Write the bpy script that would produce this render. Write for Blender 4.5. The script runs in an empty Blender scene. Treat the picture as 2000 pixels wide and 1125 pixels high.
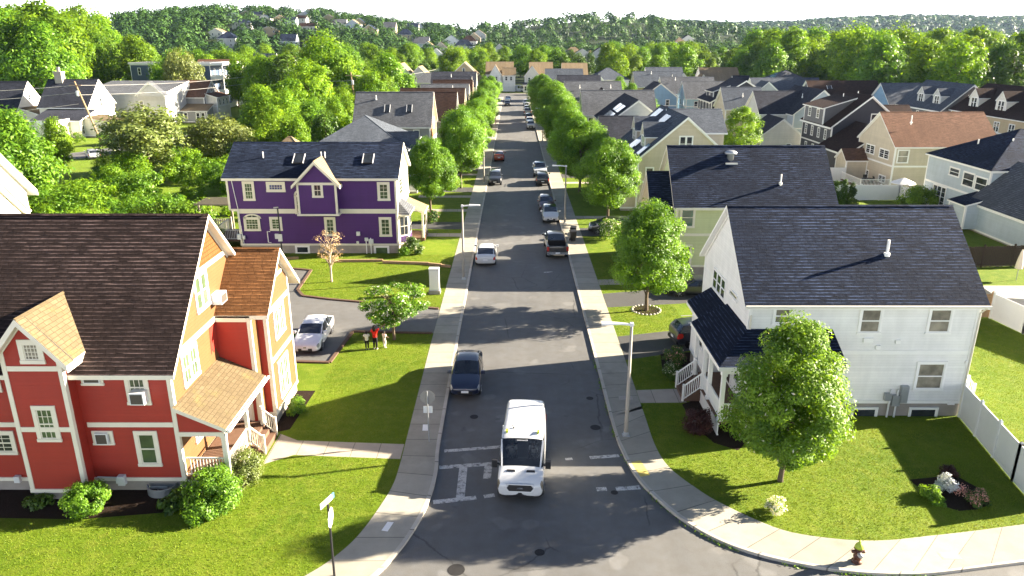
import bpy, bmesh, math, random
import numpy as np
from mathutils import Vector, Matrix
random.seed(11)
RNG = np.random.default_rng(5)
SC = bpy.context.scene
COL = SC.collection
rad = math.radians

# ---------------------------------------------------------------- measuring: a point of the photograph laid on a known plane of the place
CAM_H, FPX, HORIZ, VANX = 19.0, 1450.0, 76.0, 1003.0
PITCH = math.atan((562.5 - HORIZ) / FPX)
CP, SP = math.cos(PITCH), math.sin(PITCH)
YAW = (VANX - 1000) / FPX * CP
def _ray(px, py):
    u, v = (px - 1000) / FPX, (py - 562.5) / FPX
    c, s = math.cos(YAW), math.sin(YAW)
    return (u * c + v * s * SP - s * CP, u * s - v * c * SP + c * CP, -v * CP - SP)
def on_z(px, py, z=0.0):
    d = _ray(px, py); t = (z - CAM_H) / d[2]; return (d[0] * t, d[1] * t)
def on_x(px, py, x):
    d = _ray(px, py); t = x / d[0]; return (d[1] * t, CAM_H + d[2] * t)
def on_y(px, py, y):
    d = _ray(px, py); t = y / d[1]; return (d[0] * t, CAM_H + d[2] * t)

# ---------------------------------------------------------------- materials
def srgb(r, g, b):
    f = lambda c: (c / 255 / 12.92) if c / 255 <= .04045 else ((c / 255 + .055) / 1.055) ** 2.4
    return (f(r), f(g), f(b))
class NT:
    def __init__(s, name):
        s.m = bpy.data.materials.new(name); s.m.use_nodes = True
        s.t = s.m.node_tree; s.t.nodes.clear()
        s.out = s.n('ShaderNodeOutputMaterial'); s.b = s.n('ShaderNodeBsdfPrincipled')
        s.l(s.b.outputs[0], s.out.inputs[0])
    def n(s, typ, **kw):
        nd = s.t.nodes.new(typ)
        for k, v in kw.items(): setattr(nd, k, v)
        return nd
    def l(s, a, b): s.t.links.new(a, b)
    def set(s, rough=.6, spec=.4, metal=0.0):
        s.b.inputs['Roughness'].default_value = rough
        s.b.inputs['Specular IOR Level'].default_value = spec
        s.b.inputs['Metallic'].default_value = metal
    def coord(s, kind='Object'): return s.n('ShaderNodeTexCoord').outputs[kind]
    def noise(s, vec, scale, detail=3, rough=.55, out='Fac'):
        nd = s.n('ShaderNodeTexNoise'); nd.inputs['Scale'].default_value = scale
        nd.inputs['Detail'].default_value = detail; nd.inputs['Roughness'].default_value = rough
        s.l(vec, nd.inputs['Vector']); return nd.outputs[out]
    def ramp(s, fac, stops):
        nd = s.n('ShaderNodeValToRGB'); cr = nd.color_ramp
        while len(cr.elements) < len(stops): cr.elements.new(.5)
        for e, (p, c) in zip(cr.elements, stops):
            e.position = p; e.color = (c if len(c) == 4 else (*c, 1)) if not isinstance(c, (int, float)) else (c, c, c, 1)
        s.l(fac, nd.inputs[0]); return nd.outputs[0]
    def mix(s, fac, a, b, mode='MIX'):
        nd = s.n('ShaderNodeMix', data_type='RGBA', blend_type=mode)
        for sock, val in ((nd.inputs[0], fac), (nd.inputs[6], a), (nd.inputs[7], b)):
            if hasattr(val, 'is_output'): s.l(val, sock)
            elif isinstance(val, (int, float)): sock.default_value = val
            else: sock.default_value = (*val[:3], 1)
        return nd.outputs[2]
    def math(s, op, a, b=0.0, c=None):
        nd = s.n('ShaderNodeMath', operation=op)
        for i, v in enumerate((a, b, c)):
            if v is None: continue
            if hasattr(v, 'is_output'): s.l(v, nd.inputs[i])
            else: nd.inputs[i].default_value = v
        return nd.outputs[0]
    def color(s, c):
        if hasattr(c, 'is_output'): s.l(c, s.b.inputs['Base Color'])
        else: s.b.inputs['Base Color'].default_value = (*c[:3], 1)
    def bump(s, h, strength=.3, dist=.02, prev=None):
        nd = s.n('ShaderNodeBump'); nd.inputs['Strength'].default_value = strength; nd.inputs['Distance'].default_value = dist
        s.l(h, nd.inputs['Height'])
        if prev is not None: s.l(prev, nd.inputs['Normal'])
        s.l(nd.outputs[0], s.b.inputs['Normal']); return nd.outputs[0]
MATS = {}
def plain(name, c, rough=.6, spec=.4, metal=0.0, var=.1, scale=2.0, bump=0.0):
    if name in MATS: return MATS[name]
    t = NT(name); t.set(rough, spec, metal)
    co = t.coord(); n = t.noise(co, scale, 4)
    lo = tuple(x * (1 - var) for x in c); hi = tuple(min(1, x * (1 + var)) for x in c)
    t.color(t.mix(n, lo, hi))
    if bump: t.bump(t.noise(co, scale * 12, 3), bump, .02)
    MATS[name] = t.m; return t.m
def siding(name, c, board=.15):
    if name in MATS: return MATS[name]
    t = NT(name); t.set(.55, .35)
    co = t.coord(); sp = t.n('ShaderNodeSeparateXYZ'); t.l(co, sp.inputs[0])
    zz = t.math('DIVIDE', sp.outputs[2], board); fr = t.math('FRACT', zz); fl = t.math('FLOOR', zz)
    wn = t.n('ShaderNodeTexWhiteNoise', noise_dimensions='1D'); t.l(fl, wn.inputs['W'])
    n = t.noise(co, .7, 5, .65)
    cmb = t.n('ShaderNodeCombineXYZ'); t.l(t.math('ADD', sp.outputs[0], sp.outputs[1]), cmb.inputs[0]); t.l(t.math('MULTIPLY', sp.outputs[2], .12), cmb.inputs[1])
    streak = t.noise(cmb.outputs[0], 2.2, 3)
    v = t.math('MULTIPLY_ADD', n, .32, .80); v = t.math('MULTIPLY', v, t.math('MULTIPLY_ADD', wn.outputs['Value'], .07, .965))
    v = t.math('MULTIPLY', v, t.math('MULTIPLY_ADD', streak, .22, .88))
    groove = t.ramp(fr, [(0, .78), (.1, 1.0)])
    v = t.math('MULTIPLY', v, groove)
    t.color(t.mix(1.0, c, v, 'MULTIPLY'))
    t.bump(t.math('SUBTRACT', 1.0, fr), .55, .02)
    MATS[name] = t.m; return t.m
def shingles(name, c1, c2, row=.19, width=.42, stain=.35, bump=.8, moss=None, edge=0.0):
    if name in MATS: return MATS[name]
    t = NT(name); t.set(.9, .06)
    uv = t.coord('UV'); co = t.coord()
    sp = t.n('ShaderNodeSeparateXYZ'); t.l(uv, sp.inputs[0])
    rowi = t.math('FLOOR', t.math('DIVIDE', sp.outputs[1], row))
    jit = t.n('ShaderNodeTexWhiteNoise', noise_dimensions='1D'); t.l(rowi, jit.inputs['W'])
    wob = t.noise(uv, 1.3, 2)
    cm = t.n('ShaderNodeCombineXYZ')
    t.l(t.math('ADD', sp.outputs[0], t.math('MULTIPLY', jit.outputs['Value'], width)), cm.inputs[0])
    t.l(t.math('ADD', sp.outputs[1], t.math('MULTIPLY', t.math('SUBTRACT', wob, .5), .05)), cm.inputs[1])
    br = t.n('ShaderNodeTexBrick'); br.offset = .5
    br.inputs['Scale'].default_value = 1.0; br.inputs['Brick Width'].default_value = width; br.inputs['Row Height'].default_value = row
    br.inputs['Mortar Size'].default_value = .016; br.inputs['Mortar Smooth'].default_value = .3; br.inputs['Bias'].default_value = -.1
    br.inputs['Color1'].default_value = (*c1, 1); br.inputs['Color2'].default_value = (*c2, 1)
    br.inputs['Mortar'].default_value = (*[x * .35 for x in c1], 1)
    t.l(cm.outputs[0], br.inputs['Vector'])
    big = t.noise(uv, .35, 5, .7)
    col = t.mix(t.ramp(big, [(.3, stain), (.7, 0.0)]), br.outputs['Color'], tuple(x * .55 for x in c1))
    sc = t.n('ShaderNodeMapping'); sc.inputs['Scale'].default_value = (1.2, .12, 1); t.l(uv, sc.inputs[0])
    run = t.noise(sc.outputs[0], 1.0, 4, .6)
    col = t.mix(t.ramp(run, [(.42, .4), (.62, 0.0)]), col, tuple(x * .5 for x in c1))
    if moss: col = t.mix(t.ramp(t.noise(uv, .9, 5, .7), [(.55, 0.0), (.7, .55)]), col, moss)
    fine = t.noise(uv, 60, 2)
    col = t.mix(t.math('MULTIPLY', fine, .35), col, tuple(min(1, x * 1.7) for x in c2))
    if edge:   # paler dashes: light caught by curled lower tab edges, painted into the colour
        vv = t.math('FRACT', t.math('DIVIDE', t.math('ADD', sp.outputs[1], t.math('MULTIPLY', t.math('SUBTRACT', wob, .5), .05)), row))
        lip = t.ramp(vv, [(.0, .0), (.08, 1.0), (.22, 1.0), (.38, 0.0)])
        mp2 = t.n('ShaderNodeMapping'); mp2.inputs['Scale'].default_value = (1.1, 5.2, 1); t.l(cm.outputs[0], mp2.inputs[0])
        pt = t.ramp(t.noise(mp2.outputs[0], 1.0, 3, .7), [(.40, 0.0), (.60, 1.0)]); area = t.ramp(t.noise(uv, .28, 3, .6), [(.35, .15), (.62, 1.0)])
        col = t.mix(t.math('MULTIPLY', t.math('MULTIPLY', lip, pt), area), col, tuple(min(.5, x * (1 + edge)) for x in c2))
    t.color(col)
    saw = t.math('SUBTRACT', 1.0, t.math('FRACT', t.math('DIVIDE', t.math('ADD', sp.outputs[1], t.math('MULTIPLY', t.math('SUBTRACT', wob, .5), .05)), row)))
    lift = t.noise(cm.outputs[0], 3.0, 2)
    h = t.math('MULTIPLY', saw, t.math('MULTIPLY_ADD', lift, 1.4, .3))
    h = t.math('SUBTRACT', h, t.math('MULTIPLY', br.outputs['Fac'], .5))
    h = t.math('ADD', h, t.math('MULTIPLY', fine, .15))
    t.bump(h, bump, .05)
    MATS[name] = t.m; return t.m
def leaf_mat(name, dark, light, trans=.35, gloss=.35, hv=.013, vv=.3):
    if name in MATS: return MATS[name]
    t = NT(name); t.set(.5, gloss)
    at = t.n('ShaderNodeAttribute', attribute_name='var'); oi = t.n('ShaderNodeObjectInfo')
    c = t.mix(at.outputs['Fac'], dark, light)
    hs = t.n('ShaderNodeHueSaturation'); t.l(c, hs.inputs['Color'])
    t.l(t.math('MULTIPLY_ADD', oi.outputs['Random'], hv, .5 - hv / 2), hs.inputs['Hue'])
    wn = t.n('ShaderNodeTexWhiteNoise', noise_dimensions='1D'); t.l(oi.outputs['Random'], wn.inputs['W'])
    t.l(t.math('MULTIPLY_ADD', wn.outputs['Value'], vv, 1 - vv / 2), hs.inputs['Value'])
    t.color(hs.outputs[0])
    tr = t.n('ShaderNodeBsdfTranslucent'); t.l(t.mix(1.0, hs.outputs[0], (1.5, 1.35, .55), 'MULTIPLY'), tr.inputs[0])
    mx = t.n('ShaderNodeMixShader'); mx.inputs[0].default_value = trans
    t.l(t.b.outputs[0], mx.inputs[1]); t.l(tr.outputs[0], mx.inputs[2]); t.l(mx.outputs[0], t.out.inputs[0])
    MATS[name] = t.m; return t.m
def glass_mat(name, c, rough=.06, spec=.5, see=0.0):
    if name in MATS: return MATS[name]
    t = NT(name); t.set(rough, spec)
    oi = t.n('ShaderNodeObjectInfo'); co = t.coord()
    n = t.noise(co, 1.3, 3)
    col = t.mix(t.ramp(n, [(.35, 0.0), (.65, .8)]), c, tuple(x * 2.4 for x in c))
    t.color(t.mix(t.math('MULTIPLY', oi.outputs['Random'], .5), col, (.02, .022, .03)))
    t.bump(t.noise(co, .9, 2), .06, .05)
    if see:
        tr = t.n('ShaderNodeBsdfTransparent'); tr.inputs[0].default_value = (.75, .8, .82, 1)
        mx = t.n('ShaderNodeMixShader'); mx.inputs[0].default_value = see
        t.l(t.b.outputs[0], mx.inputs[1]); t.l(tr.outputs[0], mx.inputs[2]); t.l(mx.outputs[0], t.out.inputs[0])
    MATS[name] = t.m; return t.m
def asphalt(name, base=.075, fresh=False):
    t = NT(name); t.set(.72, .45)
    co = t.coord()
    sp = t.n('ShaderNodeSeparateXYZ'); t.l(co, sp.inputs[0])
    fine = t.noise(co, 28, 4, .75); mid = t.noise(co, 1.7, 5, .6); big = t.noise(co, .22, 4, .6)
    v = t.math('MULTIPLY_ADD', fine, 1.1, .45); v = t.math('MULTIPLY', v, t.math('MULTIPLY_ADD', mid, .5, .75)); v = t.math('MULTIPLY', v, t.math('MULTIPLY_ADD', big, .7, .65))
    if not fresh:
        mp = t.n('ShaderNodeMapping'); mp.inputs['Scale'].default_value = (1, .03, 1); t.l(co, mp.inputs[0])
        lane = t.noise(mp.outputs[0], .9, 3); v = t.math('MULTIPLY', v, t.math('MULTIPLY_ADD', lane, .4, .8))
        pat = t.ramp(t.noise(co, .6, 2, .4), [(.63, 0.0), (.68, 1.0)])
        v = t.math('MULTIPLY', v, t.math('MULTIPLY_ADD', pat, .3, 1.0))
        vo = t.n('ShaderNodeTexVoronoi', feature='DISTANCE_TO_EDGE'); vo.inputs['Scale'].default_value = .28
        wv = t.n('ShaderNodeMix', data_type='VECTOR'); wv.inputs[0].default_value = .25
        t.l(co, wv.inputs[4]); t.l(t.noise(co, .8, 4, .7, 'Color'), wv.inputs[5]); t.l(wv.outputs[1], vo.inputs['Vector'])
        cr = t.ramp(vo.outputs['Distance'], [(0.0, 1.0), (.009, 0.0)])
        keep = t.ramp(t.noise(co, .16, 2), [(.5, 0.0), (.56, 1.0)])
        v = t.math('MULTIPLY', v, t.math('SUBTRACT', 1.0, t.math('MULTIPLY', t.math('MULTIPLY', cr, keep), .55)))
        stain = t.ramp(t.noise(co, .9, 3, .5), [(.70, 0.0), (.8, .5)])
        v = t.math('MULTIPLY', v, t.math('SUBTRACT', 1.0, stain))
    tint = t.mix(mid, (1.06, 1.0, .9), (.95, 1.0, 1.06))
    c = t.n('ShaderNodeMix', data_type='RGBA', blend_type='MULTIPLY'); c.inputs[0].default_value = 1
    t.l(tint, c.inputs[6])
    vb = t.math('MULTIPLY', v, base); t.l(vb, c.inputs[7])
    t.color(c.outputs[2]); t.bump(fine, .5, .012)
    return t.m
def concrete(name, base=(.36, .33, .28), joint=1.55, uvj=True):
    t = NT(name); t.set(.8, .3)
    co = t.coord(); uv = t.coord('UV')
    sp = t.n('ShaderNodeSeparateXYZ'); t.l(uv, sp.inputs[0])
    fine = t.noise(co, 35, 3, .7); mid = t.noise(co, 1.4, 5, .65)
    v = t.math('MULTIPLY', t.math('MULTIPLY_ADD', fine, .3, .85), t.math('MULTIPLY_ADD', mid, .45, .78))
    if uvj:
        q = t.math('DIVIDE', sp.outputs[1], joint); fr = t.math('FRACT', q)
        wn = t.n('ShaderNodeTexWhiteNoise', noise_dimensions='1D'); t.l(t.math('FLOOR', q), wn.inputs['W'])
        v = t.math('MULTIPLY', v, t.math('MULTIPLY_ADD', wn.outputs['Value'], .2, .9))
        d = t.math('MINIMUM', fr, t.math('SUBTRACT', 1.0, fr))
        ln = t.ramp(d, [(0.0, .35), (.011, .45), (.016, 1.0)])
        v = t.math('MULTIPLY', v, ln)
    st = t.ramp(t.noise(co, .5, 4, .7), [(.55, 1.0), (.75, .78)])
    v = t.math('MULTIPLY', v, st)
    t.color(t.mix(1.0, base, v, 'MULTIPLY')); t.bump(fine, .25, .01)
    return t.m
def grass_mat(name, c1, c2, c3, scale=1.0):
    t = NT(name); t.set(.9, .15)
    co = t.coord()
    fine = t.noise(co, 22 * scale, 4, .8); mid = t.noise(co, 1.6 * scale, 5, .7); big = t.noise(co, .18 * scale, 4, .6)
    c = t.mix(t.ramp(big, [(.35, 0.0), (.65, 1.0)]), c1, c2)
    c = t.mix(t.ramp(mid, [(.45, 0.0), (.72, .75)]), c, c3)
    v = t.math('MULTIPLY_ADD', fine, 1.2, .4)
    t.color(t.mix(1.0, c, v, 'MULTIPLY')); t.bump(fine, 1.0, .06)
    return t.m
def paint(name, c, coat=.8, rough=.35, metal=0.0):
    if name in MATS: return MATS[name]
    t = NT(name); t.set(rough, .5, metal); t.color(c)
    t.b.inputs['Coat Weight'].default_value = coat; t.b.inputs['Coat Roughness'].default_value = .06
    n = t.noise(t.coord(), 3.0, 4); t.color(t.mix(n, tuple(x * .9 for x in c), tuple(min(1, x * 1.06) for x in c)))
    MATS[name] = t.m; return t.m

TRIM = plain('cream_trim_paint', (.66, .62, .52), .5, .35, var=.08)
WHITE = plain('white_trim_paint', (.78, .77, .74), .5, .4, var=.06)
FOUND = plain('foundation_concrete', (.30, .27, .24), .85, .2, var=.3, scale=1.5, bump=.3)
PANE = glass_mat('window_glass', (.018, .022, .026))
PANE_G = glass_mat('window_glass_greenish', (.05, .075, .035), .1, .45)
PANE_B = glass_mat('window_glass_blind', (.16, .145, .11), .12, .45)
DARK = plain('black_plastic', (.012, .012, .014), .5, .4, var=.2)
METAL = plain('grey_metal', (.38, .40, .42), .4, .5, .6, var=.12)
GALV = plain('painted_light_metal', (.62, .63, .64), .45, .5, .1, var=.06)
BARK = plain('bark', (.11, .085, .06), .9, .2, var=.45, scale=6, bump=.6)
MULCH = plain('dark_mulch', (.022, .014, .010), .95, .1, var=.6, scale=9, bump=1.0)
WOOD = plain('weathered_wood', (.28, .19, .11), .8, .2, var=.3, scale=4, bump=.3)
DECK = plain('brown_deck_boards', (.13, .075, .05), .7, .25, var=.25, scale=4)
BROWNWOOD = plain('dark_stained_wood', (.035, .022, .016), .75, .25, var=.35, scale=5)
DOORM = plain('white_door_paint', (.7, .69, .66), .45, .4, var=.05)

# ---------------------------------------------------------------- mesh building
class MB:
    def __init__(s): s.v = []; s.f = []; s.m = []; s.uv = []
    def poly(s, pts, mat=0, uv=None):
        i = len(s.v); s.v += [tuple(p) for p in pts]; s.f.append(tuple(range(i, i + len(pts)))); s.m.append(mat)
        s.uv.append(uv if uv else [(p[0], p[1]) for p in pts])
    def hexa(s, p, mat=0):   # 8 corners: bottom 0-3 (ccw), top 4-7
        for q in ((3, 2, 1, 0), (4, 5, 6, 7), (0, 1, 5, 4), (1, 2, 6, 5), (2, 3, 7, 6), (3, 0, 4, 7)):
            s.poly([p[k] for k in q], mat)
    def box(s, x0, x1, y0, y1, z0, z1, mat=0):
        s.hexa([(x0, y0, z0), (x1, y0, z0), (x1, y1, z0), (x0, y1, z0), (x0, y0, z1), (x1, y0, z1), (x1, y1, z1), (x0, y1, z1)], mat)
    def beam(s, p, q, w, h, mat=0, up=(0, 0, 1)):
        p, q = Vector(p), Vector(q); d = (q - p).normalized(); u = Vector(up)
        if abs(d.dot(u)) > .98: u = Vector((0, 1, 0))
        a = d.cross(u).normalized() * w / 2; b = a.cross(d).normalized() * h / 2
        s.hexa([p - a - b, p + a - b, q + a - b, q - a - b, p - a + b, p + a + b, q + a + b, q - a + b], mat)
    def tube(s, pts, rr, n=8, mat=0, caps=True):
        rings = []
        pts = [Vector(p) for p in pts]
        for k, p in enumerate(pts):
            d = (pts[min(k + 1, len(pts) - 1)] - pts[max(k - 1, 0)]).normalized()
            a = d.cross(Vector((.31, .95, .02)) if abs(d.z) > .9 else Vector((0, 0, 1))).normalized(); b = d.cross(a)
            r = rr[k] if isinstance(rr, (list, tuple)) else rr
            rings.append([p + a * math.cos(t) * r + b * math.sin(t) * r for t in [2 * math.pi * j / n for j in range(n)]])
        i0 = len(s.v)
        for r in rings: s.v += [tuple(x) for x in r]
        for k in range(len(rings) - 1):
            for j in range(n):
                f = (i0 + k * n + j, i0 + k * n + (j + 1) % n, i0 + (k + 1) * n + (j + 1) % n, i0 + (k + 1) * n + j)
                s.f.append(f); s.m.append(mat); s.uv.append([(j / n, k), ((j + 1) / n, k), ((j + 1) / n, k + 1), (j / n, k + 1)])
        if caps:
            for base in (0, len(rings) - 1):
                f = tuple(i0 + base * n + j for j in range(n)); f = f if base else f[::-1]
                s.f.append(f); s.m.append(mat); s.uv.append([(0, 0)] * n)
    def lathe(s, prof, cx=0, cy=0, n=16, mat=0):   # prof: (r,z)
        s.tube([(cx, cy, z) for r, z in prof], [max(r, .001) for r, z in prof], n, mat) if False else s._lathe(prof, cx, cy, n, mat)
    def _lathe(s, prof, cx, cy, n, mat):
        i0 = len(s.v)
        for r, z in prof:
            for j in range(n):
                t = 2 * math.pi * j / n; s.v.append((cx + r * math.cos(t), cy + r * math.sin(t), z))
        for k in range(len(prof) - 1):
            for j in range(n):
                s.f.append((i0 + k * n + j, i0 + k * n + (j + 1) % n, i0 + (k + 1) * n + (j + 1) % n, i0 + (k + 1) * n + j)); s.m.append(mat); s.uv.append([(0, 0)] * 4)
        s.f.append(tuple(i0 + j for j in range(n))[::-1]); s.m.append(mat); s.uv.append([(0, 0)] * n)
        s.f.append(tuple(i0 + (len(prof) - 1) * n + j for j in range(n))); s.m.append(mat); s.uv.append([(0, 0)] * n)
    def prism(s, poly, z0, z1, mat=0, side=None):
        side = mat if side is None else side
        a = sum(poly[i][0] * poly[(i + 1) % len(poly)][1] - poly[(i + 1) % len(poly)][0] * poly[i][1] for i in range(len(poly)))
        if a < 0: poly = poly[::-1]
        s.poly([(x, y, z1) for x, y in poly], mat)
        s.poly([(x, y, z0) for x, y in poly[::-1]], side)
        for i in range(len(poly)):
            p, q = poly[i], poly[(i + 1) % len(poly)]
            s.poly([(p[0], p[1], z0), (q[0], q[1], z0), (q[0], q[1], z1), (p[0], p[1], z1)], side)
    def ball(s, c, r, n=10, m=6, mat=0, sx=1, sy=1, sz=1):
        prof = [(c, r)]
        i0 = len(s.v)
        for k in range(m + 1):
            ph = math.pi * k / m - math.pi / 2
            for j in range(n):
                t = 2 * math.pi * j / n; s.v.append((c[0] + r * sx * math.cos(ph) * math.cos(t), c[1] + r * sy * math.cos(ph) * math.sin(t), c[2] + r * sz * math.sin(ph)))
        for k in range(m):
            for j in range(n):
                s.f.append((i0 + k * n + j, i0 + k * n + (j + 1) % n, i0 + (k + 1) * n + (j + 1) % n, i0 + (k + 1) * n + j)); s.m.append(mat); s.uv.append([(0, 0)] * 4)
    def build(s, name, mats, parent=None, smooth=False, inv=None, weld=0):
        if not isinstance(mats, (list, tuple)): mats = [mats]
        me = bpy.data.meshes.new(name)
        vs = s.v if inv is None else [tuple(inv @ Vector(p)) for p in s.v]
        me.from_pydata(vs, [], s.f)
        for m in mats: me.materials.append(m)
        me.polygons.foreach_set('material_index', s.m)
        if smooth: me.polygons.foreach_set('use_smooth', [True] * len(s.f))
        uvl = me.uv_layers.new(name='UVMap')
        flat = [c for f in s.uv for p in f for c in p[:2]]
        uvl.data.foreach_set('uv', flat)
        if weld:
            b = bmesh.new(); b.from_mesh(me); bmesh.ops.remove_doubles(b, verts=b.verts, dist=1e-4)
            bmesh.ops.recalc_face_normals(b, faces=b.faces); b.to_mesh(me); b.free()
        me.update()
        o = bpy.data.objects.new(name, me); COL.objects.link(o)
        if parent is not None: o.parent = parent
        if weld:
            su = o.modifiers.new('smooth', 'SUBSURF'); su.levels = su.render_levels = weld
        return o
def thing(name, label, cat, loc=(0, 0, 0), rz=0.0, group=None):
    o = bpy.data.objects.new(name, None); COL.objects.link(o); o.empty_display_size = .3
    o.location = loc; o.rotation_euler = (0, 0, rz); tag(o, label, cat, group); return o
def tag(o, label=None, cat=None, group=None, kind='thing'):
    if label: o['label'] = label
    if cat: o['category'] = cat
    if group: o['group'] = group
    o['kind'] = kind; return o
def inv_of(o): return (Matrix.Translation(o.location) @ Matrix.Rotation(o.rotation_euler[2], 4, 'Z')).inverted()
def struct(name, mb, mats, **k): return tag(mb.build(name, mats, **k), kind='structure')
def copy_tree(o, parent=None, loc=None, rz=None, scale=None, label=None, group=None):
    c = o.copy(); COL.objects.link(c)
    if parent is not None: c.parent = parent
    if loc is not None: c.location = loc
    if rz is not None: c.rotation_euler = (0, 0, rz)
    if scale is not None: c.scale = scale
    if label: c['label'] = label
    if group: c['group'] = group
    for ch in list(o.children): copy_tree(ch, c)
    return c

def solo(mb, name, mats, label, cat, group=None, smooth=False, kind='thing'):
    """a thing that is one mesh: its origin goes to the middle of its base."""
    xs = [p[0] for p in mb.v]; ys = [p[1] for p in mb.v]; zs = [p[2] for p in mb.v]
    c = Vector(((min(xs) + max(xs)) / 2, (min(ys) + max(ys)) / 2, min(zs)))
    o = mb.build(name, mats, None, smooth, Matrix.Translation(-c)); o.location = c
    return tag(o, label, cat, group, kind)
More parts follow.
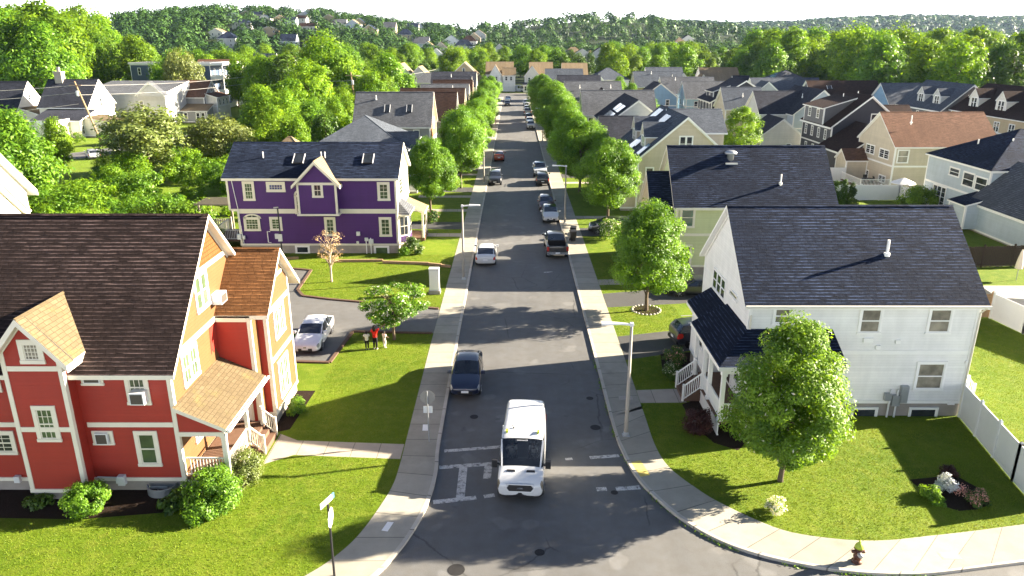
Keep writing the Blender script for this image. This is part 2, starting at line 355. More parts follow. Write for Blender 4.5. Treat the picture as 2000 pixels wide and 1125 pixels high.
# ---------------------------------------------------------------- houses
FOOT = []
class House:
    """All coordinates handed in are metres in the place (world) when rz == 0; they are stored relative to the house's own base."""
    def __init__(s, name, label, cat, x, y, wall, roof, trim=TRIM, group=None, rz=0.0, pane=PANE):
        s.t = thing(name, label, cat, (x, y, 0), rz, group)
        s.inv = Matrix.Translation((-x, -y, 0)) if rz == 0 else None   # rz != 0: local coordinates are handed in
        s.wall, s.roof, s.trim, s.panem = wall, roof, trim, pane
        s.lastroof = None
    def b(s, mb, name, mats, parent=None, smooth=False): return mb.build(name, mats, parent or s.t, smooth, s.inv)
    def roof_quad(s, mb, e0, e1, r1, r0, th=.2):
        """eave e0->e1, ridge r0->r1 (r1 above e1); a slab with shingles on top and trim on its edges."""
        e0, e1, r0, r1 = map(Vector, (e0, e1, r0, r1))
        dirv = (e1 - e0).normalized(); L = lambda p: (p - e0).dot(dirv)
        up = (r0 - e0) - dirv * L(r0)
        upn = up.normalized(); W = lambda p: (p - e0).dot(upn)
        off = random.uniform(0, 40)
        top = [e0, e1, r1, r0]; dn = Vector((0, 0, -th))
        uv = [(L(p) + off, W(p)) for p in top]
        mb.poly(top, 0, uv)
        bot = [p + dn for p in top]
        mb.poly(bot[::-1], 1)
        for i in range(4):
            j = (i + 1) % 4
            if (top[i] - top[j]).length < 1e-4: continue
            mb.poly([bot[i], bot[j], top[j], top[i]], 1)
    def ridgecap(s, mb, a, b):
        a, b = Vector(a), Vector(b); d = (b - a).normalized(); n = d.cross(Vector((0, 0, 1))).normalized()
        L = (b - a).length
        for sg in (-1, 1):
            o = n * sg * .1 + Vector((0, 0, -.07)); z = Vector((0, 0, .035))
            q = [a + z, b + z, b + o + z, a + o + z]
            if sg > 0: q = q[::-1]
            mb.poly(q, 0, [(0, .02), (L, .02), (L, .17), (0, .17)])
    def vol(s, x0, x1, y0, y1, z0, ze, zr, ridge='x', oh=.38, rk=.32, wall=None, roof=None, cor=True, found=None, belt=(), skip=(), ry=None, gable=None, fr=.16, lean=None):
        """one block: walls with gables, roof slabs, corner boards, frieze. skip: faces without wall. ry: ridge position across."""
        wall = wall or s.wall; roof = roof or s.roof
        W = MB(); Rf = MB(); T = MB(); FOOT.append((x0, x1, y0, y1))
        mx, my = (x0 + x1) / 2, (y0 + y1) / 2
        if ry is None: ry = my if ridge == 'x' else mx
        gz = {}
        if ridge in ('x', 'y'):
            if ridge == 'x':
                faces = {'-y': [(x0, y0, z0), (x1, y0, z0), (x1, y0, ze), (x0, y0, ze)], '+y': [(x1, y1, z0), (x0, y1, z0), (x0, y1, ze), (x1, y1, ze)],
                         '+x': [(x1, y0, z0), (x1, y1, z0), (x1, y1, ze), (x1, ry, zr), (x1, y0, ze)], '-x': [(x0, y1, z0), (x0, y0, z0), (x0, y0, ze), (x0, ry, zr), (x0, y1, ze)]}
                s1 = (zr - ze) / (ry - y0); s2 = (zr - ze) / (y1 - ry); c = .05
                a, bq = x0 - rk, x1 + rk
                s.roof_quad(Rf, (a, y0 - oh, ze - oh * s1 + c), (bq, y0 - oh, ze - oh * s1 + c), (bq, ry, zr + c), (a, ry, zr + c), fr)
                s.roof_quad(Rf, (bq, y1 + oh, ze - oh * s2 + c), (a, y1 + oh, ze - oh * s2 + c), (a, ry, zr + c), (bq, ry, zr + c), fr)
                s.ridgecap(Rf, (a, ry, zr + c), (bq, ry, zr + c))
                gp = [((x, y0 - .0, ze), (x, ry, zr), (x, y1, ze)) for x in (x0 - .035, x1 + .035)]
            else:
                faces = {'-y': [(x0, y0, z0), (x1, y0, z0), (x1, y0, ze), (ry, y0, zr), (x0, y0, ze)], '+y': [(x1, y1, z0), (x0, y1, z0), (x0, y1, ze), (ry, y1, zr), (x1, y1, ze)],
                         '+x': [(x1, y0, z0), (x1, y1, z0), (x1, y1, ze), (x1, y0, ze)], '-x': [(x0, y1, z0), (x0, y0, z0), (x0, y0, ze), (x0, y1, ze)]}
                s1 = (zr - ze) / (ry - x0); s2 = (zr - ze) / (x1 - ry); c = .05
                a, bq = y0 - rk, y1 + rk
                s.roof_quad(Rf, (x0 - oh, bq, ze - oh * s1 + c), (x0 - oh, a, ze - oh * s1 + c), (ry, a, zr + c), (ry, bq, zr + c), fr)
                s.roof_quad(Rf, (x1 + oh, a, ze - oh * s2 + c), (x1 + oh, bq, ze - oh * s2 + c), (ry, bq, zr + c), (ry, a, zr + c), fr)
                s.ridgecap(Rf, (ry, a, zr + c), (ry, bq, zr + c))
                gp = [((x0, y, ze), (ry, y, zr), (x1, y, ze)) for y in (y0 - .035, y1 + .035)]
            for A, B, C in gp:      # rake frieze on the gable wall
                for p, q in ((A, B), (B, C)):
                    p, q = Vector(p), Vector(q); T.beam(p - Vector((0, 0, .16)), q - Vector((0, 0, .16)), .06, .2)
        else:
            faces = {'-y': [(x0, y0, z0), (x1, y0, z0), (x1, y0, ze), (x0, y0, ze)], '+y': [(x1, y1, z0), (x0, y1, z0), (x0, y1, ze), (x1, y1, ze)],
                     '+x': [(x1, y0, z0), (x1, y1, z0), (x1, y1, ze), (x1, y0, ze)], '-x': [(x0, y1, z0), (x0, y0, z0), (x0, y0, ze), (x0, y1, ze)]}
            if ridge == 'hip':
                X0, X1, Y0, Y1 = x0 - oh, x1 + oh, y0 - oh, y1 + oh; ins = min(X1 - X0, Y1 - Y0) / 2
                if X1 - X0 >= Y1 - Y0: ra, rb = (X0 + ins, my, zr), (X1 - ins, my, zr)
                else: ra, rb = (mx, Y0 + ins, zr), (mx, Y1 - ins, zr)
                z = ze
                if X1 - X0 >= Y1 - Y0:
                    s.roof_quad(Rf, (X0, Y0, z), (X1, Y0, z), rb, ra, fr); s.roof_quad(Rf, (X1, Y1, z), (X0, Y1, z), ra, rb, fr)
                    s.roof_quad(Rf, (X1, Y0, z), (X1, Y1, z), rb, rb, fr); s.roof_quad(Rf, (X0, Y1, z), (X0, Y0, z), ra, ra, fr)
                    hips = [((X0, Y0, z), ra), ((X0, Y1, z), ra), ((X1, Y0, z), rb), ((X1, Y1, z), rb), (ra, rb)]
                else:
                    s.roof_quad(Rf, (X1, Y0, z), (X1, Y1, z), rb, ra, fr); s.roof_quad(Rf, (X0, Y1, z), (X0, Y0, z), ra, rb, fr)
                    s.roof_quad(Rf, (X0, Y0, z), (X1, Y0, z), ra, ra, fr); s.roof_quad(Rf, (X1, Y1, z), (X0, Y1, z), rb, rb, fr)
                    hips = [((X0, Y0, z), ra), ((X1, Y0, z), ra), ((X0, Y1, z), rb), ((X1, Y1, z), rb), (ra, rb)]
                for p, q in hips:
                    if (Vector(p) - Vector(q)).length > .1: s.ridgecap(Rf, p, q)
            elif ridge == 'flat':
                Rf.box(x0 - oh, x1 + oh, y0 - oh, y1 + oh, ze, zr, 1); Rf.poly([(x0, y0, zr + .01), (x1, y0, zr + .01), (x1, y1, zr + .01), (x0, y1, zr + .01)], 0)
            elif ridge.startswith('shed'):   # high side named: shed+x ...
                hs = ridge[4:]; c = .05
                E = {'+x': [(x0 - oh, y1 + rk), (x0 - oh, y0 - rk), (x1 + .02, y0 - rk), (x1 + .02, y1 + rk)], '-x': [(x1 + oh, y0 - rk), (x1 + oh, y1 + rk), (x0 - .02, y1 + rk), (x0 - .02, y0 - rk)],
                     '+y': [(x0 - rk, y0 - oh), (x1 + rk, y0 - oh), (x1 + rk, y1 + .02), (x0 - rk, y1 + .02)], '-y': [(x1 + rk, y1 + oh), (x0 - rk, y1 + oh), (x0 - rk, y0 - .02), (x1 + rk, y0 - .02)]}[hs]
                wd = (x1 - x0) if 'x' in hs else (y1 - y0); sl = (zr - ze) / wd
                zl = ze - oh * sl + c
                s.roof_quad(Rf, (*E[0], zl), (*E[1], zl), (*E[2], zr + c), (*E[3], zr + c), fr)
                zt = lambda x, y: {'+x': ze + (x - x0) * sl, '-x': ze + (x1 - x) * sl, '+y': ze + (y - y0) * sl, '-y': ze + (y1 - y) * sl}[hs]
                faces = {k: [(p[0], p[1], (z0 if p[2] == z0 else zt(p[0], p[1]))) for p in f] for k, f in faces.items()}
        for k, f in faces.items():
            if k not in skip: W.poly(f, 0)
        if cor:
            wdt = .15
            for (x, sx) in ((x0, 1), (x1, -1)):
                for (y, sy) in ((y0, 1), (y1, -1)):
                    if ridge.startswith('shed'): zt_ = zt(x, y) - .05
                    else: zt_ = ze - .03
                    xa, xb = sorted((x - sx * .035, x + sx * wdt)); ya, yb = sorted((y - sy * .035, y + sy * wdt))
                    T.box(xa, xb, ya, yb, z0 + .01, zt_)
            if ridge in ('x', 'hip', 'flat'):
                T.box(x0 + .16, x1 - .16, y0 - .03, y0 + .02, ze - .27, ze - .05)
            if ridge in ('y', 'hip', 'flat'):
                T.box(x0 - .03, x0 + .02, y0 + .16, y1 - .16, ze - .27, ze - .05); T.box(x1 - .02, x1 + .03, y0 + .16, y1 - .16, ze - .27, ze - .05)
            for zb in belt:
                for f in (('-y', x0 + .16, x1 - .16, y0), ('+y', x0 + .16, x1 - .16, y1)): T.box(f[1], f[2], f[3] - .03, f[3] + .03, zb - .11, zb + .11)
                for x in (x0, x1): T.box(x - .03, x + .03, y0 + .16, y1 - .16, zb - .11, zb + .11)
        wo = s.b(W, 'wall', [wall]); s.lastroof = s.b(Rf, 'roof', [roof, s.trim]); to = s.b(T, 'trim', [s.trim]) if T.f else None
        if found is not None:
            F = MB(); F.box(x0 + .03, x1 - .03, y0 + .03, y1 - .03, -.3, z0 - .004); F.box(x0 - .05, x1 + .05, y0 - .05, y1 + .05, z0 - .14, z0 + .03)
            F.m = [0] * 6 + [1] * 6
            s.b(F, 'foundation', [FOUND if found is True else found, s.trim])
        return wo
    # -- pieces on a wall face.  M(u, d, z): u along the face, d out of it
    def M(s, face, plane):
        return {'-y': lambda u, d, z: (u, plane - d, z), '+y': lambda u, d, z: (u, plane + d, z), '+x': lambda u, d, z: (plane + d, u, z), '-x': lambda u, d, z: (plane - d, u, z)}[face]
    def fbox(s, mb, M, u0, u1, d0, d1, z0, z1, mat=0):
        c = [M(u0, d0, z0), M(u1, d0, z0), M(u1, d1, z0), M(u0, d1, z0), M(u0, d0, z1), M(u1, d0, z1), M(u1, d1, z1), M(u0, d1, z1)]
        mb.hexa(c, mat)
    def win(s, face, plane, u0, u1, z0, z1, style='dh', mun=(2, 2), pane=None, casing=.11, sash=None, name='window', parent=None, trim=None):
        """u0..u1, z0..z1: outside of the casing."""
        if u0 > u1: u0, u1 = u1, u0
        if z0 > z1: z0, z1 = z1, z0
        M = s.M(face, plane); F = MB(); cs = casing; e = .003
        s.fbox(F, M, u0, u1, -.02, .055, z1 - cs, z1); s.fbox(F, M, u0 - .02, u1 + .02, -.02, .075, z0, z0 + cs * .8)
        s.fbox(F, M, u0, u0 + cs, -.02, .05, z0 + cs * .8 + e, z1 - cs - e); s.fbox(F, M, u1 - cs, u1, -.02, .05, z0 + cs * .8 + e, z1 - cs - e)
        a0, a1, b0, b1 = u0 + cs, u1 - cs, z0 + cs * .8, z1 - cs
        units = [(a0, a1)] if style != 'double' else [(a0, (a0 + a1) / 2 - .06), ((a0 + a1) / 2 + .06, a1)]
        if style == 'triple': w3 = (a1 - a0 - .16) / 3; units = [(a0, a0 + w3), (a0 + w3 + .08, a0 + 2 * w3 + .08), (a1 - w3, a1)]
        for k in range(len(units) - 1): s.fbox(F, M, units[k][1] + e, units[k + 1][0] - e, -.02, .048, b0 + e, b1 - e)
        sw = .045
        for (p, q) in units:
            s.fbox(F, M, p + e, p + sw, -.02, .03, b0 + e, b1 - e); s.fbox(F, M, q - sw, q - e, -.02, .03, b0 + e, b1 - e)
            s.fbox(F, M, p + sw, q - sw, -.02, .028, b0 + e, b0 + sw); s.fbox(F, M, p + sw, q - sw, -.02, .028, b1 - sw, b1 - e)
            zm = (b0 + b1) / 2
            if style in ('dh', 'double', 'triple'): s.fbox(F, M, p + sw, q - sw, -.02, .032, zm - .03, zm + .03)
            nx, nz = mun
            for i in range(1, nx): u = p + (q - p) * i / nx; s.fbox(F, M, u - .013, u + .013, -.02, .024, b0 + sw + e, b1 - sw - e)
            rows = nz * 2 if style in ('dh', 'double', 'triple') else nz
            for i in range(1, rows):
                z = b0 + (b1 - b0) * i / rows
                if abs(z - zm) > .04 or style == 'fix': s.fbox(F, M, p + sw + e, q - sw - e, -.02, .021, z - .013, z + .013)
        w = s.b(F, name, [trim or s.trim], parent)
        P = MB()
        for (p, q) in units: s.fbox(P, M, p + .01, q - .01, -.015, .012, b0 + .01, b1 - .01)
        s.b(P, 'pane', [pane or s.panem], w)
        return w
    def winp(s, face, plane, tl, br, **k):
        """the window's casing measured in the photograph, laid on the wall plane."""
        f = on_y if face in ('-y', '+y') else on_x
        (ua, za), (ub, zb) = f(*tl, plane), f(*br, plane)
        return s.win(face, plane, ua, ub, za, zb, **k)
    def band(s, face, plane, u0, u1, z0, z1, d=.035, name='trim_band', mat=None):
        B = MB(); s.fbox(B, s.M(face, plane), u0, u1, -.01, d, z0, z1); return s.b(B, name, [mat or s.trim])
    def row(s, face, plane, u0, u1, n, z0, z1, w=.95, **k):
        for i in range(n):
            u = u0 + (u1 - u0) * (i + .5) / n
            s.win(face, plane, u - w / 2, u + w / 2, z0, z1, **k)
    def door(s, face, plane, u0, u1, z0, z1, mat=None):
        M = s.M(face, plane); D = MB()
        s.fbox(D, M, u0 - .1, u0, -.01, .06, z0, z1 + .1); s.fbox(D, M, u1, u1 + .1, -.01, .06, z0, z1 + .1); s.fbox(D, M, u0 + .003, u1 - .003, -.01, .058, z1, z1 + .1)
        s.fbox(D, M, u0 + .003, u1 - .003, -.01, .03, z0, z1 - .003, 1)
        d = s.b(D, 'door', [s.trim, mat or DOORM])
        P = MB(); s.fbox(P, M, u0 + .18, u1 - .18, 0, .04, z0 + .95, z1 - .18); s.b(P, 'pane', [PANE], d)
        Hn = MB(); s.fbox(Hn, M, u1 - .12, u1 - .07, 0, .09, z0 + .95, z0 + 1.1); s.b(Hn, 'handle', [METAL], d)
    def railing(s, pts, h=.9, mat=None, sp=.14, posts=True):
        R_ = MB(); mat = mat or s.trim
        for a, b in zip(pts, pts[1:]):
            a, b = Vector(a), Vector(b); L = (b - a).length; z = Vector((0, 0, 1))
            R_.beam(a + z * h, b + z * h, .07, .06); R_.beam(a + z * .1, b + z * .1, .05, .05)
            n = max(2, int(L / sp))
            for i in range(1, n): p = a.lerp(b, i / n); R_.beam(p + z * .12, p + z * (h - .03), .035, .035)
        if posts:
            for p in pts: p = Vector(p); R_.box(p.x - .05, p.x + .05, p.y - .05, p.y + .05, p.z, p.z + h + .12)
        return s.b(R_, 'railing', [mat])
    def post(s, x, y, z0, z1, w=.16):
        P = MB(); P.box(x - w / 2, x + w / 2, y - w / 2, y + w / 2, z0, z1); P.box(x - w * .7, x + w * .7, y - w * .7, y + w * .7, z0 + .001, z0 + .12); P.box(x - w * .7, x + w * .7, y - w * .7, y + w * .7, z1 - .14, z1 - .002)
        return s.b(P, 'porch_post', [s.trim])
    def pipe(s, x, y, z, h=.6, r=.06, lean=0.0, roof=None):
        P = MB(); P.tube([(x, y, z - .3), (x, y, z + h)], r, 8); P.tube([(x, y, z - .12), (x, y, z + .06)], r * 2.2, 8)
        return s.b(P, 'vent_pipe', [WHITE], roof or s.lastroof)
    def skylight(s, c, u, v, n, roof=None):
        """c centre, u/v half vectors in the roof plane, n its normal."""
        c, u, v, n = map(Vector, (c, u, v, n)); K = MB()
        q = lambda a, b, h: c + u * a + v * b + n * h
        K.hexa([q(-1, -1, -.05), q(1, -1, -.05), q(1, 1, -.05), q(-1, 1, -.05), q(-1, -1, .12), q(1, -1, .12), q(1, 1, .12), q(-1, 1, .12)])
        k = s.b(K, 'skylight', [DARK], roof or s.lastroof)
        K = MB(); K.hexa([q(-.8, -.85, 0), q(.8, -.85, 0), q(.8, .85, 0), q(-.8, .85, 0), q(-.8, -.85, .13), q(.8, -.85, .13), q(.8, .85, .13), q(-.8, .85, .13)])
        s.b(K, 'skylight_pane', [PANE], roof or s.lastroof)
        
        for a in (1.05, -1.05): F = MB(); F.beam(q(a, -1, .1), q(a, 1, .1), .07, .1); s.b(F, 'skylight_rail', [GALV], roof or s.lastroof)
    def solar(s, c, u, v, n, nu=1, nv=1, roof=None):
        c, u, v, n = map(Vector, (c, u, v, n))
        for i in range(nu):
            for j in range(nv):
                K = MB(); g = .96
                a0, a1, b0, b1 = -1 + 2 * i / nu, -1 + 2 * (i + 1) / nu, -1 + 2 * j / nv, -1 + 2 * (j + 1) / nv
                q = lambda a, b, h: c + u * a * g + v * b * g + n * h
                K.hexa([q(a0, b0, .05), q(a1, b0, .05), q(a1, b1, .05), q(a0, b1, .05), q(a0, b0, .12), q(a1, b0, .12), q(a1, b1, .12), q(a0, b1, .12)])
                s.b(K, 'solar_panel', [SOLAR], roof or s.lastroof)
    def dormer(s, face, plane, uc, w, z0, ze, zr, depth, wall=None, roof=None, win=True):
        """gabled dormer looking out of `face`, its front at `plane`."""
        wall = wall or s.wall; roof = roof or s.roof
        M = s.M(face, plane); a, b_ = uc - w / 2, uc + w / 2; W = MB(); Rf = MB()
        W.poly([M(a, 0, z0), M(b_, 0, z0), M(b_, 0, ze), M(uc, 0, zr), M(a, 0, ze)])
        for u in (a, b_): W.poly([M(u, 0, z0), M(u, -depth, z0), M(u, -depth, ze), M(u, 0, ze)])
        o, c = .18, .04
        sl = (zr - ze) / (w / 2)
        s.roof_quad(Rf, M(a - o, o, ze - o * sl + c), M(a - o, -depth, ze - o * sl + c), M(uc, -depth, zr + c), M(uc, o, zr + c), .12)
        s.roof_quad(Rf, M(b_ + o, -depth, ze - o * sl + c), M(b_ + o, o, ze - o * sl + c), M(uc, o, zr + c), M(uc, -depth, zr + c), .12)
        d = s.b(W, 'dormer', [wall]); s.b(Rf, 'dormer_roof', [roof, s.trim], d)
        T = MB()
        for u in (a, b_): s.fbox(T, M, u - .05, u + .05, -.05, .03, z0, ze)
        s.b(T, 'trim', [s.trim], d)
        if win: s.win(face, plane, uc - w * .33, uc + w * .33, z0 + .1, ze - .05, style='double', mun=(1, 1), parent=None)
        return d
SOLAR = glass_mat('solar_panel_glass', (.10, .17, .24), .12, .9)
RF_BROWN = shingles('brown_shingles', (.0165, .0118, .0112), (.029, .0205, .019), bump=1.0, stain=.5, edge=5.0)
RF_RUST = shingles('reddish_brown_shingles', (.095, .043, .018), (.15, .072, .031), bump=1.0, stain=.6, edge=1.8)
RF_TAN = shingles('tan_shingles', (.100, .076, .045), (.135, .105, .064), bump=.5, stain=.15, moss=(.13, .12, .035))
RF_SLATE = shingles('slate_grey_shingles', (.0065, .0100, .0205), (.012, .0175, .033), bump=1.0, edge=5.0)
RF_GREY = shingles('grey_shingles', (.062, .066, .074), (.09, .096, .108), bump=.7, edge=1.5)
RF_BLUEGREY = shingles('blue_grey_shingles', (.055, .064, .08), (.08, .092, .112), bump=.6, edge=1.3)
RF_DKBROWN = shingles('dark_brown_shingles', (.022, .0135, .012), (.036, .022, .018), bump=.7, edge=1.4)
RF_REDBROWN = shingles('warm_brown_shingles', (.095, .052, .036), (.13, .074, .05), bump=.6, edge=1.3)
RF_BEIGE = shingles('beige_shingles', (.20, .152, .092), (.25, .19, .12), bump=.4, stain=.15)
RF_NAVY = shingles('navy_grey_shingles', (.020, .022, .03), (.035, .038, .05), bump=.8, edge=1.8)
SD_RED = siding('red_clapboard', (.31, .026, .015))
SD_YEL = siding('yellow_clapboard', (.145, .070, .026), .17)
SD_PUR = siding('purple_clapboard', (.058, .012, .125))
SD_WHITE = siding('white_clapboard', (.77, .76, .73))
SD_CREAMW = siding('off_white_clapboard', (.70, .66, .58))
SD_GREEN = siding('pale_green_clapboard', (.50, .53, .30))
SD_BEIGE = siding('beige_clapboard', (.52, .45, .34))
SD_TAN = siding('tan_clapboard', (.46, .36, .22))
SD_GREY = siding('grey_clapboard', (.27, .27, .27))
SD_LGREY = siding('light_grey_clapboard', (.5, .5, .48))
SD_BLUE = siding('pale_blue_clapboard', (.42, .48, .53))
SD_MBLUE = siding('mid_blue_clapboard', (.22, .36, .52))
SD_TEAL = siding('light_teal_clapboard', (.42, .60, .66))
SD_NAVY = siding('dark_navy_clapboard', (.03, .032, .045))
SD_CHAR = siding('charcoal_clapboard', (.10, .10, .11))
SD_OLIVE = siding('olive_clapboard', (.33, .34, .22))
SD_BROWNSH = siding('brown_cedar_shingle', (.36, .17, .07), .2)
SD_DKBLUE = siding('dark_blue_clapboard', (.06, .09, .15))
SD_SCALLOP = shingles('scalloped_yellow_shingles', (.115, .053, .019), (.135, .062, .022), row=.2, width=.28, stain=0, bump=.6)

def ac_unit(H, face, plane, u0, u1, z0, z1, label, d=.42, mat=None):
    M = H.M(face, plane); A = MB(); H.fbox(A, M, u0, u1, .02, d, z0, z1)
    H.fbox(A, M, u0 + .05, u1 - .05, d - .01, d + .012, z0 + .05, z1 - .06, 1)
    return solo(A, 'air_conditioner', [mat or GALV, DARKGRILL], label, 'air conditioner', 'air conditioners of the red house')
DARKGRILL = plain('dark_grille', (.07, .06, .05), .6, .3, var=.3, scale=30)
# ---------------------------------------------------------------- plants
LEAF = leaf_mat('maple_leaves', (.045, .125, .008), (.185, .345, .024), .44, hv=.0, vv=.16)
LEAF_Y = leaf_mat('yellow_green_leaves', (.06, .145, .008), (.225, .37, .026), .42, hv=.0, vv=.1)
LEAF_D = leaf_mat('dark_green_leaves', (.028, .07, .008), (.085, .16, .014), .3)
LEAF_F = leaf_mat('forest_leaves', (.05, .125, .009), (.215, .35, .022), .44, .2, vv=.4)
LEAF_O = leaf_mat('olive_leaves', (.07, .10, .02), (.17, .21, .05), .3)
LEAF_FAR = leaf_mat('far_wood_leaves', (.011, .032, .014), (.062, .135, .026), .12, .1)
LEAF_RED = leaf_mat('dark_red_leaves', (.03, .008, .008), (.08, .022, .016), .25)
LEAF_DEAD = leaf_mat('dry_tan_leaves', (.40, .27, .14), (.56, .43, .26), .25, .1)
BLOSSOM = leaf_mat('white_blossom', (.55, .55, .42), (.78, .76, .68), .3, .1)
PINKBL = leaf_mat('pink_flowers', (.5, .2, .18), (.75, .42, .38), .3, .1)
SILVER = leaf_mat('silver_leaves', (.36, .40, .46), (.6, .62, .68), .25, .1)
ORANGE = leaf_mat('orange_red_flowers', (.6, .10, .04), (.75, .22, .08), .3, .1)
def leaf_mesh(name, c, nrm, size, var, mats, midx=None, aspect=.75):
    n = len(c); nrm = nrm / (np.linalg.norm(nrm, axis=1, keepdims=True) + 1e-9)
    r = RNG.normal(size=(n, 3)); t1 = np.cross(nrm, r); t1 /= (np.linalg.norm(t1, axis=1, keepdims=True) + 1e-9); t2 = np.cross(nrm, t1)
    s = size[:, None]
    v = np.empty((n, 4, 3)); v[:, 0] = c - t1 * s; v[:, 1] = c - t2 * s * aspect * .6 + nrm * s * .12; v[:, 2] = c + t1 * s; v[:, 3] = c + t2 * s * aspect * .6 + nrm * s * .12
    me = bpy.data.meshes.new(name)
    me.vertices.add(n * 4); me.vertices.foreach_set('co', v.reshape(-1).astype(np.float32))
    me.loops.add(n * 4); me.loops.foreach_set('vertex_index', np.arange(n * 4, dtype=np.int32))
    me.polygons.add(n); me.polygons.foreach_set('loop_start', np.arange(n, dtype=np.int32) * 4); me.polygons.foreach_set('loop_total', np.full(n, 4, dtype=np.int32))
    for m in mats: me.materials.append(m)
    if midx is not None: me.polygons.foreach_set('material_index', midx.astype(np.int32))
    at = me.attributes.new('var', 'FLOAT', 'FACE'); at.data.foreach_set('value', var.astype(np.float32))
    me.update(calc_edges=True); return me
def blade_mat(name):
    t = NT(name); t.set(.6, .2); at = t.n('ShaderNodeAttribute', attribute_name='var'); co = t.coord('Object')
    big = t.noise(co, .16, 4, .6); mid = t.noise(co, .9, 5, .7); dry = t.noise(co, .38, 5, .75)
    c = t.mix(at.outputs['Fac'], (.06, .105, .004), (.165, .232, .007))
    c = t.mix(t.ramp(big, [(.38, 0.0), (.62, .6)]), c, (.185, .235, .014)); c = t.mix(t.ramp(mid, [(.48, 0.0), (.66, .75)]), c, (.06, .125, .007)); c = t.mix(t.ramp(dry, [(.52, 0.0), (.68, .7)]), c, (.27, .265, .05))
    t.color(c); tr = t.n('ShaderNodeBsdfTranslucent'); t.l(t.mix(1.0, c, (1.4, 1.3, .6), 'MULTIPLY'), tr.inputs[0]); mx = t.n('ShaderNodeMixShader'); mx.inputs[0].default_value = .3
    t.l(t.b.outputs[0], mx.inputs[1]); t.l(tr.outputs[0], mx.inputs[2]); t.l(mx.outputs[0], t.out.inputs[0]); return t.m
PROFILE = {   # crown half width against height 0..1
    'maple': [(0, .25), (.08, .72), (.22, .98), (.38, 1.0), (.55, .86), (.72, .62), (.86, .36), (1, .08)],
    'oval': [(0, .3), (.12, .75), (.35, 1.0), (.6, .98), (.8, .75), (.93, .42), (1, .1)],
    'round': [(0, .35), (.15, .8), (.45, 1.0), (.7, .93), (.88, .62), (1, .12)],
    'spread': [(0, .2), (.25, .55), (.5, .9), (.75, 1.0), (.92, .7), (1, .2)],
    'cone': [(0, .9), (.1, 1.0), (.4, .72), (.7, .4), (1, .05)],
    'shrub': [(0, .8), (.3, 1.0), (.6, .95), (.85, .65), (1, .2)],
}
def crown_points(prof, rx, z0, z1, nclump, nleaf, clump_r, fill=.55, flat=.75, gaps=.0, lump=.0):
    zs = [p[0] for p in PROFILE[prof]]; ws = [p[1] for p in PROFILE[prof]]
    C = []; Nn = []; V = []; lob = RNG.uniform(0, 6.28, 3)
    tries = 0; cl = []
    while len(cl) < nclump and tries < nclump * 30:
        tries += 1
        t = RNG.uniform(.02, .98); w = np.interp(t, zs, ws)
        if RNG.uniform() > w + .15: continue
        a = RNG.uniform(0, 6.283); rr = w * (RNG.uniform(fill, 1.0) if RNG.uniform() < .86 else RNG.uniform(0, fill))
        rr *= 1 + lump * (math.sin(2 * a + lob[0] + 3 * t) * .5 + math.sin(3 * a + lob[1] - 5 * t) * .5)
        cl.append((rr * rx * math.cos(a), rr * rx * math.sin(a), z0 + (z1 - z0) * t))
    for p in cl:
        p = np.array(p); r = clump_r * RNG.uniform(.6, 1.25); k = int(nleaf * RNG.uniform(.6, 1.3))
        d = RNG.normal(size=(k, 3)); d /= np.linalg.norm(d, axis=1, keepdims=True)
        rad_ = r * RNG.uniform(.35, 1.08, size=(k, 1)) ** .7
        q = p + d * rad_ * np.array([1, 1, flat]); C.append(q)
        out = (p - np.array([0, 0, (z0 * .6 + z1 * .4)])); out = out / (np.linalg.norm(out) + 1e-6)
        Nn.append(d * .7 + out * .5 + np.array([0, 0, .55]) + RNG.normal(scale=.55, size=(k, 3)))
        V.append(np.clip(RNG.normal(RNG.uniform(.12, .82), .17, k), 0, 1))
    return np.concatenate(C), np.concatenate(Nn), np.concatenate(V), cl
def trunk_mb(h, r, cl, z0, nl=9, lean=0.0):
    T = MB(); top = z0 + (h - z0) * .62
    pts = [(0, 0, -.15), (0.02, 0, .25), (lean * .5, .03, z0 * .6 + .3), (lean, 0, z0 + .3), (lean * 1.2, .05, top)]
    T.tube(pts, [r * 1.35, r, r * .86, r * .72, r * .22], 8)
    for p in (random.sample(cl, min(nl, len(cl))) if cl else []):
        zb = min(top * .95, max(z0 * .75, p[2] - abs(random.gauss(1.0, .4)) * .25 * (h - z0)))
        b = Vector((lean, 0, zb)); e = Vector(p); m = b.lerp(e, .5) + Vector((0, 0, .06 * (h - z0)))
        T.tube([b, m, e], [r * .4, r * .24, r * .07], 5)
    return T
def tree_proto(name, label, cat, h, rx, z0, prof='maple', nclump=90, nleaf=130, leaf=.12, clump=.9, mat=LEAF, r=.14, group=None, extra=None, lump=.12, nl=9, flat=.75, fill=.55, bark=None, lean=0.0):
    root = thing(name, label, cat, group=group)
    c, n, v, cl = crown_points(prof, rx * .9, z0 + clump * .5, h - clump * .35, nclump, nleaf, clump, fill, flat, lump=lump)
    mats = [mat]; mi = None
    if extra:
        mats.append(extra[0]); mi = (RNG.uniform(size=len(c)) < extra[1]).astype(np.int32)
    me = leaf_mesh('crown', c, n, leaf * RNG.uniform(.65, 1.3, len(c)), v, mats, mi)
    o = bpy.data.objects.new('crown', me); COL.objects.link(o); o.parent = root
    if r: trunk_mb(h, r, cl, z0, nl, lean).build('trunk', bark or BARK, root, True)
    return root
def put(proto, x, y, s=1.0, rz=None, label=None, group=None, z=0.0, sz=None, used=set()):
    rz = random.uniform(0, 6.28) if rz is None else rz
    sc = (s, s, sz or s)
    if proto.name not in used:
        used.add(proto.name); proto.location = (x, y, z); proto.rotation_euler = (0, 0, rz); proto.scale = sc
        if label: proto['label'] = label
        if group: proto['group'] = group
        return proto
    return copy_tree(proto, loc=(x, y, z), rz=rz, scale=sc, label=label, group=group)
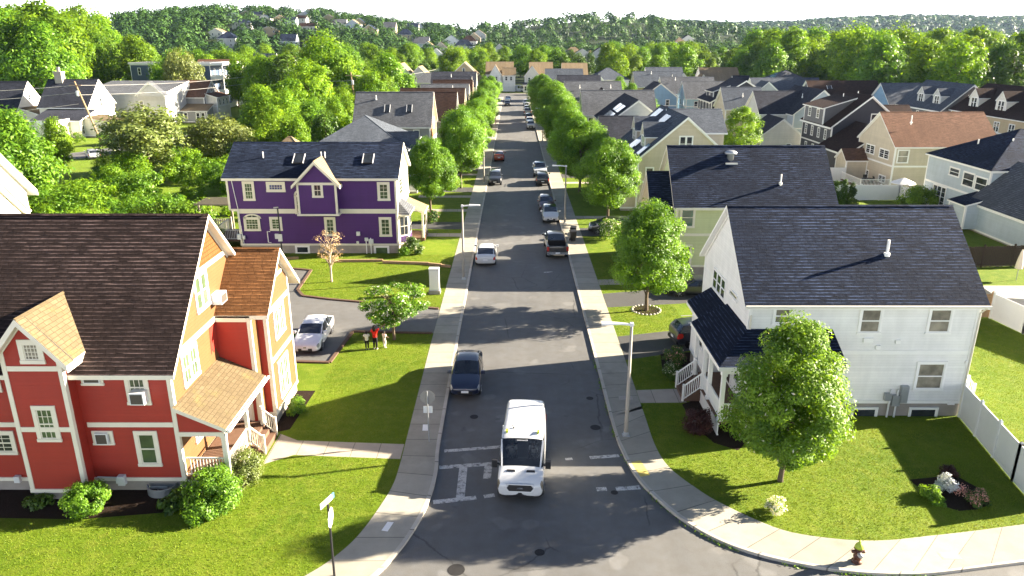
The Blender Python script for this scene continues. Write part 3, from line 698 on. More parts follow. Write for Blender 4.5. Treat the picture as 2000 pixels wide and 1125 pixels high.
def bush(name, label, x, y, rx, h, mat=LEAF_D, nclump=22, nleaf=90, leaf=.06, clump=None, prof='shrub', extra=None, z=.1, group=None, cat='bush', flat=.85, fill=.6, lump=.15, sq=1.0, stem=None):
    c, n, v, cl = crown_points(prof, rx * .85, h * .08, h * .86, nclump, nleaf, clump or rx * .33, fill, flat, lump=lump)
    mats = [mat]; mi = None
    if extra: mats.append(extra[0]); mi = ((RNG.uniform(size=len(c)) < extra[1]) & (c[:, 2] > h * .3)).astype(np.int32)
    me = leaf_mesh(name, c, n, leaf * RNG.uniform(.65, 1.3, len(c)), v, mats, mi)
    o = bpy.data.objects.new(name, me); COL.objects.link(o); o.location = (x, y, z); o.rotation_euler = (0, 0, random.uniform(0, 6))
    o.scale = (1, sq, 1)
    tag(o, label, cat, group)
    if stem:
        for s_ in [stem]: trunk_mb(h * .8, s_, cl, h * .2, 6).build('stem', BARK, o, True)
    return o
def in_poly(P, poly):
    x, y = P[:, 0], P[:, 1]; ins = np.zeros(len(P), bool); n = len(poly); j = n - 1
    for i in range(n):
        xi, yi = poly[i]; xj, yj = poly[j]
        c = ((yi > y) != (yj > y)) & (x < (xj - xi) * (y - yi) / (yj - yi + 1e-12) + xi)
        ins ^= c; j = i
    return ins
# ---------------------------------------------------------------- vehicles (nose towards +y in their own frame)
TYRE = plain('tyre_rubber', (.014, .014, .015), .85, .2, var=.2)
RIM = plain('alloy_rim', (.42, .43, .45), .35, .5, .7, var=.1)
CGLASS = glass_mat('car_glass', (.012, .015, .02), .04, 1.0)
CGLASS_T = glass_mat('clear_car_glass', (.012, .016, .02), .03, 1.0, see=.42)
LAMP = plain('headlight_lens', (.26, .27, .28), .12, .8, var=.15, scale=20)
LAMP_D = plain('smoked_headlight_lens', (.14, .12, .09), .12, .8, var=.5, scale=9)
TAIL = plain('tail_light_lens', (.42, .02, .012), .2, .7, var=.1)
PLATE = plain('number_plate', (.68, .69, .70), .4, .4, var=.05)
CHROME = plain('chrome', (.65, .66, .68), .18, .5, .9, var=.05)
SEAT = plain('seat_cloth', (.10, .10, .10), .8, .2, var=.2)
# station: (y, z bottom, belt z, roof z or None, half width)
SHAPES = {
 'sedan': dict(W=1.84, st=[(2.42, .42, .58, None, .62), (2.36, .30, .70, None, .78), (2.1, .24, .80, None, .88), (1.55, .22, .90, None, .91), (1.08, .22, .96, 1.0, .92), (.30, .22, .96, 1.42, .92), (-.45, .22, .97, 1.48, .92), (-1.25, .22, .98, 1.44, .92), (-2.02, .22, 1.0, 1.06, .90), (-2.22, .26, 1.0, None, .88), (-2.38, .32, .95, None, .82), (-2.44, .45, .80, None, .70)], wheels=(1.42, -1.40), r=.335),
 'hatch': dict(W=1.75, st=[(2.24, .40, .56, None, .58), (2.18, .28, .70, None, .74), (1.95, .22, .84, None, .84), (1.55, .20, .94, None, .87), (1.12, .20, 1.0, 1.04, .875), (.10, .20, 1.0, 1.44, .875), (-.5, .20, 1.02, 1.49, .875), (-1.1, .20, 1.04, 1.44, .87), (-1.95, .24, 1.06, 1.18, .84), (-2.16, .28, 1.04, None, .78), (-2.22, .42, .8, None, .68)], wheels=(1.36, -1.34), r=.32),
 'suv': dict(W=1.88, st=[(2.32, .46, .70, None, .66), (2.27, .34, .88, None, .82), (2.0, .28, 1.0, None, .91), (1.5, .27, 1.06, None, .94), (1.1, .27, 1.1, 1.13, .94), (.42, .27, 1.1, 1.60, .94), (-.3, .27, 1.11, 1.68, .94), (-1.5, .27, 1.13, 1.66, .94), (-1.95, .28, 1.14, 1.58, .93), (-2.26, .32, 1.12, 1.18, .90), (-2.34, .44, .92, None, .80)], wheels=(1.40, -1.38), r=.37),
 'minivan': dict(W=1.98, st=[(2.50, .42, .66, None, .70), (2.44, .30, .84, None, .86), (2.1, .22, .98, None, .96), (1.75, .22, 1.06, 1.09, .98), (.75, .22, 1.06, 1.64, .99), (-.3, .22, 1.07, 1.76, .99), (-1.8, .22, 1.08, 1.72, .99), (-2.2, .24, 1.1, 1.64, .98), (-2.5, .3, 1.06, 1.14, .94), (-2.58, .42, .86, None, .84)], wheels=(1.5, -1.5), r=.35),
 'pickup': dict(W=2.0, bed=(-.98, -2.86), st=[(2.92, .56, .86, None, .80), (2.86, .42, 1.05, None, .93), (2.5, .36, 1.14, None, .98), (1.72, .36, 1.2, None, 1.0), (1.42, .36, 1.22, 1.25, 1.0), (.72, .36, 1.22, 1.80, 1.0), (-.1, .36, 1.22, 1.88, 1.0), (-.72, .36, 1.22, 1.84, 1.0), (-.93, .36, 1.22, 1.26, 1.0), (-2.9, .42, 1.24, None, 1.0), (-2.96, .5, 1.2, None, .97)], wheels=(1.85, -1.75), r=.40),
 'van': dict(W=2.06, st=[(2.98, .52, .78, None, .74), (2.93, .36, .98, None, .93), (2.72, .30, 1.14, None, 1.0), (2.3, .30, 1.28, None, 1.02), (2.02, .30, 1.36, 1.40, 1.02), (1.02, .30, 1.42, 2.34, 1.03), (.72, .30, 1.44, 2.49, 1.03), (0.0, .30, 1.46, 2.53, 1.03), (-1.4, .30, 1.46, 2.54, 1.03), (-2.8, .30, 1.46, 2.52, 1.03), (-2.96, .34, 1.46, 2.44, 1.01), (-3.0, .45, 1.2, 2.2, .97)], wheels=(1.95, -1.72), r=.36),
}
def vehicle(kind, name, label, cat, x, y, rz, color, dark_roof=False, plate=True, clear=False, group=None, trimc=None):
    sh = SHAPES[kind]; st = sh['st']; root = thing(name, label, cat, (x, y, 0), rz, group)
    van = kind == 'van'
    rings = []; cab = [s_[3] is not None for s_ in st]
    for (yy, zb, zt, zr, w) in st:
        k = w / (sh['W'] / 2)
        low = zr is None or zr < zt + .12
        inb = sh.get('bed') and sh['bed'][1] - .02 < yy < sh['bed'][0]
        if low:
            top = [(w * .90, zt + .015), (w * .62, zt + .05), (0, zt + .07)] if zr is None else [(w * .84, zr), (w * .6, zr + .035), (0, zr + .05)]
        else:
            wr = w * (.90 if van else .76); top = [(wr, zr - .07), (wr * .86, zr), (0, zr + .03)]
        zm = zb + (zt - zb) * .55
        rings.append([(0, zb), (w * .86, zb), (w * .97, zb + .12), (w, zm), (w * .965, zt)] + top)
    nb = 8
    body, ws, rw, sg, dk, pil = MB(), MB(), MB(), MB(), MB(), MB(); hl = {1: MB(), -1: MB()}; tl_ = {1: MB(), -1: MB()}; ns = len(st)
    P = lambda i, k, sx: (sx * rings[i][k][0], st[i][0], rings[i][k][1])
    hi = [i for i in range(len(st)) if st[i][3] and st[i][3] >= st[i][2] + .12]
    fi, li = hi[0], hi[-1]; cow = fi - 1; dek = li + 1
    for i in range(len(st) - 1):
        for sx in (1, -1):
            for k in range(nb - 1):
                q = [P(i, k, sx), P(i, k + 1, sx), P(i + 1, k + 1, sx), P(i + 1, k, sx)]
                if sx < 0: q = q[::-1]
                tgt = body
                if k == 4 and cow <= i < dek and not (van and i >= 7) and not (kind == 'pickup' and i >= li): tgt = sg
                if k in (5, 6):
                    if i == cow: tgt = ws
                    elif i == li and not van: tgt = rw
                    elif dark_roof and fi <= i < li: tgt = dk
                if sh.get('bed') and k >= 5 and i == li + 1: continue
                if i == 1 and k in (3, 4): tgt = hl[sx]
                if i >= ns - 3 and k == 3 and not van and not sh.get('bed'): tgt = tl_[sx]
                tgt.poly(q)
    for i, rev in ((0, 0), (len(st) - 1, 1)):
        f = [P(i, k, 1) for k in range(nb)] + [P(i, k, -1) for k in range(nb - 2, 0, -1)]
        body.poly(f if rev else f[::-1])
    if sh.get('bed'):
        y0, y1 = st[li + 1][0], st[li + 2][0]; w = 1.0; zt = 1.24
        B = MB(); B.box(-w * .82, w * .82, y1 + .08, y0 - .02, .72, .76); B.m = [0] * 6
        bw = MB()
        for sx in (1, -1): bw.box(min(sx * .83, sx * .955), max(sx * .83, sx * .955), y1 + .02, y0, .7, 1.265)
        bw.box(-.9, .9, y1 - .03, y1 + .08, .6, 1.26); bw.box(-.83, .83, y0 - .05, y0 + .02, .7, 1.3); bw.build('bed_wall', paint('paint_%s_%s' % (kind, '_'.join('%.3f' % q for q in color)), color), root)
        B.box(-.829, -.80, y1 + .08, y0 - .06, .72, 1.22); B.box(.80, .829, y1 + .08, y0 - .06, .72, 1.22)
        B.build('cargo_bed', DARK, root)
    # pillars follow the glass edges
    W = st[fi][4]
    for sx in (1, -1):
        o = Vector((-sx * .015, 0, -.012))
        pil.beam(Vector(P(cow, 5, sx)) + o, Vector(P(fi, 5, sx)) + o, .07, .05)
        if not van: pil.beam(Vector(P(li, 5, sx)) + o, Vector(P(dek, 5, sx)) + o, .08, .05)
        mids = [fi + 1] if not van else [fi, 7]
        if kind in ('suv', 'minivan'): mids.append(li - 1)
        for m in mids: pil.beam(Vector(P(m, 4, sx)) + o, Vector(P(m, 5, sx)) + o, .05, .09, up=(0, 1, 0))
    pm = paint('paint_%s_%s' % (kind, '_'.join('%.3f' % q for q in color)), color)
    bo = body.build('body', pm, root, True, None, 1 if sh.get('bed') else 2); pil.build('pillars', pm, root, True)
    for sx in (1, -1):
        hl[sx].build('headlight', LAMP_D if van else LAMP, root, True, None, 2)
        if tl_[sx].f: tl_[sx].build('tail_light', TAIL, root, True, None, 2)
    g = CGLASS_T if clear else CGLASS
    ws.build('windscreen', g, root, True, None, 2)
    if rw.f: rw.build('rear_window', CGLASS, root, True, None, 2)
    for sx in (1, -1):
        m = MB()
        for f in sg.f:
            pts = [sg.v[j] for j in f]
            if sum(p[0] for p in pts) * sx > 0: m.poly(pts)
        if m.f: m.build('side_window', CGLASS, root, True, None, 2)
    if dk.f: dk.build('glass_roof', CGLASS, root, True, None, 2)
    # wheels, arches
    R_ = sh['r']; Wd = sh['W'] / 2
    for wy in sh['wheels']:
        for sx in (1, -1):
            cx = sx * (Wd - .15)
            A = MB(); A.tube([(sx * (Wd - .25), wy, R_ + .03), (sx * (Wd - .02), wy, R_ + .03)], R_ + .07, 18); A.build('wheel_arch', DARK, root)
            T = MB(); T.tube([(cx - sx * .12, wy, R_), (cx + sx * .08, wy, R_), (cx + sx * .115, wy, R_)], [R_, R_, R_ * .9], 18)
            t = T.build('wheel', TYRE, root, True)
            Rm = MB(); Rm.tube([(cx + sx * .1, wy, R_), (cx + sx * .119, wy, R_)], R_ * .64, 14)
            for a in range(5):
                th = a * 2 * math.pi / 5; Rm.beam((cx + sx * .117, wy, R_), (cx + sx * .117, wy + math.cos(th) * R_ * .6, R_ + math.sin(th) * R_ * .6), .02, .07, up=(1, 0, 0))
            Rm.build('rim', RIM, t)
    # nose
    yf = st[1][0]; zl = st[1][2]; wn = st[1][4]
    for sx in (1, -1):
        M = MB(); my = st[cow][0] - .18; mz = st[cow][2] + .1
        M.hexa([(sx * (Wd - .03), my - .05, mz - .06), (sx * (Wd + .2), my - .07, mz - .06), (sx * (Wd + .2), my + .06, mz - .06), (sx * (Wd - .03), my + .1, mz - .06), (sx * (Wd - .03), my - .05, mz + .1), (sx * (Wd + .18), my - .07, mz + .1), (sx * (Wd + .18), my + .04, mz + .1), (sx * (Wd - .03), my + .08, mz + .1)])
        if van:
            M = MB(); M.box(*sorted((sx * 1.06, sx * 1.29)), 1.72, 1.9, 1.25, 1.62); M.beam((sx * .98, 1.8, 1.4), (sx * 1.1, 1.82, 1.42), .08, .08)
        M.build('mirror', DARK if (van or trimc) else pm, root)
        T = MB(); e = st[-1]; e2 = st[-2]; zt = e2[2]
        if kind == 'pickup': T.box(*sorted((sx * .78, sx * .985)), -2.985, -2.8, .82, 1.2)
        elif van: T.box(*sorted((sx * .9, sx * 1.0)), -3.02, -2.9, .9, 1.6)
        if T.f: T.build('tail_light', TAIL, root)
    zb = st[0][1]
    G_ = MB()
    if van:
        G_.hexa([(-.42, 2.9, .70), (.42, 2.9, .70), (.5, 2.93, .84), (-.5, 2.93, .84), (-.46, 3.02, .70), (.46, 3.02, .70), (.56, 3.0, .84), (-.56, 3.0, .84)])
        G_.hexa([(-.56, 2.9, .845), (.56, 2.9, .845), (.46, 2.9, 1.0), (-.46, 2.9, 1.0), (-.56, 3.0, .845), (.56, 3.0, .845), (.46, 2.975, 1.0), (-.46, 2.975, 1.0)])
        G_.build('grille', DARK, root)
        C = MB()
        fr_ = [(-.5, .66), (.5, .66), (.63, .85), (.52, 1.04), (-.52, 1.04), (-.63, .85)]
        for a, b_ in zip(fr_, fr_[1:] + fr_[:1]): C.beam((a[0], 2.985, a[1]), (b_[0], 2.985, b_[1]), .05, .045, up=(0, 1, 0))
        C.build('grille_frame', GALV, root)
        O = MB(); pts = [(.13 * math.cos(t), .05 * math.sin(t)) for t in [i * math.pi / 8 for i in range(16)]]
        O.poly([(p[0], 3.025, .86 + p[1]) for p in pts]); O.poly([(p[0] * .2 - .05, 3.028, .86 + p[1] * .5) for p in pts]); O.build('badge', CHROME, root)
        Bp = MB(); cv = [(-1.03, 2.35), (-.99, 2.62), (-.86, 2.80), (-.55, 2.93), (0, 2.97), (.55, 2.93), (.86, 2.80), (.99, 2.62), (1.03, 2.35)]
        for (xa, ya), (xb, yb) in zip(cv, cv[1:]):
            Bp.poly([(xa, ya, .33), (xb, yb, .33), (xb, yb + .01, .60), (xa, ya + .01, .60)]); Bp.poly([(xa, ya + .01, .60), (xb, yb + .01, .60), (xb * .93, yb - .12, .64), (xa * .93, ya - .12, .64)]); Bp.poly([(xa, ya, .33), (xb, yb, .33), (xb * .9, yb - .3, .31), (xa * .9, ya - .3, .31)])
        Bp.build('bumper', DARK, root)
        for sx in (1, -1): V = MB(); V.hexa([(sx * .24, 2.36, 1.26), (sx * .62, 2.34, 1.24), (sx * .60, 2.24, 1.28), (sx * .26, 2.26, 1.3), (sx * .24, 2.37, 1.35), (sx * .62, 2.35, 1.34), (sx * .60, 2.24, 1.37), (sx * .26, 2.26, 1.38)]); V.build('hood_vent', DARK, root)
        Rb = MB()
        Wp = MB(); Wp.beam((-.75, 2.0, 1.43), (-.15, 1.9, 1.5), .03, .02); Wp.build('wiper', DARK, root); Wp = MB(); Wp.beam((.05, 2.0, 1.43), (.65, 1.9, 1.5), .03, .02); Wp.build('wiper', DARK, root)
        for rx in (-.72, -.36, 0, .36, .72): Rb.beam((rx, .45, 2.515 - abs(rx) * .05), (rx, -2.6, 2.515 - abs(rx) * .05), .05, .03)
        Rb.build('roof_rib', pm, root)
        for sx in (1, -1):
            Ml = MB(); Ml.box(sx * .70 - .05, sx * .70 + .05, .55, .75, 2.47, 2.58); Ml.build('marker_light', MARKER, root)
        An = MB(); An.tube([(.42, .35, 2.54), (.5, .2, 2.62)], .015, 5); An.tube([(.42, .35, 2.52), (.42, .35, 2.56)], .04, 8); An.build('antenna', DARK, root)
        Bn = MB(); y_, z_ = 1.09, 2.28
        for t in range(9): Bn.box(-.24 + t * .055, -.24 + t * .055 + .035, 1.112, 1.125, 2.265, 2.31 + (.02 if t in (0, 1) else 0))
        Bn.build('windscreen_lettering', WHITE, root)
        Ds = MB(); Ds.hexa([(-.9, 1.2, 1.3), (.9, 1.2, 1.3), (.9, 1.95, 1.25), (-.9, 1.95, 1.25), (-.9, 1.25, 1.38), (.9, 1.25, 1.38), (.9, 1.9, 1.36), (-.9, 1.9, 1.36)]); Ds.build('dashboard', DARK, root)
        for sx in (1, -1):
            Se = MB(); Se.box(sx * .5 - .26, sx * .5 + .26, .25, .8, .7, .95); Se.box(sx * .5 - .25, sx * .5 + .25, .12, .28, .9, 1.6); Se.box(sx * .5 - .13, sx * .5 + .13, .13, .24, 1.62, 1.85); Se.build('seat', SEAT, root)
        sw = MB(); ring = [(.5 + .19 * math.cos(t), 1.12 + .09 * math.sin(t), 1.5 + .17 * math.sin(t)) for t in [i * math.pi / 8 for i in range(17)]]; sw.tube([(-p[0] + 0, p[1], p[2]) for p in ring], .018, 6, caps=False); sw.build('steering_wheel', DARK, root)
    else:
        zg = st[1][1]
        G_.hexa([(-wn * .55, yf - .06, zg + .03), (wn * .55, yf - .06, zg + .03), (wn * .55, yf + .045, zg + .03), (-wn * .55, yf + .045, zg + .03), (-wn * .66, yf - .06, zg + .24), (wn * .66, yf - .06, zg + .24), (wn * .56, yf + .06, zg + .24), (-wn * .56, yf + .06, zg + .24)])
        if kind in ('suv', 'pickup'): G_.box(-wn * .5, wn * .5, yf - .05, st[0][0] + .012, zl - .3, zl - .06)
        G_.build('grille', DARK, root)
        if kind == 'pickup':
            Bp = MB(); Bp.box(-.95, .95, -3.1, -2.94, .5, .72); Bp.build('rear_bumper', CHROME, root)
        elif kind == 'suv':
            Bp = MB(); Bp.box(-.8, .8, st[-1][0] - .03, st[-1][0] + .12, .36, .56); Bp.build('rear_bumper', DARK, root)
            for sx in (1, -1):
                Rr = MB(); Rr.tube([(sx * .66, .3, 1.70), (sx * .66, -1.6, 1.74)], .025, 6); Rr.build('roof_rail', METAL, root)
        if kind in ('sedan', 'hatch'):
            Em = MB(); Em.box(-.09, .09, st[0][0] - .02, st[0][0] + .03, zl - .12, zl - .05); Em.build('badge', CHROME, root)
    if plate and not van:
        Pl = MB(); Pl.box(-.2, .2, st[0][0] + .035, st[0][0] + .055, .46, .58); Pl.box(-.2, .2, st[-1][0] - (.16 if kind == 'pickup' else .04), st[-1][0] - (.14 if kind == 'pickup' else .02), .6, .73)
        Pl.build('number_plate', PLATE, root)
    if clear and not van:
        for sx in (1, -1):
            Se = MB(); Se.box(sx * .38 - .24, sx * .38 + .24, -.35, .2, .5, .72); Se.hexa([(sx * .38 - .23, -.5, .7), (sx * .38 + .23, -.5, .7), (sx * .38 + .23, -.32, .7), (sx * .38 - .23, -.32, .7), (sx * .38 - .2, -.66, 1.22), (sx * .38 + .2, -.66, 1.22), (sx * .38 + .2, -.54, 1.22), (sx * .38 - .2, -.54, 1.22)]); Se.build('seat', SEAT, root)
    return root
MARKER = plain('amber_green_marker', (.35, .42, .03), .3, .5, var=.1)

# ---------------------------------------------------------------- people
SKIN = plain('brown_skin', (.12, .065, .04), .6, .35, var=.1)
HAIR = plain('black_hair', (.008, .007, .007), .6, .3, var=.3, scale=20)
def skin_obj(name, verts, edges, radii, mat, parent, rootv=0, sub=1):
    me = bpy.data.meshes.new(name); me.from_pydata(verts, edges, []); me.materials.append(mat)
    o = bpy.data.objects.new(name, me); COL.objects.link(o)
    if parent is not None: o.parent = parent
    sk = o.modifiers.new('skin', 'SKIN'); sk.use_smooth_shade = True
    lay = me.skin_vertices[0].data if me.skin_vertices else None
    if lay is None:
        bm_ = __import__('bmesh').new(); bm_.from_mesh(me); bm_.verts.layers.skin.verify(); bm_.to_mesh(me); bm_.free(); lay = me.skin_vertices[0].data
    for i, r in enumerate(radii): lay[i].radius = (r, r) if not isinstance(r, tuple) else r; lay[i].use_root = (i == rootv)
    su = o.modifiers.new('smooth', 'SUBSURF'); su.levels = sub; su.render_levels = sub
    return o
def person(label, x, y, rz, H, top, trousers, shoes, arms, seated=False, hair_long=False, z=.1, group=None):
    """standing figure facing +y in its own frame; arms: for each side (elbow, wrist) offsets in body heights."""
    root = thing('person', label, 'person', (x, y, z), rz, group); h = H
    V = []; E_ = []; R_ = []
    def add(p, r, par=None):
        V.append(tuple(c * h for c in p)); R_.append(r * h if not isinstance(r, tuple) else tuple(a * h for a in r)); i = len(V) - 1
        if par is not None: E_.append((par, i))
        return i
    pel = add((0, 0, .52), (.085, .06)); sp = add((0, .005, .64), (.075, .052), pel); ch = add((0, 0, .75), (.09, .058), sp); nk = add((0, 0, .835), .032, ch)
    hd0 = add((0, .012, .875), .045, nk); hd = add((0, .015, .925), .058, hd0); add((0, .012, .97), .045, hd); add((0, .072, .915), .011, hd)
    for sx in (1, -1): add((sx * .06, .01, .92), .011, hd)
    hands = []
    for sx, (el, wr) in zip((1, -1), arms):
        s_ = add((sx * .105, 0, .80), .042, ch); e = add((el[0], el[1], el[2]), .028, s_); w = add(wr, .018, e)
        d = (Vector(wr) - Vector(el)).normalized(); a = d.cross(Vector((0, 1, 0))).normalized()
        if a.length < .1: a = Vector((1, 0, 0))
        pm = add(tuple(Vector(wr) + d * .035), (.024, .014), w)
        for f, (o_, L) in enumerate(((-.016, .036), (-.006, .042), (.005, .04), (.015, .031))):
            b0 = Vector(wr) + d * .055 + a * o_; k1 = add(tuple(b0), .0065, pm); k2 = add(tuple(b0 + d * L * .55), .006, k1); add(tuple(b0 + d * L + Vector((0, .006, -.004))), .005, k2)
        add(tuple(Vector(wr) + d * .03 + a * -.032), .007, pm)
    for sx in (1, -1):
        if seated: hp = add((sx * .055, .03, .50), .06, pel); kn = add((sx * .06, .25, .50), .042, hp); an = add((sx * .06, .27, .26), .026, kn); add((sx * .06, .34, .24), .024, an)
        else: hp = add((sx * .052, 0, .48), .062, pel); kn = add((sx * .055, .012, .275), .042, hp); an = add((sx * .055, -.01, .045), .026, kn); add((sx * .06, .06, .022), .022, an)
    skin_obj('body', V, E_, R_, SKIN, root)
    # clothes follow the same bones, a little wider
    V, E_, R_ = [], [], []
    hem = add((0, 0, .465), (.104, .082)); pel = add((0, 0, .53), (.102, .08), hem); sp = add((0, .0, .64), (.09, .074), pel); ch = add((0, -.006, .755), (.114, .098), sp); add((0, -.004, .828), .056, ch)
    for sx, (el, wr) in zip((1, -1), arms):
        s_ = add((sx * .108, 0, .795), .056, ch); add(tuple(Vector((sx * .108, 0, .80)).lerp(Vector(el), .75)), .036, s_)
    skin_obj('shirt', V, E_, R_, top, root)
    V, E_, R_ = [], [], []
    top_ = add((0, 0, .56), (.09, .066)); pel = add((0, 0, .525), (.094, .07), top_)
    for sx in (1, -1):
        if seated: hp = add((sx * .055, .03, .50), .068, pel); add((sx * .06, .25, .50), .05, hp)
        else: hp = add((sx * .052, 0, .47), .07, pel); kn = add((sx * .055, .012, .28), .05, hp); add((sx * .055, -.008, .07), .034, kn)
    skin_obj('trousers', V, E_, R_, trousers, root)
    Hm = MB(); Hm.ball((0, -.006 * h, .937 * h), .068 * h, 12, 8, sz=1.0)
    if hair_long: Hm.ball((0, -.045 * h, .86 * h), .075 * h, 10, 7, sx=1.0, sy=.55, sz=1.75)
    Hm.build('hair', HAIR, root, True)
    if not seated:
        for sx in (1, -1):
            S_ = MB(); S_.ball((sx * .058 * h, .03 * h, .022 * h), .06 * h, 8, 6, sx=.5, sy=1.0, sz=.42); S_.build('shoe', shoes, root, True)
    return root
# ---------------------------------------------------------------- the setting: ground, road, pavements, lawns
ASPH = asphalt('worn_asphalt', .098)
ASPH_D = asphalt('driveway_asphalt', .05, True)
DRIVE_T = asphalt('old_pale_driveway', .10, True)
CONC = concrete('pavement_concrete', (.29, .272, .225))
CONC_W = concrete('garden_walk_concrete', (.33, .29, .24), 1.3)
KERBM = concrete('kerb_granite', (.40, .37, .32), 2.6)
GRASS = grass_mat('lawn_grass', (.075, .13, .005), (.115, .17, .007), (.165, .195, .022))
FIELD = grass_mat('rough_field', (.09, .15, .008), (.13, .20, .012), (.17, .21, .035), .6)
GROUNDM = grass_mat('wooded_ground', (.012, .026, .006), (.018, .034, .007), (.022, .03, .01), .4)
def hill(x, y):
    g = lambda cx, cy, sx, sy, h: h * math.exp(-((x - cx) / sx) ** 2 - ((y - cy) / sy) ** 2)
    h = g(-270, 760, 190, 260, 31) + g(-190, 900, 110, 220, 9) + g(-520, 900, 230, 300, 9) + g(70, 1050, 170, 240, 33) + g(260, 1150, 170, 240, 24)
    r = 1 / (1 + math.exp(-(y - 1900) / 160))
    h += r * (52 + 14 * math.sin(x / 330 + 1) + 10 * math.sin(x / 143) + max(0, (x - 150)) * .03) * (.35 + .65 / (1 + math.exp(-(x - 250) / 110)))
    return .1 + h * min(1, max(0, (y - 430) / 200))
def build_setting():
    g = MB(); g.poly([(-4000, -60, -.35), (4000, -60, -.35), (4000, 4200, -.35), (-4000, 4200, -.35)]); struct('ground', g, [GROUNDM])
    r = MB(); r.poly([(-120, -40, 0), (120, -40, 0), (120, 281, 0), (-120, 281, 0)]); struct('road', r, [ASPH])
    t = MB()
    xs = [-1900 + i * 38 for i in range(101)]; ys = [281, 330, 380, 430] + [430 + 32 * i for i in range(1, 26)] + [1230 + 60 * i for i in range(1, 26)]
    t.v = [(x, y, hill(x, y)) for y in ys for x in xs]; n = len(xs)
    for j in range(len(ys) - 1):
        for i in range(n - 1):
            t.f.append((j * n + i, j * n + i + 1, (j + 1) * n + i + 1, (j + 1) * n + i)); t.m.append(0); t.uv.append([(0, 0)] * 4)
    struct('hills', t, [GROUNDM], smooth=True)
    Lk = [(-3.5, 262), (-3.55, 120), (-3.65, 45), (-3.62, 33), (-3.5, 30), (-3.55, 28.3), (-3.72, 26.8), (-4.12, 25.1), (-4.63, 23.7), (-5.07, 22.83), (-6.3, 21.1), (-9, 19.0), (-15, 17.4), (-22, 17.0), (-60, 16.8)]
    Lo = [(-5.3, 262), (-5.35, 120), (-5.4, 45), (-5.32, 33), (-5.31, 30.2), (-5.37, 28.7), (-5.64, 27.2), (-6.21, 25.1), (-6.92, 23.7), (-7.73, 22.7), (-9.3, 21.2), (-11.5, 20.2), (-16, 19.3), (-23, 18.9), (-60, 18.8)]
    Rk = [(4.95, 262), (5.0, 120), (5.08, 45), (5.12, 34.3), (5.26, 31.5), (5.61, 29.3), (6.23, 27.62), (7.06, 26.1), (8.2, 24.8), (9.56, 23.93), (11.12, 23.35), (12.71, 22.98), (14.46, 22.85), (16.05, 22.96), (19.5, 23.54), (23, 24.05), (27, 24.7), (60, 30)]
    Ro = [(6.9, 262), (6.95, 120), (6.95, 45), (6.95, 35.7), (6.96, 32), (7.3, 29.98), (8.28, 28.14), (9.0, 27.2), (10.2, 26.0), (11.31, 25.28), (13.17, 24.85), (14.8, 24.81), (16.56, 25.07), (18.6, 25.4), (21, 25.85), (24.4, 26.4), (28, 27.0), (60, 32.2)]
    def fine(p, q, n=10):
        out = [];  # smooth both edges together
        for a, b in ((p, q),):
            m = len(a)
            for i in range(m - 1):
                k = n if (Vector(a[i]) - Vector(a[i + 1])).length < 12 else 24
                for j in range(k):
                    t_ = j / k
                    f = lambda A: [.5 * ((2 * A[i][c]) + (-A[max(i - 1, 0)][c] + A[i + 1][c]) * t_ + (2 * A[max(i - 1, 0)][c] - 5 * A[i][c] + 4 * A[i + 1][c] - A[min(i + 2, m - 1)][c]) * t_ ** 2 + (-A[max(i - 1, 0)][c] + 3 * A[i][c] - 3 * A[i + 1][c] + A[min(i + 2, m - 1)][c]) * t_ ** 3) for c in (0, 1)]
                    lin = lambda A: [A[i][c] + (A[i + 1][c] - A[i][c]) * t_ for c in (0, 1)]
                    far = k == 24
                    out.append((lin(a) if far else f(a), lin(b) if far else f(b)))
            out.append((list(a[-1]), list(b[-1])))
        return out
    edges = {}
    for side, (k, o) in (('west', (Lk, Lo)), ('east', (Rk, Ro))):
        ed = fine(k, o); S_, K_ = MB(), MB(); d = 0
        for (a, b), (a2, b2) in zip(ed, ed[1:]):
            a, b, a2, b2 = map(Vector, (a, b, a2, b2)); L = ((a2 - a).length + (b2 - b).length) / 2
            ka = a.lerp(b, .17 / max(.3, (b - a).length)); ka2 = a2.lerp(b2, .17 / max(.3, (b2 - a2).length))
            q = [(ka.x, ka.y, .118), (b.x, b.y, .118), (b2.x, b2.y, .118), (ka2.x, ka2.y, .118)]
            S_.poly(q, 0, [(.17, d), (1.8, d), (1.8, d + L), (.17, d + L)])
            K_.poly([(a.x, a.y, .126), (ka.x, ka.y, .126), (ka2.x, ka2.y, .126), (a2.x, a2.y, .126)], 0, [(0, d), (.17, d), (.17, d + L), (0, d + L)])
            K_.poly([(a.x, a.y, -.05), (a.x, a.y, .126), (a2.x, a2.y, .126), (a2.x, a2.y, -.05)], 0, [(0, d), (.17, d), (.17, d + L), (0, d + L)])
            K_.poly([(ka.x, ka.y, .1), (ka.x, ka.y, .126), (ka2.x, ka2.y, .126), (ka2.x, ka2.y, .1)], 0, [(0, d), (.17, d), (.17, d + L), (0, d + L)])
            d += L
        struct('sidewalk', S_, [CONC]); struct('kerb', K_, [KERBM])
        edges[side] = [(e[1][0], e[1][1]) for e in ed]
    lw = MB(); pts = edges['west']; lw.poly([(x, y, .105) for x, y in pts] + [(-260, 18.8, .105), (-260, 262, .105)]); struct('lawn', lw, [GRASS])
    le = MB(); pts = edges['east']; le.poly([(x, y, .105) for x, y in pts] + [(260, 60, .105), (260, 262, .105)]); struct('lawn', le, [GRASS])
    fw = MB(); fw.prism([(-250, 40), (-30.5, 40), (-30.5, 62), (-29, 110), (-28, 258), (-250, 258)], .09, .112); struct('field', fw, [FIELD])
    fl = MB(); fl.prism([(-260, 281.2), (260, 281.2), (260, 330), (-260, 330)], 0, .18); struct('far_lawn', fl, [FIELD])
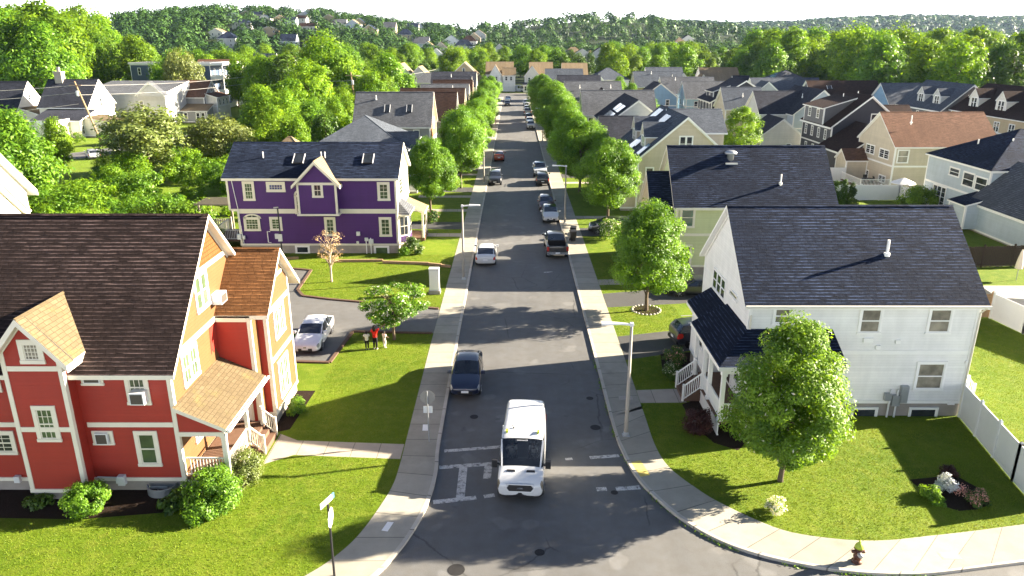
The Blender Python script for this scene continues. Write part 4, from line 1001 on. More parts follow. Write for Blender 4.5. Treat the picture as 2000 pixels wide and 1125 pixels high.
    sw = MB(); sw.prism([(-120, 279), (120, 279), (120, 281.2), (-120, 281.2)], 0, .118); struct('sidewalk', sw, [CONC])
    # drives and walks, each a thin sheet on the lawn
    def sheet(name, poly, m, z=.109, uvd=None):
        b = MB(); a = sum(poly[i][0] * poly[(i + 1) % len(poly)][1] - poly[(i + 1) % len(poly)][0] * poly[i][1] for i in range(len(poly)))
        if a < 0: poly = poly[::-1]
        b.poly([(x, y, z) for x, y in poly], 0, [(y, x) for x, y in poly]); return struct(name, b, [m])
    sheet('driveway', [(-5.38, 46.7), (-5.38, 51.3), (-9.5, 52.3), (-14, 53.4), (-16.3, 54.2), (-17.1, 55.6), (-17.4, 60.9), (-22, 62.2), (-25, 62.2), (-25, 47.2), (-14.6, 46.8), (-14.4, 42.2), (-11.4, 41.9), (-11.0, 46.9)], DRIVE_T)
    sheet('garden_walk', [(-5.36, 30.8), (-5.36, 32.15), (-10.7, 32.5), (-11.75, 33.15), (-11.75, 30.3), (-10.5, 31.15)], CONC_W)
    sheet('driveway', [(6.97, 42.3), (6.97, 46.1), (13, 47.8), (25, 47.8), (25, 44.1), (12.4, 44.1)], ASPH_D)
    sheet('driveway', [(6.97, 51.8), (6.97, 54.9), (13, 56.4), (25, 56.4), (25, 53.4), (15, 53)], ASPH_D)
    sheet('garden_walk', [(6.97, 36.55), (6.97, 38.1), (9.5, 38.3), (9.5, 36.6)], CONC_W)
    sheet('garden_walk', [(6.97, 57.1), (6.97, 58.5), (13, 58.9), (13, 57.5)], CONC_W)
    for y in (72.6, 84.0, 92.0, 108, 131, 150, 170, 190): sheet('garden_walk', [(-5.37, y), (-5.37, y + 1.3), (-12, y + 1.4), (-12, y + .1)], CONC_W)
    for y in (75.6, 95.5, 112, 139, 160, 180): sheet('driveway', [(-5.37, y), (-5.37, y + 3.2), (-24, y + 3.6), (-24, y + .4)], ASPH_D)
    for y in (80.5, 101.5, 128, 150, 172, 196): sheet('garden_walk', [(6.97, y), (6.97, y + 1.3), (13.5, y + 1.3), (13.5, y)], CONC_W)
    for y in (72.8, 106, 121, 153, 182): sheet('driveway', [(6.97, y), (6.97, y + 3.4), (26, y + 3.4), (26, y)], ASPH_D)
    sheet('back_street', [(-100, 100), (-92, 100), (-69, 128), (-62, 143), (-56, 170), (-56, 215), (-64, 215), (-64, 172), (-70, 146), (-76, 132)], DRIVE_T, .118)
    sheet('patio', [(30, 50.5), (44, 50.5), (44, 57), (30, 57)], CONC_W)
    sheet('mulch_bed', [(-30, 26.4), (-18, 26.1), (-14.5, 26.6), (-12.4, 27.2), (-11.6, 29.5), (-11.9, 30.2), (-12.6, 33), (-11.4, 33.6), (-11.2, 38), (-31, 38)], MULCH, .113)
    sheet('mulch_bed', [(17.9, 29.1), (19.4, 29.35), (20.05, 30.1), (20.25, 29.3), (20.75, 28.2), (20.4, 27.2), (19.6, 26.85), (18.8, 26.75), (18.2, 27.2)], MULCH, .113)
    sheet('mulch_bed', [(9.6, 38.6), (8.9, 40.3), (9.3, 43.2), (12, 43.6), (12, 33), (10.9, 31.6), (9.9, 32.3), (9.3, 34.0), (9.2, 36.4), (9.7, 36.7)], MULCH, .113)
    sheet('tree_pit', [(9.75 + .95 * math.cos(t), 51.2 + .95 * math.sin(t)) for t in [i * math.pi / 10 for i in range(20)]], MULCH, .113)
    ed = MB()
    for p in ([(-5.5, 51.4), (-9.5, 52.4), (-14, 53.5), (-16.3, 54.3), (-17.1, 55.7), (-17.4, 61), (-22, 62.3)], [(-5.5, 46.6), (-10.9, 46.9), (-11.3, 41.8), (-14.4, 42.0)]):
        for a, b in zip(p, p[1:]): ed.beam((*a, .14), (*b, .14), .22, .12)
    struct('driveway_edging', ed, [plain('brown_brick_edging', (.10, .062, .045), .85, .2, var=.35, scale=6)])
    # painted road markings, worn
    t = NT('worn_white_road_paint'); t.set(.7, .3); co = t.coord()
    w = t.math('MULTIPLY', t.ramp(t.noise(co, 3.5, 5, .75), [(.36, 0.0), (.52, 1.0)]), t.ramp(t.noise(co, 26, 3, .8), [(.34, .15), (.5, 1.0)]))
    t.color(t.mix(w, (.085, .082, .078), (.56, .55, .52))); PAINT = t.m
    def strip(name, a, b, wd, m=PAINT, z=.005):
        (x0, y0), (x1, y1) = a, b; s_ = MB(); d = Vector((x1 - x0, y1 - y0)).normalized(); n = Vector((-d.y, d.x)) * wd / 2
        s_.poly([(x0 - n.x, y0 - n.y, z), (x1 - n.x, y1 - n.y, z), (x1 + n.x, y1 + n.y, z), (x0 + n.x, y0 + n.y, z)]); struct(name, s_, [m])
    strip('road_marking', on_z(868, 881), on_z(988, 872), .26); strip('road_marking', on_z(858, 913), on_z(986, 904), .3)
    strip('road_marking', on_z(846, 981), on_z(930, 972), .3); strip('road_marking', on_z(945, 970), on_z(966, 967), .26)
    strip('road_marking', on_z(905, 913), on_z(899, 972), .38); strip('road_marking', on_z(954, 910), on_z(951, 935), .36)
    strip('road_marking', on_z(1152, 894), on_z(1209, 890), .26); strip('road_marking', on_z(1165, 956), on_z(1185, 955), .3); strip('road_marking', on_z(1203, 955), on_z(1250, 952), .3)
    strip('road_marking', on_z(1104, 897), on_z(1118, 896), .2); strip('road_marking', on_z(1062, 532), on_z(1079, 531), .2); strip('road_marking', on_z(1048, 372), on_z(1056, 372), .16)
    strip('road_marking', on_z(983, 317), on_z(990, 317), .16)
    yl = MB(); q = [on_z(1228, 903, .124), on_z(1251, 899, .124), on_z(1270, 928, .124), on_z(1245, 932, .124)]; yl.poly([(x, y, .124) for x, y in q]); struct('tactile_paving', yl, [plain('faded_yellow_tactile', (.50, .41, .12), .8, .2, var=.25, scale=8)])
    yl = MB(); q = [on_z(757, 1019, .124), on_z(769, 1020, .124), on_z(757, 1038, .124), on_z(745, 1036, .124)]; yl.poly([(x, y, .124) for x, y in q]); struct('pavement_slab_patch', yl, [WHITE])
    yl = MB(); q = [on_z(826, 829, .124), on_z(838, 829, .124), on_z(836, 841, .124), on_z(825, 841, .124)]; yl.poly([(x, y, .124) for x, y in q]); struct('pavement_slab_patch', yl, [WHITE])
    ci = plain('cast_iron_cover', (.022, .021, .021), .7, .4, .3, var=.4, scale=14)
    for (px, py, r_) in ((1163, 835, .27), (1054, 1079, .2), (891, 1113, .33), (926, 814, .22), (1200, 962, .16), (1152, 778, .2)):
        x, y = on_z(px, py); c = MB(); c.tube([(x, y, -.02), (x, y, .008)], r_, 18); tag(c.build('utility_cover', ci, None), kind='structure')
    for (px, py) in ((1222, 777), (1855, 1085)):
        x, y = on_z(px, py, .12); c = MB(); c.box(x - .38, x + .38, y - .22, y + .22, .1, .122); c.box(x - .33, x + .33, y - .18, y + .18, .1, .125); struct('utility_cover', c, [plain('concrete_cover', (.33, .30, .26), .8, .3, var=.3, scale=9)])
    # garden retaining timbers before the purple house
    for (a, b) in (((560, 507), (583, 506)), ((640, 512), (748, 511)), ((748, 514), (838, 517)), ((838, 518), (862, 520)), ((862, 521), (880, 523))):
        A, B = on_z(*a, .1), on_z(*b, .1); m = MB(); m.beam((*A, .2), (*B, .2), .2, .26); solo(m, 'garden_wall', [WOOD], 'low weathered timber edging step across the lawn before the purple house', 'garden wall', 'timber steps before the purple house')
    return edges
def build_near_houses():
    # ================= red and yellow house
    H = House('red_house', 'large red and yellow clapboard house with dark brown roof and porch on the corner lawn', 'house', -20, 33, SD_RED, RF_BROWN)
    H.vol(-31, -14.37, 28.2, 38.3, .75, 6.35, 11.35, 'x', oh=.5, rk=.42, skip=('+x',), found=True, cor=True, fr=.2)
    # yellow gable wall towards the street
    W = MB(); W.poly([(-14.37, 28.2, .75), (-14.37, 38.3, .75), (-14.37, 38.3, 6.35), (-14.37, 33.25, 11.35), (-14.37, 28.2, 6.35)]); H.b(W, 'gable_wall', [SD_YEL])
    G_ = MB(); G_.poly([(-14.345, 31.0, 8.98), (-14.345, 35.5, 8.98), (-14.345, 33.25, 11.3)], 0, [(0, 0), (4.8, 0), (2.4, 2.3)]); H.b(G_, 'gable_shingles', [SD_SCALLOP])
    H.band('+x', -14.37, 31.08, 35.42, 8.86, 9.08, .05); H.band('+x', -14.37, 28.36, 38.1, 6.14, 6.38, .05)
    # bay with its own gable, tan roof
    H.vol(-20.72, -18.35, 27.5, 30.5, .62, 7.15, 8.55, 'y', oh=.5, rk=.42, roof=RF_TAN, found=True, fr=.3, skip=('+y',))
    R_ = MB()   # the gable roof runs back into the main slope
    for sx in (1, -1):
        e = -19.53 + sx * 1.69; H.roof_quad(R_, (e, 27.6, 6.66), (e, 28.55, 6.66), (-19.53, 30.9, 8.62), (-19.53, 27.6, 8.62), .1) if sx > 0 else H.roof_quad(R_, (e, 28.55, 6.66), (e, 27.6, 6.66), (-19.53, 27.6, 8.62), (-19.53, 30.9, 8.62), .1)
    H.b(R_, 'gable_roof', [RF_TAN, TRIM])
    H.band('-y', 27.5, -20.56, -18.5, 3.42, 3.64); H.band('-y', 27.5, -20.56, -18.5, 6.2, 6.42)
    H.band('-y', 28.2, -18.2, -14.53, 3.26, 3.48); H.band('-y', 28.2, -31, -20.85, 3.26, 3.48)
    H.winp('-y', 27.5, (32, 663), (90, 710), style='fix', mun=(4, 4), pane=PANE_B, casing=.2)
    H.winp('-y', 27.5, (60, 792), (122, 862), mun=(3, 2), pane=PANE_G, casing=.17)
    H.winp('-y', 28.2, (239, 721), (297, 790), mun=(3, 1), pane=PANE_G, casing=.17)
    H.winp('-y', 28.2, (260, 841), (318, 910), mun=(1, 1), pane=PANE_G, casing=.17)
    H.winp('-y', 28.2, (-26, 841), (37, 887), mun=(2, 2), casing=.17)
    H.winp('-y', 28.2, (155, 722), (204, 752), style='fix', mun=(1, 1), pane=PANE_B, casing=.12); H.winp('-y', 28.2, (179, 841), (225, 868), style='fix', mun=(1, 1), pane=PANE_B, casing=.12)
    H.winp('-y', 28.2, (-40, 715), (6, 765), mun=(2, 2), casing=.17)
    for (tl, br, lab, d) in (((253, 766), (285, 789), 'white window air conditioner jutting from the upper red wall window', .45), ((184, 846), (213, 868), 'white air conditioner in a small framed opening low on the red wall', .16), ((159, 727), (196, 749), 'white panelled air conditioner in the small upper opening of the red wall', .1)):
        (ua, za), (ub, zb) = on_y(*tl, 28.2 - d * .7), on_y(*br, 28.2 - d * .7); ac_unit(H, '-y', 28.2, ua, ub, zb, za, lab, d)
    H.winp('+x', -14.37, (374.5, 542), (410, 593), style='double', mun=(1, 1), pane=PANE_G, casing=.15, trim=WHITE); H.winp('+x', -14.37, (350.5, 695), (390.5, 728), style='double', mun=(2, 1), pane=PANE_G, casing=.15, trim=WHITE)
    ac_unit(H, '+x', -14.37, 33.2, 33.95, 7.0, 7.5, 'white window air conditioner on the yellow gable wall', .5)
    H.win('+x', -14.37, 29.6, 31.9, 1.6, 3.1, style='double', mun=(2, 1), casing=.14, trim=WHITE)
    # rear wing towards the street
    H.vol(-14.4, -12.2, 34.2, 38.0, .75, 7.2, 8.97, 'x', oh=.9, rk=.42, roof=RF_RUST, skip=('+x',), found=True, fr=.2)
    W = MB(); W.poly([(-12.2, 34.2, .75), (-12.2, 38.0, .75), (-12.2, 38.0, 7.2), (-12.2, 36.1, 8.97), (-12.2, 34.2, 7.2)]); H.b(W, 'gable_wall', [SD_YEL])
    W = MB(); W.poly([(-14.355, 32.45, 4.75), (-14.355, 32.6, 4.95), (-14.355, 32.75, 4.75), (-14.355, 32.95, 4.95), (-14.355, 33.3, 4.4), (-14.355, 33.3, 6.12), (-14.355, 32.6, 6.12)]); H.b(W, 'corner_panel', [SD_RED])
    H.band('+x', -12.2, 34.36, 37.84, 6.0, 6.22, .05); H.band('+x', -12.2, 34.36, 37.84, 3.42, 3.64, .05); H.band('+x', -12.2, 35.0, 37.1, 7.45, 7.62, .05)
    H.winp('+x', -12.2, (531.5, 607), (557, 642), style='double', mun=(2, 1), pane=PANE_G, casing=.14, trim=WHITE); H.winp('+x', -12.2, (541, 709), (567, 752), style='double', mun=(2, 1), pane=PANE_G, casing=.14, trim=WHITE)
    H.vol(-14.38, -12.68, 33.3, 34.25, .75, 6.35, 6.39, 'flat', oh=0, skip=('+y', '-x', '+x'), cor=False)   # red block beside the wing
    W = MB(); W.poly([(-12.68, 33.3, .75), (-12.68, 34.25, .75), (-12.68, 34.25, 6.35), (-12.68, 33.3, 6.35)]); H.b(W, 'side_wall', [SD_YEL])
    T = MB(); T.box(-12.82, -12.64, 33.26, 33.42, .8, 6.3); T.box(-14.36, -12.84, 33.27, 33.32, 6.1, 6.3); H.b(T, 'trim', [TRIM])
    # porch
    D = MB(); D.box(-14.36, -12.45, 28.25, 33.15, .62, .78); H.b(D, 'porch_deck', [DECK])
    Rf = MB(); H.roof_quad(Rf, (-12.2, 27.95, 3.28), (-12.2, 33.27, 3.28), (-14.35, 33.27, 4.3), (-14.35, 27.95, 4.3), .18); H.b(Rf, 'porch_roof', [RF_TAN, TRIM])
    W = MB(); W.poly([(-14.37, 28.2, 3.02), (-12.5, 28.2, 3.02), (-12.5, 28.2, 3.2), (-14.37, 28.2, 4.05)]); H.b(W, 'porch_gable', [SD_RED])
    B_ = MB(); B_.box(-14.37, -12.4, 28.15, 28.3, 2.82, 3.02); B_.box(-12.55, -12.38, 28.3, 33.2, 2.9, 3.12); H.b(B_, 'porch_beam', [TRIM])
    for (x, y) in ((-12.5, 28.3), (-12.5, 31.0), (-12.5, 33.05)): H.post(x, y, .78, 2.88, .17)
    H.railing([(-14.25, 28.3, .78), (-12.55, 28.3, .78)], posts=False); H.railing([(-12.5, 28.4, .78), (-12.5, 30.9, .78)], posts=False)
    H.railing([(-12.5, 31.1, .78), (-11.85, 31.1, .2)]); H.railing([(-12.5, 32.9, .78), (-11.85, 32.9, .2)])
    S_ = MB(); S_.box(-12.46, -12.15, 31.1, 32.9, .1, .6); S_.box(-12.15, -11.85, 31.1, 32.9, .1, .38); H.b(S_, 'steps', [DECK])
    H.door('-y', 33.3, -14.0, -13.1, .8, 2.85)
    L_ = MB(); L_.box(-14.3, -12.45, 28.22, 28.26, .12, .62); L_.box(-12.47, -12.43, 28.3, 31.0, .12, .62); H.b(L_, 'lattice', [plain('white_lattice', (.45, .43, .38), .7, .3, var=.5, scale=14)])
    Dp = MB(); Dp.tube([(-12.2, 28.1, 3.2), (-12.35, 28.2, 2.95), (-12.36, 28.2, .3)], .045, 8); Dp.tube([(-12.08, 27.9, 3.2), (-12.08, 33.3, 3.2)], .07, 8); H.b(Dp, 'gutter', [WHITE])
    H.winp('-y', 28.2, (289, 950), (330, 969), style='fix', mun=(2, 2), casing=.08)
    K = MB()
    for i in range(13): a = math.pi * i / 12; K.beam((-15.4 - .62 * math.cos(a), 28.1 - .5 * math.sin(a), .25), (-15.4 - .62 * math.cos(a + .27), 28.1 - .5 * math.sin(a + .27), .25), .03, .5)
    H.b(K, 'window_well', [METAL])
    M_ = MB(); M_.box(-17.25, -16.95, 27.95, 28.17, .5, .95); M_.box(-17.3, -16.9, 27.93, 27.96, .62, .9); M_.tube([(-18.2, 28.15, .82), (-17.3, 28.1, .82)], .025, 6); H.b(M_, 'meter_box', [GALV])
    M_ = MB(); M_.box(-21.8, -21.55, 28.0, 28.18, .6, .9); M_.tube([(-24.5, 28.12, .8), (-24.5, 28.1, .0)], .04, 6); M_.box(-24.7, -24.3, 28.0, 28.18, .8, 1.2); H.b(M_, 'meter_box', [GALV])

    # ================= purple house
    H = House('purple_house', 'deep purple two storey house with cream trim and slate roof beside the driveway', 'house', -18, 70, SD_PUR, RF_SLATE)
    y = 66.4
    H.vol(-25.9, -10.6, y, 74, 4.2, 7.3, 9.8, 'x', oh=.3, rk=.32, belt=(4.2,), fr=.22, skip=('+x',))
    H.vol(-25.2, -10.62, y + .05, 73.9, 1.0, 4.15, 4.2, 'flat', oh=0, found=True, skip=('+x',))
    W = MB(); W.poly([(-10.6, y, 4.2), (-10.6, 74, 4.2), (-10.6, 74, 7.3), (-10.6, 70.2, 9.8), (-10.6, y, 7.3)]); W.poly([(-10.6, y + .05, 1.0), (-10.6, 73.9, 1.0), (-10.6, 73.9, 4.2), (-10.6, y + .05, 4.2)]); H.b(W, 'street_wall', [SD_CREAMW])
    H.vol(-19.35, -15.85, y - .75, y + 1.5, 4.0, 7.0, 8.75, 'y', oh=.42, rk=.35, roof=RF_BEIGE, belt=(6.75,), fr=.28, skip=('+y',))
    R_ = MB()
    for sx in (1, -1):
        e = -17.6 + sx * 2.15; zz = 6.62; c = [(e, y - .7, zz), (e, y - .25, zz), (-17.6, y + 3.2, 8.8), (-17.6, y - .7, 8.8)]
        H.roof_quad(R_, c[0], c[1], c[2], c[3], .1) if sx > 0 else H.roof_quad(R_, c[1], c[0], c[3], c[2], .1)
    H.b(R_, 'gable_roof', [RF_BEIGE, TRIM])
    B_ = MB(); B_.box(-19.5, -15.7, y - .9, y, 3.86, 4.02); H.b(B_, 'bay_floor', [TRIM])
    for (a, b, m) in (((472, 354), (499.5, 392), (3, 2)), ((736, 355.5), (762.5, 392), (2, 2))): H.winp('-y', y, a, b, mun=m, pane=PANE_G, casing=.2)
    H.winp('-y', y, (519, 355), (558, 375), style='fix', mun=(5, 2), pane=glass_mat('window_glass_blue', (.05, .07, .2)), casing=.25)
    for (a, b) in (((525.5, 423.5), (552.5, 450.5)), ((632.5, 424), (657.5, 461)), ((739.5, 424), (766, 462))): H.winp('-y', y + .05, a, b, mun=(2, 2), pane=PANE_G, casing=.2)
    H.winp('-y', y - .75, (608, 357), (632, 386), mun=(2, 1), casing=.18)
    H.winp('-y', y, (574, 380), (601, 418), mun=(3, 2), pane=PANE_G, casing=.18); H.winp('-y', y + .05, (475, 424), (510, 451), mun=(4, 2), pane=PANE_G, casing=.2)
    for (cx, px0, px1, zt, yy, hh) in ((0, 574, 601, 381, y, .62), (0, 475, 510, 425, y + .05, .42)):   # arched heads
        (xa, za), (xb, _) = on_y(px0, zt, yy), on_y(px1, zt, yy); A = MB(); xm = (xa + xb) / 2; r_ = (xb - xa) / 2
        arc = lambda q, dd: [(xm + q * r_ * math.cos(t), dd, za - .08 + q * hh * math.sin(t)) for t in [math.pi * i / 12 for i in range(13)]]
        o_, i_ = arc(1.0, yy - .055), arc(.72, yy - .055); o2 = arc(1.0, yy + .01)
        for k in range(12): A.poly([o_[k], o_[k + 1], i_[k + 1], i_[k]]); A.poly([o_[k], o_[k + 1], o2[k + 1], o2[k]])
        A.beam((xm, yy - .04, za), (xm, yy - .04, za + hh * .7), .035, .03); H.b(A, 'window_arch', [TRIM])
        P = MB(); P.poly([(p[0], yy - .03, p[2]) for p in arc(.74, 0)]); H.b(P, 'arch_pane', [PANE])
    for (a, b) in (((576, 479), (606, 496)), ((730, 480), (761, 498))): H.winp('-y', y + .08, a, b, style='fix', mun=(1, 1), pane=PANE_G if a[0] > 700 else PANE, casing=.14, trim=WHITE)
    s_ = Vector((0, 4, 2.63)).normalized(); n_ = Vector((0, -2.63, 4)).normalized()
    for px in (585, 720):
        x0 = on_y(px, 322, 68.2)[0]; H.skylight((x0, 68.2, 7.3 + (68.2 - y) * .658 + .06), (.45, 0, 0), s_ * .62, n_)
    for px, py in ((516, 325), (628, 312), (635, 308)):
        x0 = on_y(px, py, 68.4)[0]; H.pipe(x0, 68.4, 8.4, .8, .05)
    for (px, py, w, h_) in ((468, 462, .36, .5), (477, 463, .22, .34), (541, 461, .3, .46), (700, 456, .32, .36), (716, 467, .3, .3), (725, 471, .42, .42), (699, 473, .2, .2)):
        X, Z = on_y(px, py, y); B_ = MB(); B_.box(X - w / 2, X + w / 2, y - .16, y + .02, Z - h_ / 2, Z + h_ / 2); H.b(B_, 'meter_box', [GALV])
    C_ = MB()
    for px in (716, 725): X = on_y(px, 480, y)[0]; C_.tube([(X, y - .08, 1.6), (X, y - .08, .1)], .05, 6)
    C_.tube([(on_y(524, 462, y)[0] + .25, y - .1, 2.2), (on_y(524, 462, y)[0], y - .12, 2.25), (on_y(524, 462, y)[0], y - .12, 1.2), (on_y(524, 462, y)[0] + .25, y - .1, 1.15)], .045, 6)
    C_.tube([(-25.4, y - .04, 7.0), (-25.1, y - .06, 4.4), (-24.9, y - .06, 1.0)], .03, 6); H.b(C_, 'downpipe', [WHITE])
    # street front with bay window, porch roof
    H.winp('+x', -10.6, (778, 350), (786, 376), mun=(2, 2), casing=.12)
    bay = [(-10.6, 67.0), (-9.75, 67.6), (-9.75, 69.2), (-10.6, 69.8)]
    Bm = MB(); Bm.prism(bay, .9, 3.7); H.b(Bm, 'bay_window', [TRIM])
    for (a, b) in zip(bay, bay[1:]):
        a, b = Vector(a), Vector(b); n = Vector((b.y - a.y, -(b.x - a.x))).normalized() * .03; P = MB()
        p, q = a.lerp(b, .14) + n, a.lerp(b, .86) + n; P.poly([(p.x, p.y, 1.7), (q.x, q.y, 1.7), (q.x, q.y, 3.35), (p.x, p.y, 3.35)]); H.b(P, 'bay_pane', [PANE])
        P = MB(); P.poly([(p.x, p.y, 1.0), (q.x, q.y, 1.0), (q.x, q.y, 1.55), (p.x, p.y, 1.55)]); H.b(P, 'bay_panel', [SD_PUR])
        P = MB(); m_ = a.lerp(b, .5) + n * 1.3; P.beam((m_.x, m_.y, 1.7), (m_.x, m_.y, 3.35), .04, .03); P.beam((p.x, p.y, 2.5), (q.x, q.y, 2.5), .03, .05); H.b(P, 'bay_sash', [TRIM])
    Rf = MB(); H.roof_quad(Rf, (-9.5, 66.7, 3.7), (-9.5, 70.2, 3.7), (-10.6, 69.4, 4.75), (-10.6, 67.5, 4.75), .12); H.roof_quad(Rf, (-10.6, 66.7, 3.7), (-9.5, 66.7, 3.7), (-10.6, 67.5, 4.75), (-10.6, 67.4, 4.75), .12); H.b(Rf, 'bay_roof', [RF_GREY, TRIM])
    H.vol(-10.6, -8.8, 70.6, 73.6, .5, 3.1, 3.9, 'shed-x', oh=.2, rk=.2, skip=('+x', '-y', '+y', '-x'), roof=RF_BEIGE); H.railing([(-8.8, 70.7, .5), (-8.8, 73.5, .5)])
    Dk = MB(); Dk.box(-28.6, -25.3, 68.3, 72.6, .75, .9); Dk.box(-10.6, -8.7, 70.6, 73.6, .2, .5); H.b(Dk, 'porch_deck', [DECK]); H.railing([(-25.3, 68.3, .9), (-28.6, 68.3, .9), (-28.6, 72.6, .9)], .95, WHITE, sp=.16)

    # ================= white house
    H = House('white_house', 'white clapboard house with slate grey roof and wraparound porch behind the leafy maple', 'house', 17.5, 39, SD_WHITE, RF_SLATE, WHITE)
    y = 35.1
    H.vol(11.9, 23.5, y, 44.2, 1.0, 6.5, 10.4, 'x', oh=.25, rk=.33, belt=(3.75,), found=True, fr=.16)
    for (a, b) in (((1511, 599), (1545, 634)), ((1681, 600), (1719, 652)), ((1816, 600), (1855, 652)), ((1792, 706), (1840, 762))): H.winp('-y', y, a, b, mun=(1, 1), pane=PANE_B, casing=.12)
    for (a, b) in (((1663, 795), (1711, 820)), ((1776, 795), (1828, 821))): H.winp('-y', y - .03, a, b, style='fix', mun=(1, 1), casing=.1)
    H.winp('-x', 11.9, (1394.6, 520.5), (1415, 590), style='triple', mun=(1, 1), pane=PANE, casing=.1); H.winp('-x', 11.9, (1426.5, 561), (1440.5, 592), style='fix', mun=(1, 1), pane=PANE_G, casing=.08)
    X0 = on_y(1734, 485, 37.2)[0]; H.pipe(X0, 37.2, 6.5 + 2.1 * .857 + .1, .75, .07)
    G_ = MB(); G_.tube([(11.6, y - .3, 6.33), (23.8, y - .3, 6.33)], .075, 8); G_.tube([(23.6, y - .3, 6.25), (23.5, y - .07, 5.95), (23.44, y - .09, .4)], .05, 8); G_.tube([(11.98, y - .09, 5.8), (11.98, y - .09, 5.1)], .05, 8); H.b(G_, 'gutter', [TRIM])
    for (px, py, w, h_) in ((1732, 773, .34, .4), (1747, 780, .42, .6), (1763, 768, .4, .95), (1695, 664, .5, .24), (1753, 667, .25, .2), (1714, 678, .24, .2), (1853, 788, .16, .1), (1860, 788, .16, .1), (1887, 707, .14, .14)):
        X, Z = on_y(px, py, y); B_ = MB(); B_.box(X - w / 2, X + w / 2, y - .2 if h_ > .3 else y - .08, y + .02, Z - h_ / 2, Z + h_ / 2); H.b(B_, 'meter_box', [METAL if h_ > .3 else WHITE])
    C_ = MB()
    for px in (1733, 1747): X = on_y(px, 790, y)[0]; C_.tube([(X, y - .12, 1.7), (X, y - .12, .1)], .05, 6)
    H.b(C_, 'downpipe', [GALV])
    # porch wrapping the street corner
    Rf = MB()
    H.roof_quad(Rf, (9.95, 38.9, 3.95), (9.95, 32.8, 3.95), (11.9, 35.1, 5.05), (11.9, 38.9, 5.05), .2)
    H.roof_quad(Rf, (9.95, 32.8, 3.95), (16.2, 32.8, 3.95), (16.2, 35.1, 5.05), (11.9, 35.1, 5.05), .2)
    H.roof_quad(Rf, (10.5, 42.4, 3.95), (10.5, 38.7, 3.95), (11.9, 38.7, 4.85), (11.9, 42.4, 4.85), .2)
    H.b(Rf, 'porch_roof', [RF_SLATE, WHITE])
    D = MB(); D.box(10.25, 11.88, 33.05, 38.8, .78, .92); D.box(11.88, 16.0, 33.05, y - .02, .78, .92); H.b(D, 'porch_deck', [DECK])
    B_ = MB(); B_.box(10.2, 10.42, 33.0, 38.8, 3.5, 3.78); B_.box(10.42, 16.1, 33.0, 33.2, 3.5, 3.78); H.b(B_, 'porch_beam', [WHITE])
    for p in ((10.32, 33.12), (10.32, 35.5), (10.32, 36.7), (10.32, 38.6), (13.2, 33.12), (16.0, 33.12)): H.post(*p, .92, 3.52, .2)
    H.railing([(10.32, 38.5, .92), (10.32, 38.3, .92)], posts=False); H.railing([(10.32, 33.2, .92), (10.32, 36.6, .92)], posts=False); H.railing([(10.4, 33.1, .92), (13.1, 33.1, .92)], posts=False); H.railing([(13.3, 33.1, .92), (15.9, 33.1, .92)], posts=False)
    H.railing([(10.3, 36.75, .92), (9.3, 36.75, .12)]); H.railing([(10.3, 38.45, .92), (9.3, 38.45, .12)])
    S_ = MB()
    for i in range(4): S_.box(9.3 + i * .24, 10.26, 36.75, 38.45, .1 + i * .17, .1 + (i + 1) * .17)
    H.b(S_, 'steps', [DECK])
    L_ = MB()
    for i in range(26): yy = 33.1 + i * .14; L_.box(10.24, 10.28, yy, yy + .09, .12, .76)
    L_.box(10.22, 10.3, 33.05, 36.7, .08, .16); L_.box(10.22, 10.3, 33.05, 36.7, .70, .79); H.b(L_, 'porch_skirt', [WHITE])
    H.vol(10.9, 11.9, 38.95, 42.2, 1.0, 3.9, 4.0, 'flat', oh=0, skip=('+x',), found=True, cor=True); H.win('-x', 10.9, 39.4, 40.4, 1.9, 3.5, mun=(1, 1)); H.win('-y', 38.95, 11.15, 11.7, 1.7, 3.4, mun=(1, 1))
    H.door('-x', 11.9, 37.0, 37.95, .95, 3.1, BROWNWOOD); H.win('-x', 11.9, 35.5, 36.6, 1.6, 3.2, mun=(1, 1))
    Dk = MB(); Dk.box(23.5, 24.6, 36.3, 38.2, .1, .8); Dk.box(24.6, 24.9, 36.5, 38.0, .1, .45); H.b(Dk, 'back_steps', [CONC_W]); H.railing([(23.6, 36.35, .8), (24.5, 36.35, .8), (24.95, 36.4, .3)], .95, WHITE)
    H.win('+x', 23.5, 40, 41.5, 1.6, 3.1)

    # ================= pale green house
    H = House('pale_green_house', 'pale green clapboard house with long slate grey roof carrying a round metal roof vent', 'house', 19.5, 64, SD_GREEN, RF_SLATE)
    y = 59.8
    H.vol(13.4, 26.2, y, 68, .95, 6.3, 10.35, 'x', oh=.4, rk=.34, belt=(3.6,), found=True, fr=.2)
    H.winp('-y', y, (1329, 404), (1356, 445), mun=(1, 1), pane=glass_mat('window_glass_green', (.02, .07, .04)), casing=.15); H.winp('-y', y, (1328, 478), (1349, 520), mun=(1, 1), casing=.15)
    H.row('-y', y, 17, 26, 3, 4.4, 5.9); H.row('-y', y, 17, 26, 2, 1.8, 3.3)
    x0 = on_y(1427, 302, 63)[0]; V_ = MB(); V_.lathe([(.28, 9.2), (.28, 9.75), (.5, 9.8), (.52, 9.95), (.34, 10.08), (.05, 10.12)], x0, 63.0, 18); V_.box(x0 - .5, x0 + .5, 62.4, 63.0, 9.0, 9.12); H.b(V_, 'roof_vent', [METAL], H.lastroof, True)
    x0 = on_y(1522, 380, 61)[0]; H.pipe(x0, 61.0, 6.3 + 1.2 * .99 + .2, .75, .06)
    H.vol(11.6, 13.4, 60.6, 66.5, .95, 5.2, 8.2, 'x', oh=.3, rk=.2, wall=SD_TAN, skip=('+x',), found=True)
    H.vol(10.4, 11.6, 60.6, 66.5, .8, 3.1, 3.7, 'shed+x', oh=.25, rk=.15, skip=('-x', '+y', '-y', '+x'), cor=False); H.railing([(10.5, 60.8, .8), (10.5, 66.3, .8)])
